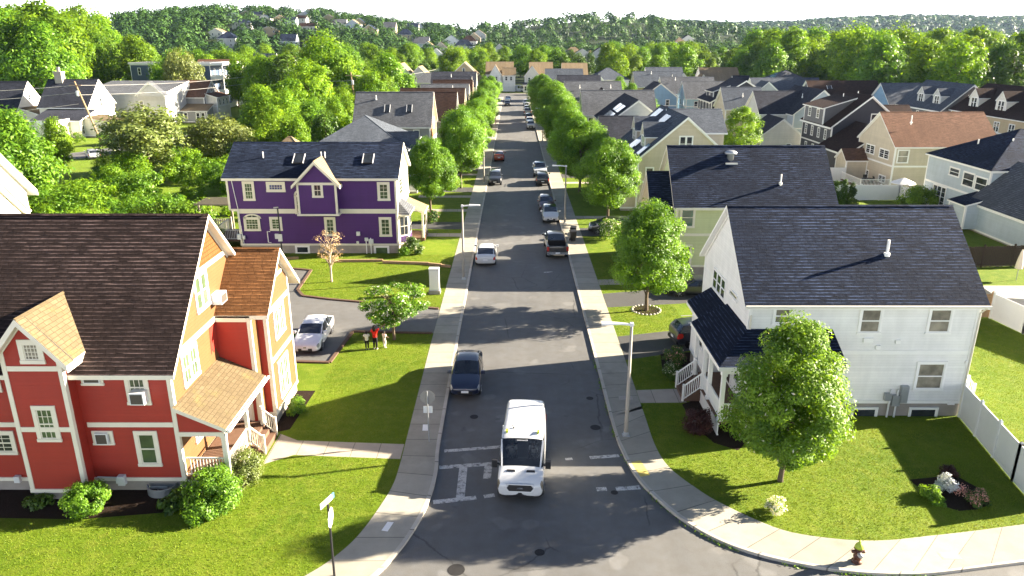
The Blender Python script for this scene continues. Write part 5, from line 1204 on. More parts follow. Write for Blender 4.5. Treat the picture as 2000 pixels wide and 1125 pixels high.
    for q in (60.8, 63.5, 66.3): H.post(10.5, q, .8, 3.1, .15)
    D = MB(); D.box(10.3, 11.6, 60.5, 66.6, .6, .8); H.b(D, 'porch_deck', [DECK]); H.win('-x', 11.6, 62.6, 64.4, 4.0, 5.4, style='double'); H.win('-x', 13.4, 60.1, 60.5, 4.2, 5.6)
def simple(name, label, wall, roof, vols, wins=(), trim=WHITE, group=None, pipes=(), cat='house', pane=PANE, belt=True):
    """vols: (x0,x1,y0,y1,ze,zr,ridge[,opts]); wins: (face, plane, u0, u1, n, z0, z1[, style])."""
    v0 = vols[0]; H = House(name, label, cat, (v0[0] + v0[1]) / 2, (v0[2] + v0[3]) / 2, wall, roof, trim, group, pane=pane)
    for v in vols:
        o = dict(v[7]) if len(v) > 7 else {}
        o.setdefault('z0', .5); o.setdefault('found', True if o['z0'] < 1 else None); z0 = o.pop('z0')
        if belt and v[4] > 5.5 and 'belt' not in o: o['belt'] = (3.5,)
        H.vol(v[0], v[1], v[2], v[3], z0, v[4], v[5], v[6], **o)
    for w in wins:
        f, pl, a, b, n, z0, z1 = w[:7]; H.row(f, pl, a, b, n, z0, z1, w=1.0 if len(w) < 8 or w[7] == 'dh' else 1.6, style=w[7] if len(w) > 7 else 'dh', mun=(1, 1))
    for (x, y, z) in pipes: H.pipe(x, y, z, .6, .06)
    return H
def build_other_houses():
    # ---- first row west of the street, behind the purple house
    simple('grey_house', 'pale grey house with a hipped grey roof just behind the purple house', SD_LGREY, RF_BLUEGREY, [(-25.6, -13.4, 93.4, 106, 5.9, 9.5, 'hip'), (-16.5, -12.4, 94.6, 98.4, 5.3, 7.7, 'x', dict(cor=False))], [('+x', -13.4, 99, 105.5, 2, 3.8, 5.2), ('+x', -13.4, 94, 105, 3, 1.2, 2.8), ('-y', 93.4, -25, -14, 3, 3.8, 5.2), ('+x', -12.4, 95, 98, 1, 3.7, 5.2)])
    H = simple('grey_house', "tall grey house with two skylights and a brown shingled gable facing the street", SD_GREY, RF_GREY, [(-25, -13.1, 118.4, 127.8, 6.2, 10.9, 'x')], [('+x', -13.1, 118.8, 127.4, 2, 1.3, 2.9), ('-y', 118.4, -24, -14, 4, 4.0, 5.5)], pipes=[(on_y(735, 200, 122)[0], 122, 9.9)])
    W = MB(); W.poly([(-13.06, 118.6, 4.0), (-13.06, 127.6, 4.0), (-13.06, 127.6, 6.1), (-13.06, 123.1, 10.6), (-13.06, 118.6, 6.1)]); H.b(W, 'gable_shingles', [SD_BROWNSH]); H.win('+x', -13.03, 122, 124.2, 5.2, 7.0, style='double', mun=(1, 1))
    s_ = Vector((0, 4.7, 4.7)).normalized(); n_ = Vector((0, -4.7, 4.7)).normalized()
    for px in (757, 800): x0 = on_y(px, 222, 120.6)[0]; H.skylight((x0, 120.6, 6.2 + 2.2 + .1), (.4, 0, 0), s_ * .75, n_)
    simple('grey_house', 'grey house with dark brown roof, its eave window facing down the street', SD_GREY, RF_DKBROWN, [(-20, -10.1, 129.2, 138, 6.0, 10.2, 'x')], [('-y', 129.2, -13.2, -10.4, 1, 3.7, 5.6), ('+x', -10.1, 130, 137.5, 2, 4.0, 5.6), ('+x', -10.1, 130, 137.5, 2, 1.2, 2.8)])
    simple('brown_roofed_house', 'long low house with a brown roof behind the grey street houses', SD_TAN, RF_DKBROWN, [(-22, -9.8, 146, 156, 5.9, 9.8, 'x')], [('+x', -9.8, 146.5, 155.5, 2, 4.0, 5.4), ('+x', -9.8, 146.5, 155.5, 2, 1.2, 2.8)])
    simple('grey_roofed_house', 'beige house with pale grey roof, sixth along the west row', SD_BEIGE, RF_GREY, [(-19.7, -9.8, 160.5, 170, 5.9, 9.8, 'x')], [('+x', -9.8, 161, 169.5, 2, 4.0, 5.4), ('+x', -9.8, 161, 169.5, 2, 1.2, 2.8)], pipes=[(-13, 164, 9.0)])
    simple('brown_roofed_house', 'tan house with dark brown roof and brown gable halfway up the west row', SD_BROWNSH, RF_DKBROWN, [(-18.8, -9.9, 178, 187, 5.9, 9.8, 'x')], [('+x', -9.9, 178.5, 186.5, 2, 4.0, 5.4)])
    simple('dark_roofed_house', 'cream house with near black roof, eighth along the west row', SD_CREAMW, RF_NAVY, [(-20.5, -11, 194, 203, 5.9, 9.8, 'x')], [('+x', -11, 194.5, 202.5, 2, 4.0, 5.4)], pipes=[(-16, 198, 9.9)])
    simple('blue_roofed_house', 'cream house with blue grey roof towards the far end of the west row', SD_CREAMW, RF_NAVY, [(-24, -11.2, 224, 234, 5.9, 9.8, 'x')], [('+x', -11.2, 224.5, 233.5, 2, 4.0, 5.4), ('+x', -11.2, 224.5, 233.5, 2, 1.2, 2.8)])
    simple('grey_house', "pale house with hipped grey roof among dark roofs, far end of the west row", SD_LGREY, RF_GREY, [(-33, -22, 247, 256, 5.6, 8.6, 'hip')], [('-y', 247, -32, -23, 3, 3.6, 5.0)])
    simple('beige_house', 'beige twin gabled house with tan roofs beyond the far end of the west row', SD_LGREY, RF_BEIGE, [(-45.5, -38.2, 287, 298, 6.6, 10.4, 'y'), (-38.2, -31.5, 284, 296, 6.2, 9.4, 'y'), (-42, -36.5, 281.5, 284, 3.6, 6.2, 'y')], [('-y', 287, -45, -39, 2, 4.2, 5.8), ('-y', 284, -37.5, -32, 2, 4.2, 5.8)])
    simple('beige_house', 'tan roofed house with a red gable beside the corner house at the far junction', SD_TAN, RF_BEIGE, [(-23, -13.5, 287, 298, 6.6, 10.8, 'y'), (-14.5, -11, 285, 290, 3.6, 6, 'x')], [('-y', 287, -22, -15, 2, 4.2, 5.8), ('-y', 287, -21, -16, 1, 7.4, 8.8)])
    simple('corner_house', 'white corner house with tan roof where the street meets the far cross street, west corner', SD_WHITE, RF_BEIGE, [(-10.2, -.2, 289, 299, 6.6, 10.8, 'x'), (-8.8, -4.6, 287, 290, 6.6, 9.9, 'y'), (-4, 0.6, 287.4, 292, 6.4, 8.8, 'x')], [('-y', 287, -8.4, -5, 1, 4.2, 5.8, 'double'), ('-y', 287, -8.4, -5, 2, 1.2, 3.0), ('-y', 289, -10, -8.9, 1, 4.2, 5.8), ('+x', -.2, 292.5, 298, 2, 4.2, 5.8), ('+x', -.2, 292.5, 298, 2, 1.2, 3.0), ('-y', 287.4, -3.6, 0, 2, 4.2, 5.8)])
    simple('garden_shed', 'little tan roofed shed peeping over the ridge of the purple house', SD_BEIGE, RF_BEIGE, [(-34.5, -29, 104, 109, 3.3, 5.9, 'hip')], (), cat='shed')

    # ---- first row east of the street
    H = simple('beige_solar_house', 'beige gabled house with dormers and solar panels on its blue grey roof', SD_BEIGE, RF_BLUEGREY, [(14.1, 24.7, 84.4, 100, 6.2, 10.75, 'y', dict(fr=.24)), (19.4, 25.6, 91.5, 98.5, 8.4, 10.7, 'x', dict(z0=4, cor=False)), (12.4, 14.1, 84.6, 99, 3.4, 4.2, 'shed+x', dict(cor=False, skip=('-x',), oh=.2, rk=.1))], [('-y', 84.4, 18, 20.8, 1, 6.9, 8.7, 'double'), ('-x', 14.1, 85, 99, 4, 1.2, 2.8), ('-y', 84.4, 14.5, 16.5, 1, 3.6, 5.2)])
    s_ = Vector((5.3, 0, 4.55)).normalized(); n_ = Vector((-4.55, 0, 5.3)).normalized()
    for yc in (87.4, 94.0):
        H.dormer('-x', 15.1, yc, 2.6, 6.6, 8.5, 9.9, 4.0, SD_BEIGE, RF_BLUEGREY)
    roof = H.lastroof
    for (x, y_, hu, hv, nu, nv) in ((15.7, 90.7, 1.2, 1.5, 2, 1), (14.9, 84.9 + .6, .75, .9, 1, 1), (17.9, 91.0, 1.5, 1.1, 2, 1), (18.2, 97, 1.4, 1.0, 2, 1)):
        z = 6.2 + (x - 14.1) * .8585 + .12; H.solar((x, y_, z), (0, hu, 0), s_ * hv, n_, nu, nv, roof)
    H.solar((15.05, 91.2, 7.15), (0, 1.2, 0), s_ * 1.0, n_, 2, 1, roof)
    H = simple('grey_long_house', 'grey house with a long grey roof over two cross gables, fourth along the east row', SD_LGREY, RF_GREY, [(12.9, 26, 139, 148, 6.0, 9.9, 'x'), (15, 25, 122, 138, 6.0, 9.7, 'y', dict(roof=RF_NAVY)), (13.4, 19, 113.5, 121, 4.6, 7.7, 'x', dict(roof=RF_NAVY, fr=.25))], [('-y', 139, 13.4, 15, 1, 3.8, 5.4), ('-x', 12.9, 140, 147, 2, 3.8, 5.3), ('-y', 113.5, 14, 18.5, 2, 1.4, 3.0), ('-y', 122, 16, 24, 2, 3.8, 5.3)])
    s2 = Vector((5, 0, 3.7)).normalized(); n2 = Vector((-3.7, 0, 5)).normalized()
    for (y_, x) in ((125, 17.6), (128.5, 17.6), (125, 16.0), (128.5, 16.0)): H.solar((x, y_, 6.0 + (x - 15) * .74 + .15), (0, 1.5, 0), s2 * .85, n2, 1, 1)
    simple('grey_roofed_house', 'house with a mid grey roof and two vent pipes, fifth along the east row', SD_TAN, RF_GREY, [(11.9, 24.3, 171.5, 181, 6, 9.8, 'x'), (17.5, 22, 168.5, 173, 6, 8.6, 'y', dict(roof=RF_DKBROWN))], [('-x', 11.9, 172, 180, 2, 3.8, 5.3), ('-y', 171.5, 12.5, 17, 2, 3.8, 5.2)], pipes=[(15, 174, 8.6), (22, 174, 8.6)])
    simple('dark_roofed_house', 'house with a charcoal roof, sixth along the east row', SD_LGREY, RF_NAVY, [(11.8, 23, 202, 211, 6, 9.8, 'x')], [('-y', 202, 12.5, 22.5, 4, 3.8, 5.3), ('-x', 11.8, 202.5, 210.5, 2, 3.8, 5.3)])
    simple('blue_roofed_house', 'house with a blue grey roof close to the far junction, east row', SD_BLUE, RF_BLUEGREY, [(10.4, 22, 244, 253.5, 6, 9.9, 'x')], [('-y', 244, 11, 21.5, 4, 3.8, 5.3), ('-x', 10.4, 245, 253, 2, 3.8, 5.3)])
    simple('corner_house', 'cream corner house with tan roof and small entrance porch, east corner of the far junction', SD_CREAMW, RF_BEIGE, [(6.2, 14.5, 287, 298, 6.6, 10.7, 'x'), (4.2, 9.6, 284.5, 288.5, 6.2, 9.6, 'y'), (3.6, 6.4, 282.6, 284.5, 3.0, 3.7, 'shed+y', dict(roof=RF_NAVY, cor=False))], [('-y', 284.5, 4.6, 9.4, 2, 4.0, 5.6), ('-y', 284.5, 6.6, 9.4, 1, 1.2, 3.0), ('-y', 287, 10, 14, 2, 4.0, 5.6), ('-y', 287, 10, 14, 2, 1.2, 3.0), ('-y', 282.6, 3.8, 6.2, 2, .8, 2.6)])
    simple('beige_house', 'tan roofed house half hidden behind the blue roof near the far junction', SD_TAN, RF_BEIGE, [(18.5, 27.5, 287, 298, 6.5, 10.4, 'x')], [('-y', 287, 19, 27, 3, 4.0, 5.6)])
    simple('hip_roofed_house', 'white house with a blue grey hipped roof near the wood at the far end', SD_WHITE, RF_BLUEGREY, [(26, 39, 260, 272, 5.9, 9.6, 'hip'), (26.5, 30.5, 258, 261, 5.6, 7.8, 'y')], [('-y', 260, 31, 38.5, 3, 3.8, 5.2), ('-y', 258, 27, 30, 1, 3.6, 5.0)])

    # ---- rows farther east
    H = House('cream_house', 'cream house with warm brown roof, standing among white fences', 'house', 56, 102, SD_BEIGE, RF_REDBROWN, WHITE)
    H.vol(49.5, 63, 97, 107.6, .35, 5.9, 9.65, 'x', oh=.3, rk=.25, belt=(3.2,), found=True)
    for a, b in (((1693, 279), (1707, 303)), ((1719, 288), (1735, 313)), ((1681, 326), (1695, 349)), ((1717, 339), (1728, 359))): H.winp('-x', 49.5, a, b, style='double', mun=(1, 2), casing=.13)
    H.winp('-y', 97, (1754, 292), (1773, 319), mun=(1, 1), pane=PANE_B, casing=.13); H.row('-y', 97, 55, 62.5, 3, 4.0, 5.4); H.pipe(52.3, 99.6, 8.6, .9, .07); H.vol(46.5, 49.5, 104, 107.5, .35, 3.0, 4.3, 'x', wall=SD_BEIGE, oh=.2, rk=.2, skip=('+x',))
    Dk = MB(); Dk.box(45.4, 49.45, 96.6, 102.6, .45, .6); H.b(Dk, 'porch_deck', [DECK]); H.railing([(49.3, 96.7, .6), (45.5, 96.7, .6), (45.5, 102.5, .6)], .95, WHITE, sp=.18)
    H = House('pale_blue_house', 'pale blue house with hipped slate roof and a low grey roofed side wing', 'house', 56, 82, SD_BLUE, RF_SLATE, WHITE)
    H.vol(49.2, 66, 76.3, 88.4, .4, 6.15, 9.7, 'hip', oh=.3, belt=(3.1,), found=True)
    for a, b in (((1856, 324), (1873, 348)), ((1883, 333), (1900, 369)), ((1907, 342), (1925, 378))): H.winp('-x', 49.2, a, b, mun=(1, 1), casing=.13)
    H.win('-x', 49.2, 83.6, 86.4, .6, 3.0, style='triple', mun=(1, 2)); H.win('-x', 49.2, 80.6, 82, 1.0, 2.2)
    for p in ((53.5, 80.5, 8.1), (52.0, 84, 7.6), (57, 79.5, 8.0)): H.pipe(*p, .8, .08)
    H.vol(47.6, 56, 66.0, 76.2, .4, 3.2, 7.0, 'y', oh=.3, rk=.3, found=True, roof=RF_GREY, fr=.25); H.vol(46.2, 49, 74.6, 77.6, .4, 2.9, 3.7, 'shed+x', oh=.2, rk=.15, skip=('+x',))
    H = House('navy_house', 'near black house with brown roof, big shed dormer and white trim', 'house', 54, 122, SD_NAVY, RF_DKBROWN, WHITE)
    H.vol(48.9, 59.8, 116, 128, .4, 6.4, 10.8, 'y', oh=.4, rk=.4, belt=(3.2,), found=True, fr=.28)
    H.vol(48.6, 53.4, 119, 127, 6.2, 8.8, 10.3, 'shed-x' if False else 'shed+x', oh=.35, rk=.3, wall=SD_CHAR, cor=True); H.row('-x', 48.6, 119.6, 126.4, 2, 7.0, 8.5, w=1.1)
    H.row('-x', 48.9, 116.8, 127.6, 4, 4.0, 5.6); H.win('-y', 116, 54.6, 57.0, 6.0, 8.2, style='double', mun=(1, 1)); H.row('-x', 48.9, 118, 127, 3, 1.2, 2.8); H.pipe(53, 123, 10.1, .6); H.pipe(54.4, 121, 10.6, .6)
    H.vol(47.4, 57.4, 106.2, 115.9, .4, 3.6, 7.0, 'y', oh=.35, rk=.35, found=True, fr=.26); H.vol(59.8, 64, 121, 127, .4, 6.6, 8.8, 'x', skip=('-x',))
    simple('white_grey_house', "two winged pale grey house with dark blue roofs, small window high in its gable", SD_BLUE, RF_NAVY, [(45.8, 56, 141, 150.5, 6.0, 9.6, 'x', dict(wall=SD_LGREY)), (50.8, 60.6, 137.6, 152, 6.2, 10.3, 'y')], [('-x', 45.8, 142, 149.5, 2, 3.8, 5.4), ('-y', 137.6, 57, 58.6, 1, 6.6, 7.8)], pipes=[(53.6, 142, 8.8)])
    simple('garage', 'small white gabled garage with navy roof behind the pale green house', SD_CREAMW, RF_NAVY, [(42.6, 49.3, 129, 137, 3.5, 6.1, 'y')], [('-y', 129, 46, 48.6, 1, 1.0, 2.0)], cat='garage')
    simple('beige_house', 'beige house with pale blue grey roof between the round tree and the navy house', SD_BEIGE, RF_BLUEGREY, [(42.8, 50.5, 153.5, 162, 5.8, 9.6, 'x')], [('-y', 153.5, 43.4, 49, 2, 3.6, 5.2), ('-x', 42.8, 154, 161.5, 2, 3.6, 5.2)], pipes=[(46.6, 155.6, 8.0)])
    H = simple('navy_house', 'dark navy gabled house with white rakes and a small shed dormer, deep in the row', SD_NAVY, RF_NAVY, [(43.6, 58, 168, 180, 6.0, 10.4, 'y', dict(fr=.3)), (44.6, 48.2, 171, 177, 7.9, 9.2, 'shed+x', dict(z0=6.2))], [('-x', 43.6, 168.5, 179.5, 4, 3.8, 5.4), ('-x', 44.6, 171.5, 176.5, 1, 6.9, 7.7), ('-x', 43.6, 168.5, 179.5, 4, 1.2, 2.8)])
    simple('teal_house', 'light teal house with mid grey roof, third row', SD_TEAL, RF_GREY, [(41.6, 52, 184, 193, 5.6, 9.2, 'x'), (47, 52, 180, 184, 3.0, 4.8, 'shed+y', dict(roof=RF_BLUEGREY))], [('-x', 41.6, 184.5, 192.5, 2, 3.4, 5.0), ('-y', 184, 42, 46, 1, 3.2, 4.8)])
    simple('olive_house', 'olive green house with grey brown roof beside the teal one', SD_OLIVE, RF_GREY, [(38.5, 52, 197, 206, 5.8, 9.6, 'x')], [('-x', 38.5, 197.5, 205.5, 2, 3.4, 5.0), ('-x', 38.5, 197.5, 205.5, 2, 1.2, 2.6)], pipes=[(42, 200, 9.0)])
    simple('blue_house', 'mid blue house with dark roof tucked beside the olive one', SD_MBLUE, RF_NAVY, [(31.5, 40, 186.5, 196, 5.6, 8.8, 'y'), (31, 37.4, 184.5, 186.5, 2.8, 3.4, 'shed+y')], [('-y', 186.5, 32, 39.5, 2, 3.4, 5.0), ('-y', 184.5, 33.6, 37, 1, .8, 2.5, 'double')])
    simple('cream_house', 'cream house with blue grey roof, second row by the wood', SD_TAN, RF_BLUEGREY, [(36, 50, 226, 236, 5.8, 9.8, 'x')], [('-y', 226, 37, 49.5, 3, 3.2, 4.9)], pipes=[(41, 230, 9.3), (47, 228.5, 8.4)])
    simple('white_gabled_house', 'white gabled house with dark roof right beneath the wood', SD_WHITE, RF_BLUEGREY, [(45, 57, 258, 268, 5.8, 9.9, 'x'), (53.4, 58.6, 254.5, 258.2, 5.6, 8.4, 'y')], [('-y', 254.5, 54.4, 57.6, 1, 3.6, 5.0)])
    simple('tan_roofed_house', 'white house with tan roof and a navy cross gable under the trees', SD_WHITE, RF_BEIGE, [(62.5, 75, 255, 266, 5.8, 9.9, 'x'), (72, 77, 250, 256, 5.2, 7.6, 'x', dict(roof=RF_NAVY)), (60, 64, 252, 257, 5, 8, 'y')], [('-y', 255, 65, 71, 2, 3.6, 5)])
    H = simple('solar_house', 'hip roofed grey house with solar panels close to the wood', SD_LGREY, RF_GREY, [(76, 92, 231, 247, 5.8, 9.9, 'hip'), (75, 80, 227, 232, 4.6, 7.0, 'y')], [('-y', 227, 76, 79.4, 1, 2.8, 4.2), ('-x', 76, 233, 246, 3, 3.6, 5.0)])
    s_ = Vector((8.3, 0, 4.1)).normalized(); n_ = Vector((-4.1, 0, 8.3)).normalized()
    for k in range(3): H.solar((79.5 + k * .8, 237 + k * 1.8, 7.6 + k * .4), (0, .85, 0), s_ * 1.2, n_)
    simple('grey_roofed_house', 'house with a blue grey roof and small dormer in the middle of the far rows', SD_LGREY, RF_BLUEGREY, [(62.5, 80, 198, 208, 5.4, 9.3, 'x'), (60, 68, 193, 199, 5.4, 8.8, 'y')], [('-y', 193, 61, 67, 2, 3.4, 4.8), ('-x', 60, 193.5, 198.5, 1, 3.4, 4.8)])
    H = simple('brown_roofed_house', 'charcoal house with a long dark brown roof and one skylight', SD_CHAR, RF_DKBROWN, [(70.5, 87, 180, 190, 5.5, 9.5, 'x')], [('-y', 180, 71, 86, 4, 3.4, 4.8)])
    H.skylight((75.2, 183, 8.05), (.5, 0, 0), Vector((0, 5, 4)).normalized() * .6, Vector((0, -4, 5)).normalized())
    simple('blue_house', 'sky blue house with pale slate roof joining the dormered charcoal house', SD_MBLUE, RF_BLUEGREY, [(82.8, 97, 168, 178, 5.6, 9.6, 'x')], [('-y', 168, 83.5, 88, 1, 3.0, 4.6)])
    H = simple('charcoal_house', 'charcoal house with blue roof and two white framed dormers', SD_CHAR, RF_BLUEGREY, [(82.6, 93.4, 147, 164, 6.0, 10.7, 'y', dict(fr=.28))], [('-x', 82.6, 147.5, 163.5, 5, 3.4, 5.2), ('-y', 147, 86.8, 89.4, 1, 7.2, 8.8, 'double'), ('-y', 147, 83.5, 92.5, 2, 3.2, 4.8)])
    for yc in (151, 157): H.dormer('-x', 83.6, yc, 2.6, 6.5, 8.5, 9.8, 3.6, SD_LGREY, RF_BLUEGREY)
    H = simple('tan_house', 'tan house with brown roof and two dormers at the edge of the wood', SD_TAN, RF_DKBROWN, [(84, 96, 112, 146, 6.4, 11.0, 'y')], [('-x', 84, 113, 146, 8, 3.6, 5.4, 'double'), ('-x', 84, 113, 146, 8, .9, 2.6, 'double')])
    for yc in (125, 133, 141): H.dormer('-x', 85, yc, 2.8, 6.9, 8.9, 10.4, 3.6, SD_CREAMW, RF_DKBROWN)

    # ---- older houses beyond the trees to the west
    simple('white_house', 'white house with black roof, end gable sunlit, nearest the leaning pole', SD_CREAMW, RF_NAVY, [(-120, -104, 158.5, 169.5, 4.6, 10.4, 'x', dict(cor=False)), (-104, -98, 160, 168, 3.2, 5.2, 'shed-x', dict(roof=RF_TAN))], [('+x', -104, 162.5, 165.5, 1, 6.4, 7.8)])
    H = simple('white_house', 'white house with chimney and black roof above a cluster of low wings', SD_CREAMW, RF_NAVY, [(-98, -88, 157, 168, 5.8, 10.9, 'x', dict(cor=False)), (-96, -86.4, 150.5, 157, 3.6, 5.2, 'shed+y', dict(cor=False)), (-86.4, -80, 152, 159, 3.0, 4.0, 'shed-x', dict(roof=RF_TAN, cor=False)), (-92, -88.5, 146, 150.5, 3.2, 4.0, 'flat', dict(cor=False, oh=.1))], [('+x', -88, 160.8, 164.2, 1, 5.4, 7.2), ('+x', -86.4, 150.8, 151.9, 1, .8, 2.6), ('+x', -80, 153.5, 157.5, 1, 1.6, 2.8)])
    C_ = MB(); C_.box(-96.4, -94.9, 161.6, 163, 9.8, 12.4); C_.box(-96.5, -94.8, 161.5, 163.1, 12.2, 12.5); C_.box(-95.9, -95.4, 162, 162.5, 12.5, 13.4); H.b(C_, 'chimney', [FOUND], H.lastroof)
    simple('grey_flat_house', 'pale grey boxy house with flat roof between the white house and the bare tree', SD_LGREY, RF_GREY, [(-97, -78.5, 172, 186, 7.4, 9.4, 'shed+y', dict(cor=False, oh=.1, rk=.1)), (-84, -78, 170.5, 172, 7.3, 10, 'y', dict(z0=6.8, found=None))], [('-y', 172, -86, -82, 1, 4.2, 5.8), ('+x', -78.5, 174, 185, 3, 1.2, 2.6)])
    simple('dark_blue_house', 'dark blue flat roofed house with brick chimney behind the bare tree', SD_DKBLUE, RF_GREY, [(-118, -104, 238, 250, 11.6, 12.1, 'flat')], [('-y', 238, -117, -107, 3, 8.4, 10.6)])
    H = simple('blue_triple_decker', 'three storey dark blue house with stacked white balconies', SD_DKBLUE, RF_GREY, [(-91, -84, 214, 228, 12.2, 12.7, 'flat')], [('-y', 214, -91, -85, 1, 8.6, 10.4)])
    B_ = MB()
    for z in (.5, 4.4, 8.3): B_.box(-83.99, -80.6, 214.2, 227.8, z, z + .25); B_.box(-80.75, -80.6, 214.2, 227.8, z + .25, z + 1.2); B_.box(-83.98, -80.76, 214.2, 214.32, z + .25, z + 1.2)
    for yy in (214.3, 220.5, 227.4): B_.box(-80.95, -80.7, yy, yy + .25, .75, 12.0)
    B_.box(-83.99, -80.3, 213.8, 228.2, 12.1, 12.75); H.b(B_, 'balcony', [WHITE]); H.row('+x', -84, 215, 227, 3, 9.2, 11.2); H.row('+x', -84, 215, 227, 3, 5.2, 7.2)
    simple('white_house', 'tall white house with rusty brown roof behind the three storey balconies', SD_CREAMW, RF_REDBROWN, [(-97, -83, 233, 246, 9.0, 13.0, 'x', dict(cor=False))], [('+x', -83, 234, 245, 3, 5.4, 7.2), ('+x', -83, 234, 245, 3, 1.6, 3.4)])
    simple('small_grey_house', 'small grey house with brown roof and orange porch roof before the balconies', SD_GREY, RF_REDBROWN, [(-82, -74.2, 183, 193, 5.9, 9.4, 'x'), (-79, -72.2, 178.8, 183, 3.0, 4.2, 'shed+y', dict(roof=RF_BEIGE)), (-74.2, -71.5, 184, 192, 5.7, 6.5, 'shed-x', dict(wall=SD_CREAMW))], [('+x', -71.5, 184.5, 191.5, 3, 3.6, 5.2), ('+x', -74.2, 186.5, 189.5, 1, 6.6, 8.0), ('-y', 178.8, -78.6, -76, 1, 1.0, 2.6), ('-y', 178.8, -75, -72.6, 2, .6, 2.6)])
    simple('white_house', 'white house with pale trims glimpsed past the three storey house', SD_CREAMW, RF_GREY, [(-80, -70, 250, 262, 7.6, 8.2, 'flat')], [('-y', 250, -79.5, -71, 3, 4.6, 6.4), ('+x', -70, 251, 261, 3, 4.6, 6.4)])
    H = House('white_gabled_house', "big white house end with stepped rakes seen over the red house's brown roof", 'house', -48, 58, SD_CREAMW, RF_TAN, WHITE)
    H.vol(-57, -41.6, 45, 62.6, .4, 7.3, 16.1, 'x', oh=.7, rk=.55, cor=False, fr=.45)
    B_ = MB(); B_.beam((-41.45, 53.6, 13.3), (-41.45, 62.0, 4.9), .25, .42); B_.beam((-41.4, 53.6, 13.65), (-41.4, 62.2, 5.05), .4, .12); H.b(B_, 'trim', [TRIM])
    # ---- houses on the hill
    k = 0
    rr = random.Random(4)
    walls = [SD_CREAMW, SD_LGREY, SD_WHITE, SD_TAN, SD_BLUE, SD_BEIGE]; roofs = [RF_GREY, RF_DKBROWN, RF_SLATE, RF_BEIGE]
    spots = [(545, 33, 700), (565, 38, 690), (585, 32, 720), (515, 36, 690), (500, 30, 730), (480, 27, 750), (560, 62, 560), (610, 60, 560), (640, 28, 760), (662, 37, 700), (688, 38, 700), (420, 55, 600), (440, 62, 560), (505, 78, 420), (570, 80, 420), (575, 92, 400), (510, 105, 360), (545, 110, 345), (700, 35, 740), (805, 45, 760), (815, 42, 800), (835, 75, 560), (860, 72, 560), (880, 85, 470), (905, 66, 600), (915, 58, 660), (925, 50, 720), (935, 46, 780), (975, 74, 560), (850, 88, 440), (895, 75, 520), (600, 17, 820), (555, 14, 800)]
    spots += [(1070 + i * 17, 92 + (i % 3) * 3, 480 + (i % 2) * 25) for i in range(8)] + [(1200 + i * 22, 108 + (i % 2) * 2, 410 + (i % 2) * 14) for i in range(5)] + [(1330, 62, 760), (1345, 60, 790), (1305, 88, 520)]
    spots += [(470, 48, 640), (600, 45, 660), (630, 72, 520), (720, 48, 680), (760, 42, 720), (790, 52, 660), (455, 40, 700), (525, 52, 620), (880, 52, 640), (820, 62, 600), (590, 26, 780)]
    for (px, py, D) in spots:
        X, Z = on_y(px, py, D); zg = hill(X, D) - .4 if D > 281 else 0
        hh = max(8.0, min(14, Z - zg)); w = rr.uniform(10, 15); dp = rr.uniform(9, 12); ze = hh * .66
        nm = 'hill_house'; k += 1
        H = House(nm, 'pale house with pitched roof among the trees of the distant hillside', 'house', X, D, rr.choice(walls), rr.choice(roofs), WHITE, 'houses among the trees of the distant hillside')
        ridge = rr.choice(['x', 'y', 'y', 'hip'])
        H.vol(X - w / 2, X + w / 2, D, D + dp, -3, ze, hh, ridge, cor=False)
        H.row('-y', D, X - w / 2 + .5, X + w / 2 - .5, 2, ze - 2.4, ze - .7, w=1.3, mun=(1, 1)); H.row('-y', D, X - w / 2 + .5, X + w / 2 - .5, 2, ze - 5.2, ze - 3.5, w=1.3, mun=(1, 1))
        H.t.location = (X, D, zg)
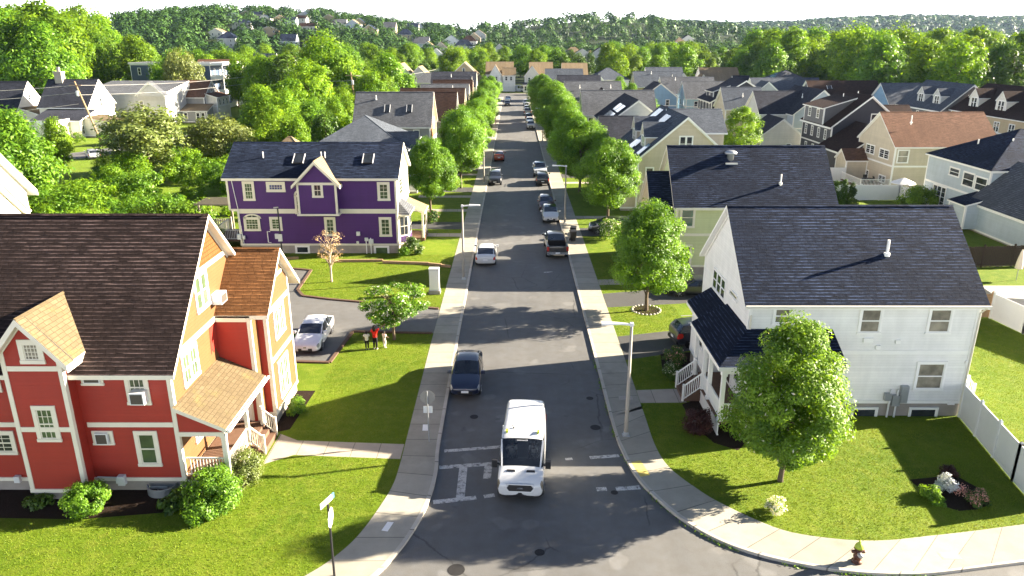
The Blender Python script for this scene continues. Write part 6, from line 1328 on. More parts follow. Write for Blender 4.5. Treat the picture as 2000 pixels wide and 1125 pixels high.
def build_street_things():
    # ---- street lamps
    def lamp(x, y, h, sx, label, arm=1.15):
        t = thing('street_lamp', label, 'street lamp', (x, y, .118), 0, 'street lamps along the street')
        P = MB(); P.tube([(0, 0, 0), (0, 0, .5), (0, 0, h)], [.105, .1, .065], 10); P.build('pole', LAMPPOST, t, True)
        B_ = MB(); B_.box(-.17, .17, -.17, .17, 0, .03); B_.lathe([(.14, .03), (.14, .16), (.1, .2)], 0, 0, 10); B_.build('base_plate', METAL, t)
        A = MB(); A.beam((-sx * .1, 0, h - .05), (sx * arm * .55, 0, h + .02), .09, .09); A.box(-.08, .08, -.08, .08, h - .12, h + .06); A.build('arm', GALV, t)
        L = MB(); a, b = sorted((sx * arm * .5, sx * (arm + .3))); L.hexa([(a, -.13, h - .03), (b, -.1, h - .01), (b, .1, h - .01), (a, .13, h - .03), (a, -.11, h + .09), (b, -.07, h + .06), (b, .07, h + .06), (a, .11, h + .09)]); L.build('lamp_head', WHITE, t)
    global LAMPPOST
    LAMPPOST = plain('lamp_post_concrete', (.27, .25, .22), .7, .3, var=.15)
    lamp(5.65, 33.03, 6.0, -1, 'pale street lamp beside the white house walk, nearest the corner')
    lamp(-4.12, 58.6, 6.2, 1, 'pale street lamp on the pavement by the purple house')
    lamp(-4.05, 101.7, 6.2, 1, 'street lamp between the leafy trees near the parked black car, west pavement')
    lamp(5.55, 78.3, 6.2, -1, 'street lamp standing beside the parked white electric car')
    lamp(5.7, 146.7, 6.2, -1, 'street lamp by the line of parked cars, fourth pavement lamp along the east side')
    lamp(-4.05, 172, 6.2, 1, 'street lamp rising out of the tree row, far part of the west pavement')
    lamp(5.6, 232, 6.2, -1, 'thin far street lamp near the end of the street')
    # ---- lamp post in front of the purple house
    x, z1 = on_y(534.5, 408, 64.5); t = thing('lamp_post', 'thin dark lamp post with a small box in front of the purple house', 'lamp post', (x + .35, 64.5, .1))
    P = MB(); P.tube([(0, 0, 0), (0, 0, z1)], .06, 8); P.build('pole', DARK, t); P = MB(); P.beam((-.35, 0, z1), (.06, 0, z1 + .05), .12, .1); P.build('lamp_head', METAL, t); P = MB(); P.box(-.18, .18, -.16, -.05, 1.7, 2.35); P.build('control_box', GALV, t)
    # ---- signs
    x, y = -4.17, 32.41; t = thing('stop_sign', 'stop sign seen from behind on a thin post, a small plate under the octagon', 'sign', (x, y, .118))
    P = MB(); P.tube([(0, 0, 0), (0, 0, 2.75)], .035, 8); P.build('post', METAL, t)
    O = MB(); pts = [(.38 * math.cos(a), .38 * math.sin(a)) for a in [math.pi / 8 + i * math.pi / 4 for i in range(8)]]
    O.poly([(p[0], .045, 2.4 + p[1]) for p in pts], 1); O.poly([(p[0], .04, 2.4 + p[1]) for p in pts][::-1], 0)
    for p, q in zip(pts, pts[1:] + pts[:1]): O.poly([(p[0], .04, 2.4 + p[1]), (q[0], .04, 2.4 + q[1]), (q[0], .045, 2.4 + q[1]), (p[0], .045, 2.4 + p[1])])
    O.build('sign_plate', [plain('sign_back_grey', (.22, .21, .2), .5, .4), plain('sign_red', (.45, .02, .02), .4, .4)], t)
    O = MB(); O.box(-.22, .22, .04, .05, 1.55, 1.92); O.build('small_plate', GALV, t)
    x, y = -6.63, 22.7; t = thing('street_sign', "dark street sign post with white name blade, standing by the red house's corner lawn", 'sign', (x, y, .118))
    P = MB(); P.tube([(0, 0, 0), (0, 0, 3.1)], .045, 8); P.build('post', DARK, t)
    B_ = MB(); B_.hexa([(-.20, -.30, 3.08), (-.18, -.31, 3.08), (.08, .34, 3.08), (.06, .35, 3.08), (-.20, -.30, 3.3), (-.18, -.31, 3.3), (.08, .34, 3.3), (.06, .35, 3.3)]); B_.build('name_blade', WHITE, t)
    B_ = MB(); B_.hexa([(.055, .34, 3.1), (.09, .33, 3.1), (.13, .44, 3.1), (.10, .45, 3.1), (.055, .34, 3.31), (.09, .33, 3.31), (.13, .44, 3.31), (.10, .45, 3.31)]); B_.build('blade_end', [plain('sign_blue', (.08, .2, .42), .4, .4)], t)
    O = MB(); pts = [(.38 * math.cos(a), .38 * math.sin(a)) for a in [math.pi / 8 + i * math.pi / 4 for i in range(8)]]
    O.poly([(.062, p[0] * .98, 2.55 + p[1]) for p in pts], 1); O.poly([(.055, p[0], 2.55 + p[1]) for p in pts][::-1], 0); O.build('sign_plate', [WHITE, WHITE], t)
    # ---- cabinet, bins, hydrant, lantern
    t = thing('utility_cabinet', 'tall pale utility cabinet beside the pavement near the driveway', 'cabinet', (-6.15, 55.0, .1))
    B_ = MB(); B_.box(-.38, .38, -.25, .25, .3, 2.0); B_.box(-.4, .4, -.28, .28, 2.0, 2.08); B_.build('housing', GALV, t); B_ = MB(); B_.box(-.35, .35, -.265, -.255, .4, 1.9); B_.box(.2, .26, -.285, -.26, 1.1, 1.25); B_.build('door', WHITE, t); B_ = MB(); B_.box(-.45, .45, -.32, .32, 0, .3); B_.build('base', FOUND, t)
    for (x, y, lab, rz) in ((5.85, 70.8, 'black wheelie bin on the pavement, nearer of the two by the pickup', .1), (6.0, 72.3, 'black wheelie bin on the pavement, the one behind, lid ajar', -.2)):
        t = thing('wheelie_bin', lab, 'bin', (x, y, .118), rz, 'wheelie bins by the pickup')
        B_ = MB(); B_.hexa([(-.22, -.24, .08), (.22, -.24, .08), (.22, .24, .08), (-.22, .24, .08), (-.3, -.33, 1.0), (.3, -.33, 1.0), (.3, .33, 1.0), (-.3, .33, 1.0)]); B_.build('tub', DARK, t)
        B_ = MB(); B_.hexa([(-.33, -.38, 1.0), (.33, -.38, 1.0), (.33, .36, 1.0), (-.33, .36, 1.0), (-.3, -.34, 1.06), (.3, -.34, 1.06), (.28, .3, 1.12), (-.28, .3, 1.12)]); B_.tube([(-.25, .4, 1.0), (.25, .4, 1.0)], .025, 6); B_.build('lid', DARK, t)
        for sx in (1, -1): W = MB(); W.tube([(sx * .24, .24, .12), (sx * .3, .24, .12)], .12, 12); W.build('wheel', TYRE, t)
    t = thing('fire_hydrant', 'bronze fire hydrant with a yellow green bonnet on the corner pavement', 'fire hydrant', (13.08, 23.52, .118))
    br = plain('dark_bronze_paint', (.085, .035, .02), .4, .5, .4, var=.3, scale=8)
    B_ = MB(); B_.lathe([(.2, 0), (.2, .06), (.13, .08), (.125, .2), (.16, .22), (.16, .28), (.12, .3), (.125, .55), (.17, .57), (.17, .64)], 0, 0, 14); B_.build('barrel', br, t, True)
    B_ = MB(); B_.lathe([(.165, .64), (.16, .7), (.12, .8), (.06, .86), (.04, .9), (.04, .95)], 0, 0, 14); B_.build('bonnet', plain('yellow_green_paint', (.36, .46, .03), .45, .5, var=.1), t, True)
    for sx in (1, -1): N_ = MB(); N_.tube([(sx * .1, 0, .47), (sx * .22, 0, .47), (sx * .25, 0, .47)], [.07, .07, .05], 10); N_.build('side_outlet', br, t)
    N_ = MB(); N_.tube([(0, -.1, .42), (0, -.22, .42), (0, -.26, .42)], [.09, .09, .07], 10); N_.build('front_outlet', METAL, t)
    x, y = on_z(1354, 838, .1); L = MB(); L.lathe([(.05, 0), (.05, .3), (.11, .32), (.11, .5), (.14, .52), (.03, .64)], x, y, 10); solo(L, 'garden_lantern', [WHITE], 'small white garden lantern in the mulch by the white house porch', 'lantern', None, True)
    # stone ring round the tree
    PALESTONE = plain('pale_stone', (.42, .40, .35), .8, .2, var=.3, scale=5)
    for i in range(22):
        a = i * 2 * math.pi / 22; R_ = MB(); R_.ball((9.75 + 1.02 * math.cos(a), 51.2 + 1.02 * math.sin(a), .14), .085, 8, 5, sx=1.1, sy=1.0, sz=.75)
        solo(R_, 'edging_stone', [PALESTONE], 'pale edging stone in the ring round the leafy street tree', 'stone', 'edging stones round the tree', True)
    # ---- fences
    VINYL = plain('white_vinyl', (.70, .70, .70), .45, .4, var=.05)
    def fence(name, label, pts, h, mat, step=2.4, z=.1, board=None, gap=0):
        t = thing(name, label, 'fence', (*pts[0], z)); iv = Matrix.Translation((-pts[0][0], -pts[0][1], -z))
        posts = []
        for a, b in zip(pts, pts[1:]):
            a, b = Vector(a), Vector(b); n = max(1, round((b - a).length / step)); d = (b - a).normalized()
            for i in range(n):
                p, q = a.lerp(b, i / n), a.lerp(b, (i + 1) / n); posts.append(p); P = MB()
                if board:
                    L = (q - p).length; k = int(L / board)
                    for j in range(k):
                        u, v = p + d * (j * L / k), p + d * ((j + 1) * L / k - gap); dz = random.uniform(-.03, .03); P.beam((u.x, u.y, z + h / 2 + dz), (v.x, v.y, z + h / 2 + dz), .03, h - .05)
                    for zz in (.3, h - .25): P.beam((p.x, p.y, z + zz), (q.x, q.y, z + zz), .07, .08)
                else:
                    P.beam((p.x, p.y, z + h / 2), (q.x, q.y, z + h / 2), .035, h - .12)
                    for zz in (.1, h - .06): P.beam((p.x, p.y, z + zz), (q.x, q.y, z + zz), .055, .13)
                P.build('panel', mat, t, False, iv)
            posts.append(b)
        for p in posts:
            K = MB(); K.box(p.x - .065, p.x + .065, p.y - .065, p.y + .065, z, z + h + .08); K.hexa([(p.x - .08, p.y - .08, z + h + .08), (p.x + .08, p.y - .08, z + h + .08), (p.x + .08, p.y + .08, z + h + .08), (p.x - .08, p.y + .08, z + h + .08), (p.x - .02, p.y - .02, z + h + .17), (p.x + .02, p.y - .02, z + h + .17), (p.x + .02, p.y + .02, z + h + .17), (p.x - .02, p.y + .02, z + h + .17)]); K.build('post', mat, t, False, iv)
    fence('vinyl_fence', 'white vinyl privacy fence running from the white house corner towards the pavement', [(23.5, 35.0), (22.5, 29), (22.2, 26.9), (34, 29.5)], 1.85, VINYL)
    fence('vinyl_fence', 'white vinyl fence behind the back lawn, meeting the brown board fence', [(34.0, 49.6), (34.4, 46.6), (36.4, 42.0), (38, 38)], 1.85, VINYL)
    fence('wooden_fence', 'pale brown board fence at the end of the back lawn', [(27.5, 49.8), (34.0, 49.8)], 1.8, WOOD, 2.4, .1, .14, .01)
    fence('wooden_fence', 'dark stained picket fence below the pale blue wing', [(31, 61.6), (38, 61.8), (52, 63.2)], 1.9, BROWNWOOD, 2.6, .1, .15, .03)
    fence('vinyl_fence', 'white vinyl fence around the patio of the cream house, nearer run', [(38.0, 90.5), (47.5, 90.5), (47.8, 88.4)], 1.9, VINYL, 2.6)
    fence('vinyl_fence', 'white vinyl fence between the navy house and the cream house', [(36.5, 108), (36.2, 103.5), (46.3, 103.5)], 1.9, VINYL, 2.6)
    fence('vinyl_fence', 'white vinyl side fence between the green house and the round tree', [(30, 88), (30, 106), (42, 106)], 1.9, VINYL, 2.6)
    # pergola and slatted fence behind the purple house
    t = thing('pergola', 'grey timber pergola behind the purple house', 'pergola', (-31.0, 77, .1)); iv = Matrix.Translation((31, -77, -.1)); GW = plain('grey_timber', (.24, .21, .17), .85, .2, var=.3, scale=5)
    for (x, y) in ((-32.6, 75.5), (-29.2, 75.5), (-32.6, 78.5), (-29.2, 78.5)): K = MB(); K.box(x - .08, x + .08, y - .08, y + .08, .1, 2.7); K.build('post', GW, t, False, iv)
    K = MB()
    for i in range(9): yy = 75.3 + i * .42; K.box(-33, -28.8, yy, yy + .07, 2.7, 2.86)
    K.build('roof_slats', GW, t, False, iv)
    fence('slatted_fence', 'pale slatted timber fence by the pergola', [(-33.5, 73.4), (-28.6, 73.4)], 1.7, plain('pale_timber', (.42, .38, .32), .8, .2, var=.25, scale=5), 2.4, .1, .22, .1)
    # ---- parasol, patio furniture
    t = thing('parasol', 'closed cream parasol standing on the back lawn', 'parasol', (41.5, 58.4, .1)); K = MB(); K.tube([(0, 0, 0), (0, 0, 2.6)], .03, 8); K.build('pole', METAL, t); K = MB(); K.lathe([(.12, .95), (.3, 1.05), (.27, 1.5), (.19, 2.0), (.1, 2.45), (.03, 2.65)], 0, 0, 9); K.build('canopy', plain('cream_canvas', (.62, .54, .46), .8, .2, var=.15), t)
    t = thing('patio_table', 'round black patio table on the deck of the cream house', 'table', (47.3, 98.6, .6)); K = MB(); K.lathe([(.85, .70), (.85, .74)], 0, 0, 18); K.build('tabletop', DARK, t)
    for a in range(4): K = MB(); K.tube([(.5 * math.cos(a * 1.57), .5 * math.sin(a * 1.57), 0), (.4 * math.cos(a * 1.57), .4 * math.sin(a * 1.57), .7)], .03, 6); K.build('leg', DARK, t)
    for (x, y, rz, lab) in ((46.2, 98.0, 1.57, 'black patio chair on the open edge of the deck'), (48.5, 98.9, -1.57, 'black patio chair next to the cream house wall'), (47.0, 97.4, 0, 'black patio chair by the nearer railing'), (47.6, 99.9, 3.14, 'black patio chair on the far side of the patio table')):
        t = thing('patio_chair', lab, 'chair', (x, y, .6), rz, 'patio chairs on the deck of the cream house'); K = MB(); K.box(-.26, .26, -.25, .25, .4, .45); K.build('seat', DARK, t); K = MB(); K.hexa([(-.26, -.28, .45), (.26, -.28, .45), (.26, -.24, .45), (-.26, -.24, .45), (-.26, -.4, 1.0), (.26, -.4, 1.0), (.26, -.36, 1.0), (-.26, -.36, 1.0)]); K.build('backrest', DARK, t)
        for sx in (1, -1):
            for sy in (1, -1): K = MB(); K.tube([(sx * .23, sy * .22, 0), (sx * .23, sy * .22, .4)], .02, 6); K.build('leg', DARK, t)
    x, y = on_z(1765, 384, .1); t = thing('parasol', 'open white parasol between the cream and the pale blue house', 'parasol', (x - 1, 91.5, .1)); K = MB(); K.tube([(0, 0, 0), (0, 0, 2.5)], .03, 8); K.build('pole', METAL, t); K = MB(); K.lathe([(1.5, 1.95), (1.46, 2.0), (.8, 2.3), (.05, 2.6)], 0, 0, 8); K.build('canopy', WHITE, t)
    B_ = MB(); B_.hexa([(35.5, 51.5, .115), (38.8, 51.5, .115), (38.8, 54.4, .115), (35.5, 54.4, .115), (35.8, 51.8, .9), (38.5, 51.8, .75), (38.4, 54.1, .85), (35.9, 54.1, 1.0)]); solo(B_, 'covered_furniture', [plain('grey_tarpaulin', (.27, .26, .25), .7, .3, var=.2, scale=3, bump=.3)], 'patio furniture under a grey cover on the paved patio', 'covered furniture')
    # ---- utility poles and wires of the older street
    def upole(x, y, h, lean, label, wires):
        t = thing('utility_pole', label, 'utility pole', (x, y, .1), 0, 'wooden utility poles')
        K = MB(); K.tube([(0, 0, -.1), (lean * .5, 0, h * .5), (lean, 0, h)], [.2, .17, .12], 8); K.build('pole', WOOD, t); K = MB(); K.beam((lean - 1.1, 0, h - .7), (lean + 1.1, 0, h - .7), .12, .14); K.build('crossarm', WOOD, t); K = MB(); K.lathe([(.22, h - 2.6), (.25, h - 2.5), (.25, h - 1.7), (.1, h - 1.6)], lean + .3, -.25, 10); K.build('transformer', METAL, t)
        for (x2, y2, z2, dz) in wires:
            p, q = Vector((lean, 0, h - dz)), Vector((x2 - x, y2 - y, z2)); K = MB(); pts = [p.lerp(q, i / 10) - Vector((0, 0, .9 * 4 * (i / 10) * (1 - i / 10))) for i in range(11)]
            K.tube(pts, .028, 4); K.build('wire', plain('pale_cable', (.4, .39, .37), .6, .3), t)
    upole(-76.5, 139.5, 11.6, -3.2, 'wooden utility pole leaning over the white houses', [(-125, 128, 10.6, .7), (-124, 129, 8.6, 2.0), (-124, 130, 5.4, 4.0), (-62, 205, 10.6, .7), (-62, 205, 9.0, 2.4)])
    upole(-62, 205, 11.0, -.3, 'wooden utility pole beside the small grey house', [(-34, 165, 10.5, .7), (-34, 165, 9.7, 1.8), (-33, 160, 8, 3.4)])
    upole(-34, 165, 12.2, -.8, 'wooden utility pole top among the trees behind the purple house', [(-24, 240, 10, .7)])
    x, y = -58, 215
    # far radio mast on the ridge
    X, Z = on_y(1941, 33, 2250); t = thing('radio_mast', 'thin radio mast on the far blue ridge', 'mast', (X, 2250, hill(X, 2250) - 1)); K = MB(); K.tube([(0, 0, 0), (0, 0, Z + 18 - hill(X, 2250))], [1.6, 1.0], 5); K.build('mast', METAL, t)
def build_vehicles():
    V = vehicle; g = 'cars parked along the street'
    white = (.54, .55, .56); black = (.010, .011, .013); 
    x0, y0 = 0.36, 27.95
    V('van', 'passenger_van', 'white passenger van with black grille driving towards the crossing', 'van', x0 + .10, y0 + 2.1, math.pi - .065, white, clear=True).scale = (1, .9, .93)
    V('hatch', 'parked_car', 'dark navy hatchback parked at the kerb close to the van', 'car', -2.68, 37.1 + 2.2, math.pi, (.006, .010, .032), clear=True, group=g)
    V('sedan', 'parked_car', 'white sedan with red tail lights parked beside the lamp near the purple house', 'car', *[a + b for a, b in zip(on_z(948, 522), (0, 2.42))], 0, white, group=g)
    V('pickup', 'pickup_truck', 'dark grey pickup truck with chrome rear bumper parked by the wheelie bins', 'pickup truck', on_z(1091, 507)[0] - .15, on_z(1091, 507)[1] + 2.9, .02, (.022, .02, .019), group=g)
    V('sedan', 'parked_car', 'white electric car with dark glass roof parked beside the lamp', 'car', on_z(1078, 437)[0] - .1, on_z(1078, 437)[1] + 2.4, math.pi, white, dark_roof=True, group=g)
    V('sedan', 'parked_car', 'dark maroon car close behind the white electric car', 'car', on_z(1078, 437)[0] - .3, on_z(1078, 437)[1] + 8.0, math.pi, (.06, .012, .012), group=g)
    V('suv', 'parked_car', 'black sport utility car with red tail lights, parked behind the maroon car', 'car', on_z(1060, 364)[0], on_z(1060, 364)[1] + 2.3, 0, (.014, .014, .016), group=g)
    V('pickup', 'pickup_truck', 'white pickup truck parked ahead of the black sport utility car under the trees', 'pickup truck', on_z(1060, 364)[0] - .1, on_z(1060, 364)[1] + 9.6, math.pi, white, group=g)
    V('suv', 'parked_car', 'dark grey car facing down the street, parked under the west street trees', 'car', on_z(968, 363)[0] - .1, on_z(968, 363)[1] + 2.3, math.pi, (.02, .022, .028), group=g)
    V('hatch', 'parked_car', 'orange red car parked by the west kerb', 'car', on_z(976, 316)[0] - .1, on_z(976, 316)[1] + 2.2, 0, (.28, .045, .014), group=g)
    for (px, py, k, c, rz, lab) in ((1037, 253, 'suv', (.5, .51, .53), math.pi, 'silver car at the front of the far line of parked cars'), (1035, 243, 'sedan', (.62, .63, .64), math.pi, 'pale silver sedan behind the front silver car'), (1033, 235.5, 'suv', black, 0, 'black car in the middle of the far parked line'), (1030.5, 226, 'pickup', (.25, .26, .27), 0, 'grey pickup with its bed towards us in the far parked line'), (1029.5, 219.5, 'suv', white, math.pi, 'white car at the back of the far parked line'), (1028, 207, 'suv', (.66, .67, .68), math.pi, 'white car standing alone by the far junction'), (991, 208, 'suv', (.03, .03, .035), math.pi, 'dark car at the far end of the west kerb'), (992, 198, 'sedan', (.6, .61, .62), math.pi, 'pale car just behind the dark one at the far end')):
        x, y = on_z(px, py); V(k, 'pickup_truck' if k == 'pickup' else 'parked_car', lab, 'pickup truck' if k == 'pickup' else 'car', x, y + 2.4, rz, c, group=g)
    x, y = on_z(1012, 181, .1); V('van', 'parked_van', 'white van parked beside the cream corner house', 'van', x + .4, y + 4.4, math.pi + .9, white)
    V('sedan', 'parked_car', 'white sedan with black grille parked in the driveway of the red house', 'car', -13.15, 45.4, math.pi + .02, (.76, .77, .78), clear=False, trimc=None)
    V('suv', 'parked_car', 'dark blue sport utility car in the driveway behind the white house porch', 'car', 12.7, 45.3, -1.42, (.014, .018, .03))
    V('minivan', 'parked_van', 'black minivan with pale wheels in the driveway before the pale green house', 'minivan', 10.2, 74.4, 1.45, black)
    V('sedan', 'parked_car', 'dark sedan half hidden behind the ringed tree in the shaded driveway', 'car', 14.3, 55.0, 1.5, (.012, .014, .02))
    V('suv', 'parked_car', 'silver grey car on the old street below the white houses', 'car', -70.3, 124.6, .62, (.30, .32, .34))
    x, y = on_z(531, 204); V('suv', 'parked_car', 'white car glimpsed between the trees on the old street', 'car', x, y, 1.3, white)
def build_people():
    red = plain('red_shirt_cloth', (.55, .02, .012), .8, .2, var=.15); wh = plain('white_shirt_cloth', (.66, .60, .54), .8, .2, var=.1); bk = plain('black_trouser_cloth', (.012, .012, .014), .85, .2, var=.3); ws = plain('white_shoe', (.7, .7, .68), .6, .3)
    x, y = -8.85, 43.95
    person("person in a red top, long dark hair, reaching up to the flowering tree", x, y, -.25, 1.66, red, bk, ws, [((.19, .10, .86), (.30, .17, .95)), ((-.17, .03, .67), (-.14, .12, .56))], hair_long=True)
    person('small person in a loose pale shirt and dark trousers standing close to the red top', x - .52, y - .05, .15, 1.28, wh, bk, ws, [((.15, .02, .66), (.17, .08, .53)), ((-.15, .02, .66), (-.17, .08, .53))])
    person('small person in white clothes half hidden on the tree side of the red top', x + .55, y + .25, -.7, 1.15, wh, wh, ws, [((.15, .05, .68), (.14, .16, .62)), ((-.15, .02, .66), (-.17, .08, .53))])
    # two people seated in the van
    for sx, lab in ((-.5, 'person in a pale shirt at the steering wheel of the white van'), (.5, 'person in a pale shirt on the passenger seat of the white van')):
        a = math.pi - .065; lx, ly = sx, .43; X = .46 + lx * math.cos(a) - ly * math.sin(a); Y = 30.05 + lx * math.sin(a) + ly * math.cos(a)
        person(lab, X, Y, a, 1.64, wh, bk, ws, [((.13, .12, .70), (.09, .26, .70)), ((-.13, .12, .70), (-.09, .26, .70))] if sx < 0 else [((.14, .06, .67), (.09, .2, .57)), ((-.14, .06, .67), (-.09, .2, .57))], seated=True, z=.18)
def build_plants():
    g = 'street trees along the pavements'
    # ---- foreground
    t = tree_proto('maple_tree', 'bright green young maple on the sunlit corner lawn before the white house', 'tree', 8.05, 2.95, 1.15, 'maple', 150, 520, .076, .66, LEAF_Y, .13, lump=.22, extra=(BLOSSOM, .012)); put(t, 12.05, 29.0, rz=3.5)
    A = tree_proto('street_tree', 'leafy green street tree', 'tree', 8.6, 3.2, 1.5, 'maple', 130, 460, .092, .82, LEAF, .14, lump=.22)
    B = tree_proto('street_tree', 'leafy green street tree', 'tree', 9.2, 3.4, 1.8, 'oval', 120, 430, .105, .95, LEAF, .17, lump=.22)
    put(A, 9.75, 51.2, rz=1.0, label='leafy green street tree inside a ring of white stones', group=g)
    put(B, 10.2, 78.4, 1.0, rz=2, label='broad leafy tree over the black minivan', group=g)
    put(B, 8.6, 95.5, 1.08, rz=4, label='dark leafy street tree leaning over the white pickup', group=g)
    put(A, 8.4, 112, 1.15, label='leafy tree next beyond the one over the white pickup, east pavement', group=g)
    put(B, 8.2, 128, 1.1, label='leafy tree beside the fourth lamp, east pavement', group=g)
    put(A, 7.9, 147, 1.38, label='tallest of the leafy trees along the far east pavement', group=g); put(B, 7.6, 166, 1.2, label='leafy tree two beyond the fourth lamp, east pavement', group=g)
    for y, s in ((186, 1.1), (208, 1.1), (232, 1.05)): put(A if y != 208 else B, 7.6, y, s, label='small far leafy tree closing the east row of street trees', group=g)
    put(A, -9.6, 84.6, 1.03, rz=2.2, label='leafy street tree standing on the lawn just behind the purple house', group=g, sz=1.03)
    put(B, -7.0, 98.2, 1.0, sz=1.18, rz=.3, label='tall oval street tree on the west side beside the second lamp', group=g)
    for i, (y, s) in enumerate(((110, .95), (121, 1.0), (134, .98), (147, 1.0), (160, 1.0), (174, 1.0), (190, 1.02), (208, 1.03), (228, .95))):
        put(A if i % 2 else B, -6.9 + .3 * (i % 2), y, s, label=('leafy tree third in the west row of street trees', 'leafy tree fourth in the west row of street trees', 'leafy tree fifth in the west row of street trees', 'leafy tree sixth in the west row of street trees', 'leafy tree seventh in the west row of street trees', 'leafy tree eighth in the west row of street trees', 'leafy tree ninth in the west row of street trees', 'leafy tree tenth in the west row of street trees', 'last leafy tree of the west row, next to the far corner house')[i], group=g)
    Y_ = tree_proto('round_tree', 'round yellow green tree among the houses behind the pale green house', 'tree', 9.6, 3.1, .9, 'oval', 120, 170, .13, .85, LEAF_Y, .16); put(Y_, 34.4, 113.8)
    t = tree_proto('flowering_tree', 'low spreading tree with pale blossom beside the people on the lawn', 'tree', 3.9, 2.75, .9, 'spread', 70, 170, .085, .48, LEAF, .1, extra=(BLOSSOM, .11), nl=14, flat=.5); put(t, -7.9, 45.5)
    t = tree_proto('dry_tree', 'small bare tree with curled tan leaves on the driveway island', 'tree', 4.5, 1.7, 1.5, 'round', 46, 22, .06, .34, LEAF_DEAD, .09, nl=34, bark=plain('pale_bark', (.36, .29, .22), .9, .2, var=.2)); put(t, -14.9, 57.9)
    # ---- shrubs of the near gardens
    def at(px, py): return on_z(px, py, .1)
    bush('round_boxwood', 'clipped round boxwood standing before the red bay', *at(172, 1000), .95, 1.45, LEAF, 60, 190, .05, .3, 'round', lump=.03)
    bush('broad_bush', 'large bright bush spilling out below the porch railing', *at(420, 988), 1.15, 1.9, LEAF, 44, 170, .07, .42)
    bush('broad_bush', 'pale leaved bush between the porch post and the front walk', *at(478, 940), 1.05, 1.75, LEAF_O, 44, 170, .055, .36)
    bush('broad_bush', 'low bush in front of the large one at the porch corner', *at(400, 1010), .75, .85, LEAF, 26, 130, .07, .32)
    bush('hosta', 'dark strap leaved hosta between the window well and the porch bush', *at(355, 985), .72, .6, LEAF_D, 22, 60, .14, .28, flat=.6)
    bush('low_plant', 'low dark ground plant near the foundation of the bay', *at(75, 985), .6, .35, LEAF_D, 14, 50, .1, .25); 
    bush('low_plant', 'yellow leaved shrub at the foot of the yellow wing', *at(580, 808), .55, 1.0, LEAF_Y, 22, 120, .06, .25)
    bush('maple_bush', 'dark red weeping maple beside the porch steps of the white house', *at(1362, 842), .85, 1.35, LEAF_RED, 30, 150, .06, .36, 'round', stem=.05)
    bush('rose_bush', 'rose bush with pink and white flowers by the porch steps', 9.75, 41.4, .7, 1.5, LEAF_D, 26, 120, .055, .3, extra=(PINKBL, .12)); bush('rose_bush', 'rose bush with white flowers nearest the steps of the white house', 9.3, 39.7, .6, 1.1, LEAF_D, 22, 110, .055, .28, extra=(BLOSSOM, .12))
    bush('white_bush', 'small bush covered with white flowers on the corner lawn', *at(1513, 1002), .42, .95, BLOSSOM, 20, 110, .045, .2, extra=(LEAF, .35))
    bush('flower_plant', 'yellow green plant at the edge of the mulch bed', *at(1815, 972), .42, .75, LEAF_Y, 16, 80, .06, .2); bush('flower_plant', 'silver leaved plant in the middle of the mulch bed', *at(1846, 958), .45, .8, SILVER, 22, 90, .05, .2); bush('flower_plant', 'pink flowering plant at the far tip of the mulch bed', *at(1908, 985), .5, .7, LEAF_D, 20, 90, .05, .22, extra=(PINKBL, .3)); bush('flower_plant', 'sparse pinkish plant between the silver and the pink ones', *at(1878, 968), .38, .5, PINKBL, 12, 20, .04, .2); bush('flower_plant', 'small dwarf green cushion in front of the silver plant', *at(1832, 984), .32, .3, LEAF, 12, 80, .04, .16); bush('flower_plant', 'dark red leaved plant at the back of the mulch bed', *at(1852, 930), .4, .55, LEAF_RED, 14, 70, .05, .2)
    bush('garden_bush', 'bush with white blossom at the street corner of the purple house', -9.4, 66.2, 1.0, 1.7, LEAF_D, 30, 130, .08, .4, extra=(BLOSSOM, .06)); bush('garden_bush', 'low bush at the foot of the bay window of the purple house', -10.0, 65.4, .6, .9, LEAF, 18, 90, .08, .28)
    bush('garden_bush', 'flowering bush near the trunk of the first west street tree', -8.9, 79.0, .9, 1.3, LEAF_D, 24, 90, .09, .4, extra=(PINKBL, .08)); bush('garden_bush', 'pale blossom bush under the ringed tree beside the minivan', 9.6, 71.6, 1.4, 2.1, LEAF, 30, 120, .1, .5, extra=(BLOSSOM, .2))
    bush('garden_bush', 'orange red flowering shrub at the end of the back lawn', 36.2, 56.6, .9, 1.6, LEAF_Y, 26, 120, .08, .36, extra=(ORANGE, .25)); bush('garden_bush', 'green shrub below the orange flowers', 35.2, 54.6, .9, 1.3, LEAF_Y, 26, 120, .08, .36)
    bush('garden_bush', 'low green bush by the parasol lawn', 43.5, 56.5, .7, .8, LEAF, 18, 90, .08, .3)
    for i, (px, lab) in enumerate(((1617, 'dark conical cypress first from the pale green roof'), (1632, 'dark conical cypress second from the pale green roof'), (1648, 'dark conical cypress third from the pale green roof'), (1663, 'dark conical cypress nearest the white fence gate'))):
        x, z = on_y(px, 375, 86); c, n, v, cl = crown_points('cone', .75, .1, 3.4 - .3 * (i % 2), 40, 110, .3, .6, 1.3); me = leaf_mesh('cypress', c, n, .09 * RNG.uniform(.7, 1.3, len(c)), v, [LEAF_D]); o = bpy.data.objects.new('cypress', me); COL.objects.link(o); o.location = (x, 86, .1); tag(o, lab, 'cypress', 'cypresses by the white fence')
    x, z = on_y(1790, 390, 86); bush('garden_bush', 'bright lime green bush beside the white patio fence', x, 86, 2.3, 2.6, LEAF_Y, 40, 110, .16, .8)
    # ---- wood and wild ground: prototypes
    F = [tree_proto('broadleaf_tree', 'broadleaf tree', 'tree', 18, 5.6 + .5 * k, 3.0, ('round', 'oval', 'round', 'maple')[k], 110, 110, .35, 1.9, (LEAF_F, LEAF_F, LEAF_F, LEAF)[k], .38, lump=.28, nl=7, flat=.8) for k in range(4)]
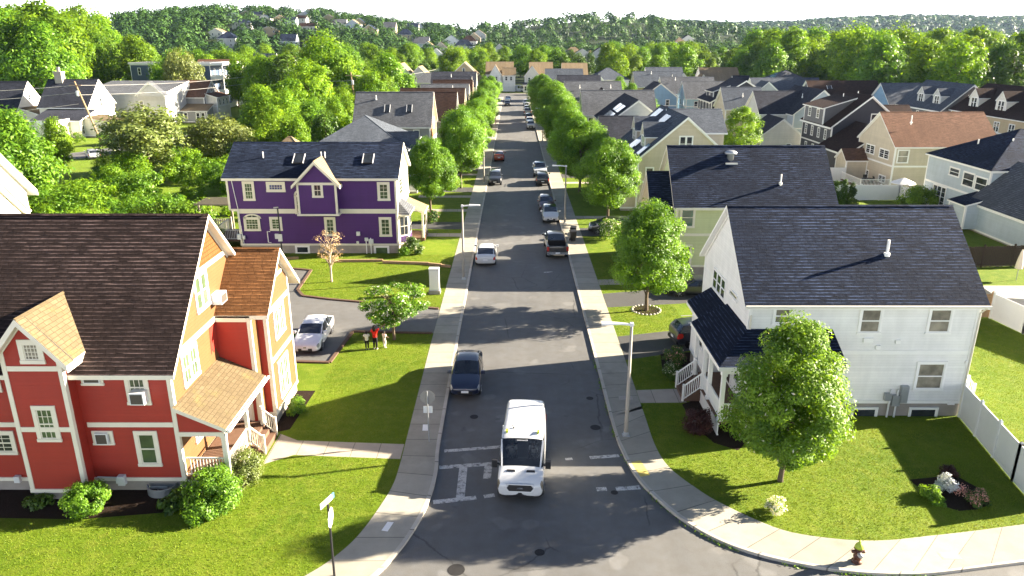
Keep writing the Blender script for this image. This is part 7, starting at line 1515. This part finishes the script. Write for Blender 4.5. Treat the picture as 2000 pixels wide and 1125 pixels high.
    Dk = tree_proto('broadleaf_tree', 'dark tree', 'tree', 15, 4.2, 2.0, 'oval', 80, 62, .34, 1.5, LEAF_D, .3, lump=.2)
    Ol = tree_proto('olive_tree', 'olive green tree', 'tree', 10, 5.0, 1.2, 'round', 90, 90, .24, 1.3, LEAF_O, .2, lump=.25)
    Sb = [tree_proto('wild_bush', 'wild bush', 'bush', 2.6 + .9 * k, 1.9 + .5 * k, .1, ('shrub', 'round', 'shrub')[k], 36, 80, .15, .75, (LEAF_Y, LEAF, LEAF_F)[k], 0, lump=.3) for k in range(3)]
    used = []
    def free(x, y, m): return all(not (a - m < x < b + m and c - m < y < d + m) for a, b, c, d in FOOT)
    def spaced(x, y, m): return all((x - a) ** 2 + (y - b) ** 2 > m * m for a, b in used)
    rr = random.Random(21)
    # single trees of the west side, read from the photograph: base x, y, height, crown width factor
    for (p, x, y, h, wd, lab) in ((F[3], -55, 82, 12, 1.0, 'bright leafy tree over the old street, nearest the white house end'), (F[1], -62, 92, 11, 1.0, 'light green tree behind the nearest bright one, by the white house end'), (Ol, -52, 106, 10.5, 1.3, 'wide olive green tree with a pale trunk on the wild ground'), (Ol, -44, 112, 8.5, 1.1, 'feathery olive tree to the purple house side of the wide one'), (F[0], -38, 118, 9.5, .9, 'leafy green tree above the pergola'), (F[2], -33, 112, 9, .9, 'leafy green tree peeping over the purple roof'), (F[0], -40, 150, 15.5, .95, 'big bright tree in the middle of the trees behind the purple house'), (Dk, -50, 172, 17, 1.1, 'dark tree behind the big bright one'), (F[2], -46, 190, 21, 1.0, 'tallest tree behind the long grey roofs'), (F[0], -31.5, 134, 9.5, .8, 'green tree leaning on the steep grey house'), (Ol, -86, 200, 17, .62, 'tall thin crowned olive tree before the dark blue houses'), (F[3], -75, 100, 7.5, .7, 'low bright tree by the bend of the old street'), (F[1], -66, 108, 8.5, .8, 'light tree beside the old street, before the wooden pole')):
        s = h / {F[0]: 18, F[1]: 18, F[2]: 18, F[3]: 18, Dk: 15, Ol: 10}[p]; put(p, x, y, s * wd, sz=s, label=lab); used.append((x, y))
    lab_w = 'tall bright green tree in the grove behind the old white houses'
    n = 0
    while n < 46:
        y = rr.uniform(205, 330); x = -y * rr.uniform(.47, .74)
        if y < 262 and -.56 < x / y < -.40: continue
        if free(x, y, 4) and spaced(x, y, 8.5): s = rr.uniform(1.3, 1.72) * (1 if x < -.53 * y else .7); put(rr.choice(F), x, y, s, label=lab_w, group='trees of the grove behind the old white houses'); used.append((x, y)); n += 1
    n = 0; tr = 0
    while n < 62 and tr < 5000:
        tr += 1; y = rr.uniform(98, 285); x = rr.uniform(-.46 * y, -27.5)
        if x < -52 and y < 190: continue
        if -.46 < x / y < -.36 and y < 215: continue
        if free(x, y, 3.2) and spaced(x, y, 6.2): s = rr.uniform(.42, .72) * (1.0 if y < 170 else 1.25); put(rr.choice(F + [Dk]), x, y, s, label='green tree in the belt of trees between the purple house street and the old houses', group='trees of the belt behind the west row'); used.append((x, y)); n += 1
    n = 0; tr = 0
    while n < 85 and tr < 6000:
        tr += 1; y = rr.uniform(66, 190); x = rr.uniform(-.72 * y, -28.5)
        if y > 150 and x < -62: continue
        if -100 < x < -55 and 95 < y < 150 and abs((x + 96) - (y - 100) * .8) < 9: continue
        if -46 < x < -26 and 72 < y < 100 and rr.random() < .45: continue
        if free(x, y, 1.5) and spaced(x, y, 2.6): s = rr.uniform(.6, 1.35) * (.7 if y > 110 and x < -45 else 1); put(rr.choice(Sb), x, y, s, label='wild bush on the overgrown ground behind the purple and red houses', group='wild bushes on the overgrown ground'); used.append((x, y)); n += 1
    n = 0; tr = 0
    while n < 62 and tr < 5000:
        tr += 1; y = rr.uniform(305, 440); x = rr.uniform(-.36 * y, .17 * y)
        if free(x, y, 4) and spaced(x, y, 9.5): put(rr.choice(F + [Dk]), x, y, rr.uniform(.62, .98), z=0, label='leafy tree in the wood closing the end of the street', group='trees of the wood closing the street'); used.append((x, y)); n += 1
    n = 0; tr = 0
    while n < 172 and tr < 20000:
        tr += 1; y = 165 + 330 * rr.random() ** 1.25; x = rr.uniform(.12 * y, .76 * y)
        front = 276 if x < 60 else (272 if x < 82 else (252 if x < 97 else 172))
        if y < front + 3 or not free(x, y, 4.5) or not spaced(x, y, 9.2): continue
        s = rr.uniform(.84, 1.2) * (.86 if x < .3 * y else 1.1)
        put(rr.choice(F + F + [Dk]), x, y, s, label='bright green leafy tree in the dense wood behind the eastern houses', group='trees of the wood behind the eastern houses'); used.append((x, y)); n += 1
    for (x, y, s) in ((99, 178, .42), (101, 160, .5), (70, 262, .4), (96, 192, .3), (60, 248, .3), (28.5, 158, .42), (27.5, 127, .35), (29, 214, .45), (33, 240, .45), (34, 221, .4), (-10, 262, .4)): put(F[3], x, y, s, label='small garden tree standing alone between far houses', group='small garden trees between far houses')
    # ---- far woods on the hills: one mass
    HH = [(o.location.x, o.location.y) for o in COL.objects if o.name.startswith('hill_house')]
    C, Nn, S_, V = [], [], [], []
    k = 0
    while k < 8000:
        y = 455 + 2100 * rr.random() ** 2.0 if k < 5200 else rr.uniform(1600, 2350); x = rr.uniform(-.8, .8) * y if k < 5200 else rr.uniform(-.1, .8) * y
        if k >= 7000: y = rr.uniform(540, 960); x = rr.uniform(-.5, -.08) * y
        if any(abs(x - a * y / b) < 9 and -6 < b - y < 52 for a, b in HH): continue
        if x / y < .17 and y < 470: continue
        k += 1
        q = 120 if y < 900 else (46 if y < 1500 else 26); R_ = rr.uniform(5.0, 8.0) * (1 if y < 900 else (1.3 if y < 1500 else 2.2)); h = rr.uniform(8, 18)
        d = RNG.normal(size=(q, 3)); d /= np.linalg.norm(d, axis=1, keepdims=True); d[:, 2] = np.abs(d[:, 2]) * 1.0 - .25
        a3 = RNG.uniform(0, 6.28, 3); rads = RNG.uniform(.82, 1.05, (q, 1)) * (1 + .2 * np.sin(4 * d[:, :1] + a3[0]) * np.sin(4 * d[:, 1:2] + a3[1])); c = d * rads * np.array([R_, R_, h * .62]) + np.array([x, y, hill(x, y) + h * .42])
        C.append(c); Nn.append(d * 1.5 + np.array([0, 0, .3]) + RNG.normal(scale=.3, size=(q, 3))); S_.append(np.full(q, (1.15 if y < 900 else (2.2 if y < 1500 else 5.5))) * RNG.uniform(.7, 1.3, q)); V.append(np.clip(RNG.normal(rr.uniform(.1, .9), .2, q), 0, 1))
    me = leaf_mesh('distant_woods', np.concatenate(C), np.concatenate(Nn), np.concatenate(S_), np.concatenate(V), [LEAF_FAR]); o = bpy.data.objects.new('distant_woods', me); COL.objects.link(o); tag(o, 'dark woods covering the distant hills', 'woods', kind='stuff')
    # ---- grass blades on the near lawns, weeds along the kerb
    def blades(name, poly, holes, dens, hmin, hmax, mat, label, z=.1):
        xs = [p[0] for p in poly]; ys = [p[1] for p in poly]; A = (max(xs) - min(xs)) * (max(ys) - min(ys)); N = int(A * dens)
        P = np.stack([RNG.uniform(min(xs), max(xs), N), RNG.uniform(min(ys), max(ys), N)], 1); m = in_poly(P, poly)
        for h in holes: m &= ~in_poly(P, h)
        P = P[m]; n = len(P); a = RNG.uniform(0, 6.283, n); w = .016; h = RNG.uniform(hmin, hmax, n); lean = RNG.normal(scale=.6, size=(n, 2)) * h[:, None]
        v = np.empty((n, 3, 3)); v[:, 0, :2] = P + np.stack([np.cos(a), np.sin(a)], 1) * w; v[:, 1, :2] = P - np.stack([np.cos(a), np.sin(a)], 1) * w; v[:, 2, :2] = P + lean; v[:, :2, 2] = z; v[:, 2, 2] = z + h
        me = bpy.data.meshes.new(name); me.vertices.add(n * 3); me.vertices.foreach_set('co', v.reshape(-1).astype(np.float32)); me.loops.add(n * 3); me.loops.foreach_set('vertex_index', np.arange(n * 3, dtype=np.int32)); me.polygons.add(n); me.polygons.foreach_set('loop_start', np.arange(n, dtype=np.int32) * 3); me.polygons.foreach_set('loop_total', np.full(n, 3, dtype=np.int32)); me.materials.append(mat)
        at_ = me.attributes.new('var', 'FLOAT', 'FACE'); at_.data.foreach_set('value', np.clip(RNG.normal(.5, .25, n), 0, 1).astype(np.float32)); me.update(calc_edges=True)
        o = bpy.data.objects.new(name, me); COL.objects.link(o); tag(o, label, 'grass', kind='stuff')
    GB = blade_mat('grass_blades')
    w = [(x, y) for x, y in EDGES['west'] if y < 66 and x > -40]
    blades('grass', [(-5.5, 66)] + [(x - .03, y) for x, y in w] + [(-31, 19), (-31, 26.2), (-18, 26.0), (-14.5, 26.5), (-12.2, 27.1), (-11.5, 29.4), (-11.2, 33.5), (-11.1, 38.2), (-11, 41.8), (-10.8, 46.8), (-5.45, 46.6), (-5.45, 51.5), (-9.5, 52.5), (-14, 53.6), (-16.2, 54.4), (-16.9, 55.8), (-17.2, 61), (-24, 64.5), (-24, 66)], [[(-5.2, 30.75), (-5.2, 32.2), (-10.7, 32.55), (-11.9, 33.2), (-11.9, 30.2), (-10.5, 31.1)]], 230, .025, .065, GB, 'short mown grass of the red house lawn')
    e = [(x, y) for x, y in EDGES['east'] if y < 66 and x < 36]
    blades('grass', [(7.05, 66)] + [(x + .03, y) for x, y in e] + [(36, 48), (23.6, 48), (23.6, 35), (12, 35), (12, 66)], [[(6.9, 42.2), (6.9, 46.2), (13, 47.9), (25, 47.9), (25, 44), (12.4, 44)], [(6.9, 51.7), (6.9, 55), (13, 56.5), (25, 56.5), (25, 53), (15, 52.9)], [(6.9, 36.5), (6.9, 38.2), (9.6, 38.4), (9.6, 36.5)], [(9.6, 38.6), (8.9, 40.3), (9.3, 43.2), (12, 43.6), (12, 33), (10.9, 31.6), (9.9, 32.3), (9.3, 34.0), (9.2, 36.4), (9.7, 36.7)], [(17.9, 29.1), (19.4, 29.35), (20.05, 30.1), (20.25, 29.3), (20.75, 28.2), (20.4, 27.2), (19.6, 26.85), (18.8, 26.75), (18.2, 27.2)]], 230, .025, .065, GB, 'short mown grass of the white house lawn')
    C = []
    kerb = [(5.05, 44), (5.08, 34.3), (5.22, 31.5), (5.57, 29.3), (6.19, 27.58), (7.0, 26.04), (8.15, 24.74), (9.52, 23.86), (11.1, 23.28), (12.7, 22.91), (14.4, 22.78), (16, 22.88)]
    for a, b in zip(kerb, kerb[1:]):
        L = math.dist(a, b)
        for i in range(int(L * 34)):
            t_ = rr.random()
            if math.sin((a[1] + (b[1] - a[1]) * t_) * 2.3) + math.sin((a[0] + (b[0] - a[0]) * t_) * 3.1) + rr.gauss(0, .5) < .1: continue
            C.append((a[0] + (b[0] - a[0]) * t_ + rr.gauss(-.03, .05), a[1] + (b[1] - a[1]) * t_ + rr.gauss(-.03, .05), rr.uniform(.01, .08)))
    C = np.array(C); n = len(C); me = leaf_mesh('weeds', C, RNG.normal(size=(n, 3)) + np.array([0, 0, 1.0]), .05 * RNG.uniform(.6, 1.4, n), RNG.uniform(0, 1, n), [LEAF]); o = bpy.data.objects.new('weeds', me); COL.objects.link(o); tag(o, 'weeds growing in the gutter along the kerb', 'weeds', kind='stuff')

# ---------------------------------------------------------------- light, air, camera
SUN_EL, SUN_AZ = rad(20.5), rad(13.5)     # azimuth counted from +x towards +y
def build_light():
    w = bpy.data.worlds.new('World'); SC.world = w; w.use_nodes = True; nt = w.node_tree; nt.nodes.clear()
    out = nt.nodes.new('ShaderNodeOutputWorld'); bg = nt.nodes.new('ShaderNodeBackground'); sky = nt.nodes.new('ShaderNodeTexSky')
    sky.sky_type = 'NISHITA'; sky.sun_disc = False; sky.sun_elevation = SUN_EL; sky.sun_rotation = rad(90) - SUN_AZ; sky.air_density = 1.0; sky.dust_density = 1.0; sky.ozone_density = 1.0; sky.altitude = 0
    tc = nt.nodes.new('ShaderNodeTexCoord'); sp = nt.nodes.new('ShaderNodeSeparateXYZ'); rp = nt.nodes.new('ShaderNodeValToRGB'); mx = nt.nodes.new('ShaderNodeMix'); mx.data_type = 'RGBA'; dk = nt.nodes.new('ShaderNodeMix'); dk.data_type = 'RGBA'; dk.blend_type = 'MULTIPLY'
    nt.links.new(tc.outputs['Generated'], sp.inputs[0]); nt.links.new(sp.outputs[2], rp.inputs[0])
    rp.color_ramp.elements[0].position = .0; rp.color_ramp.elements[0].color = (1, 1, 1, 1); rp.color_ramp.elements[1].position = SKYBAND; rp.color_ramp.elements[1].color = (0, 0, 0, 1); rp.color_ramp.interpolation = 'EASE'   # milky haze low in the sky
    dk.inputs[0].default_value = 1; dk.inputs[7].default_value = (.44, .46, .52, 1); nt.links.new(sky.outputs[0], dk.inputs[6])
    nt.links.new(rp.outputs[0], mx.inputs[0]); nt.links.new(dk.outputs[2], mx.inputs[6]); mx.inputs[7].default_value = (SKYW * .97, SKYW * .985, SKYW, 1)
    nt.links.new(mx.outputs[2], bg.inputs[0]); bg.inputs[1].default_value = .05; nt.links.new(bg.outputs[0], out.inputs[0])
    L = bpy.data.lights.new('sun', 'SUN'); L.energy = 5.0; L.angle = rad(.55); L.color = (1.0, .87, .68)
    o = bpy.data.objects.new('sun', L); COL.objects.link(o)
    d = Vector((math.cos(SUN_EL) * math.cos(SUN_AZ), math.cos(SUN_EL) * math.sin(SUN_AZ), math.sin(SUN_EL))); o.rotation_euler = d.to_track_quat('Z', 'Y').to_euler(); o.location = d * 300
    if HAZE:
        h = MB(); h.box(-2600, 2600, -55, 3400, -1.4, 190); m = bpy.data.materials.new('haze_air'); m.use_nodes = True; t = m.node_tree; t.nodes.clear(); oo = t.nodes.new('ShaderNodeOutputMaterial'); v = t.nodes.new('ShaderNodeVolumePrincipled')
        v.inputs['Color'].default_value = (.5, .66, 1.0, 1); v.inputs['Density'].default_value = HAZE; v.inputs['Anisotropy'].default_value = .3; t.links.new(v.outputs[0], oo.inputs['Volume'])
        tag(h.build('haze', m), 'thin bluish haze over the far hills', 'haze', kind='stuff')
    c = bpy.data.cameras.new('camera'); c.sensor_width = 36; c.lens = 36 * FPX / 2000; c.clip_start = .5; c.clip_end = 6000
    co = bpy.data.objects.new('camera', c); COL.objects.link(co); co.location = (0, 0, CAM_H); co.rotation_euler = (math.pi / 2 - PITCH, 0, YAW); SC.camera = co
    SC.view_settings.view_transform = 'Standard'; SC.view_settings.look = 'None'; SC.view_settings.gamma = 1; SC.view_settings.use_curve_mapping = False; SC.view_settings.exposure = EXPOSURE
    SC.render.engine = 'CYCLES'; cy = SC.cycles; cy.use_denoising = True; cy.max_bounces = 6; cy.diffuse_bounces = 3; cy.glossy_bounces = 2; cy.transmission_bounces = 3; cy.transparent_max_bounces = 6; cy.volume_bounces = 0; cy.sample_clamp_indirect = 6; cy.caustics_reflective = False; cy.caustics_refractive = False
SKYBAND, SKYW = .32, 13.5
HAZE = .00003
EXPOSURE = 2.9
EDGES = build_setting()
build_near_houses()
build_other_houses()
build_street_things()
build_vehicles()
build_people()
build_plants()
build_light()
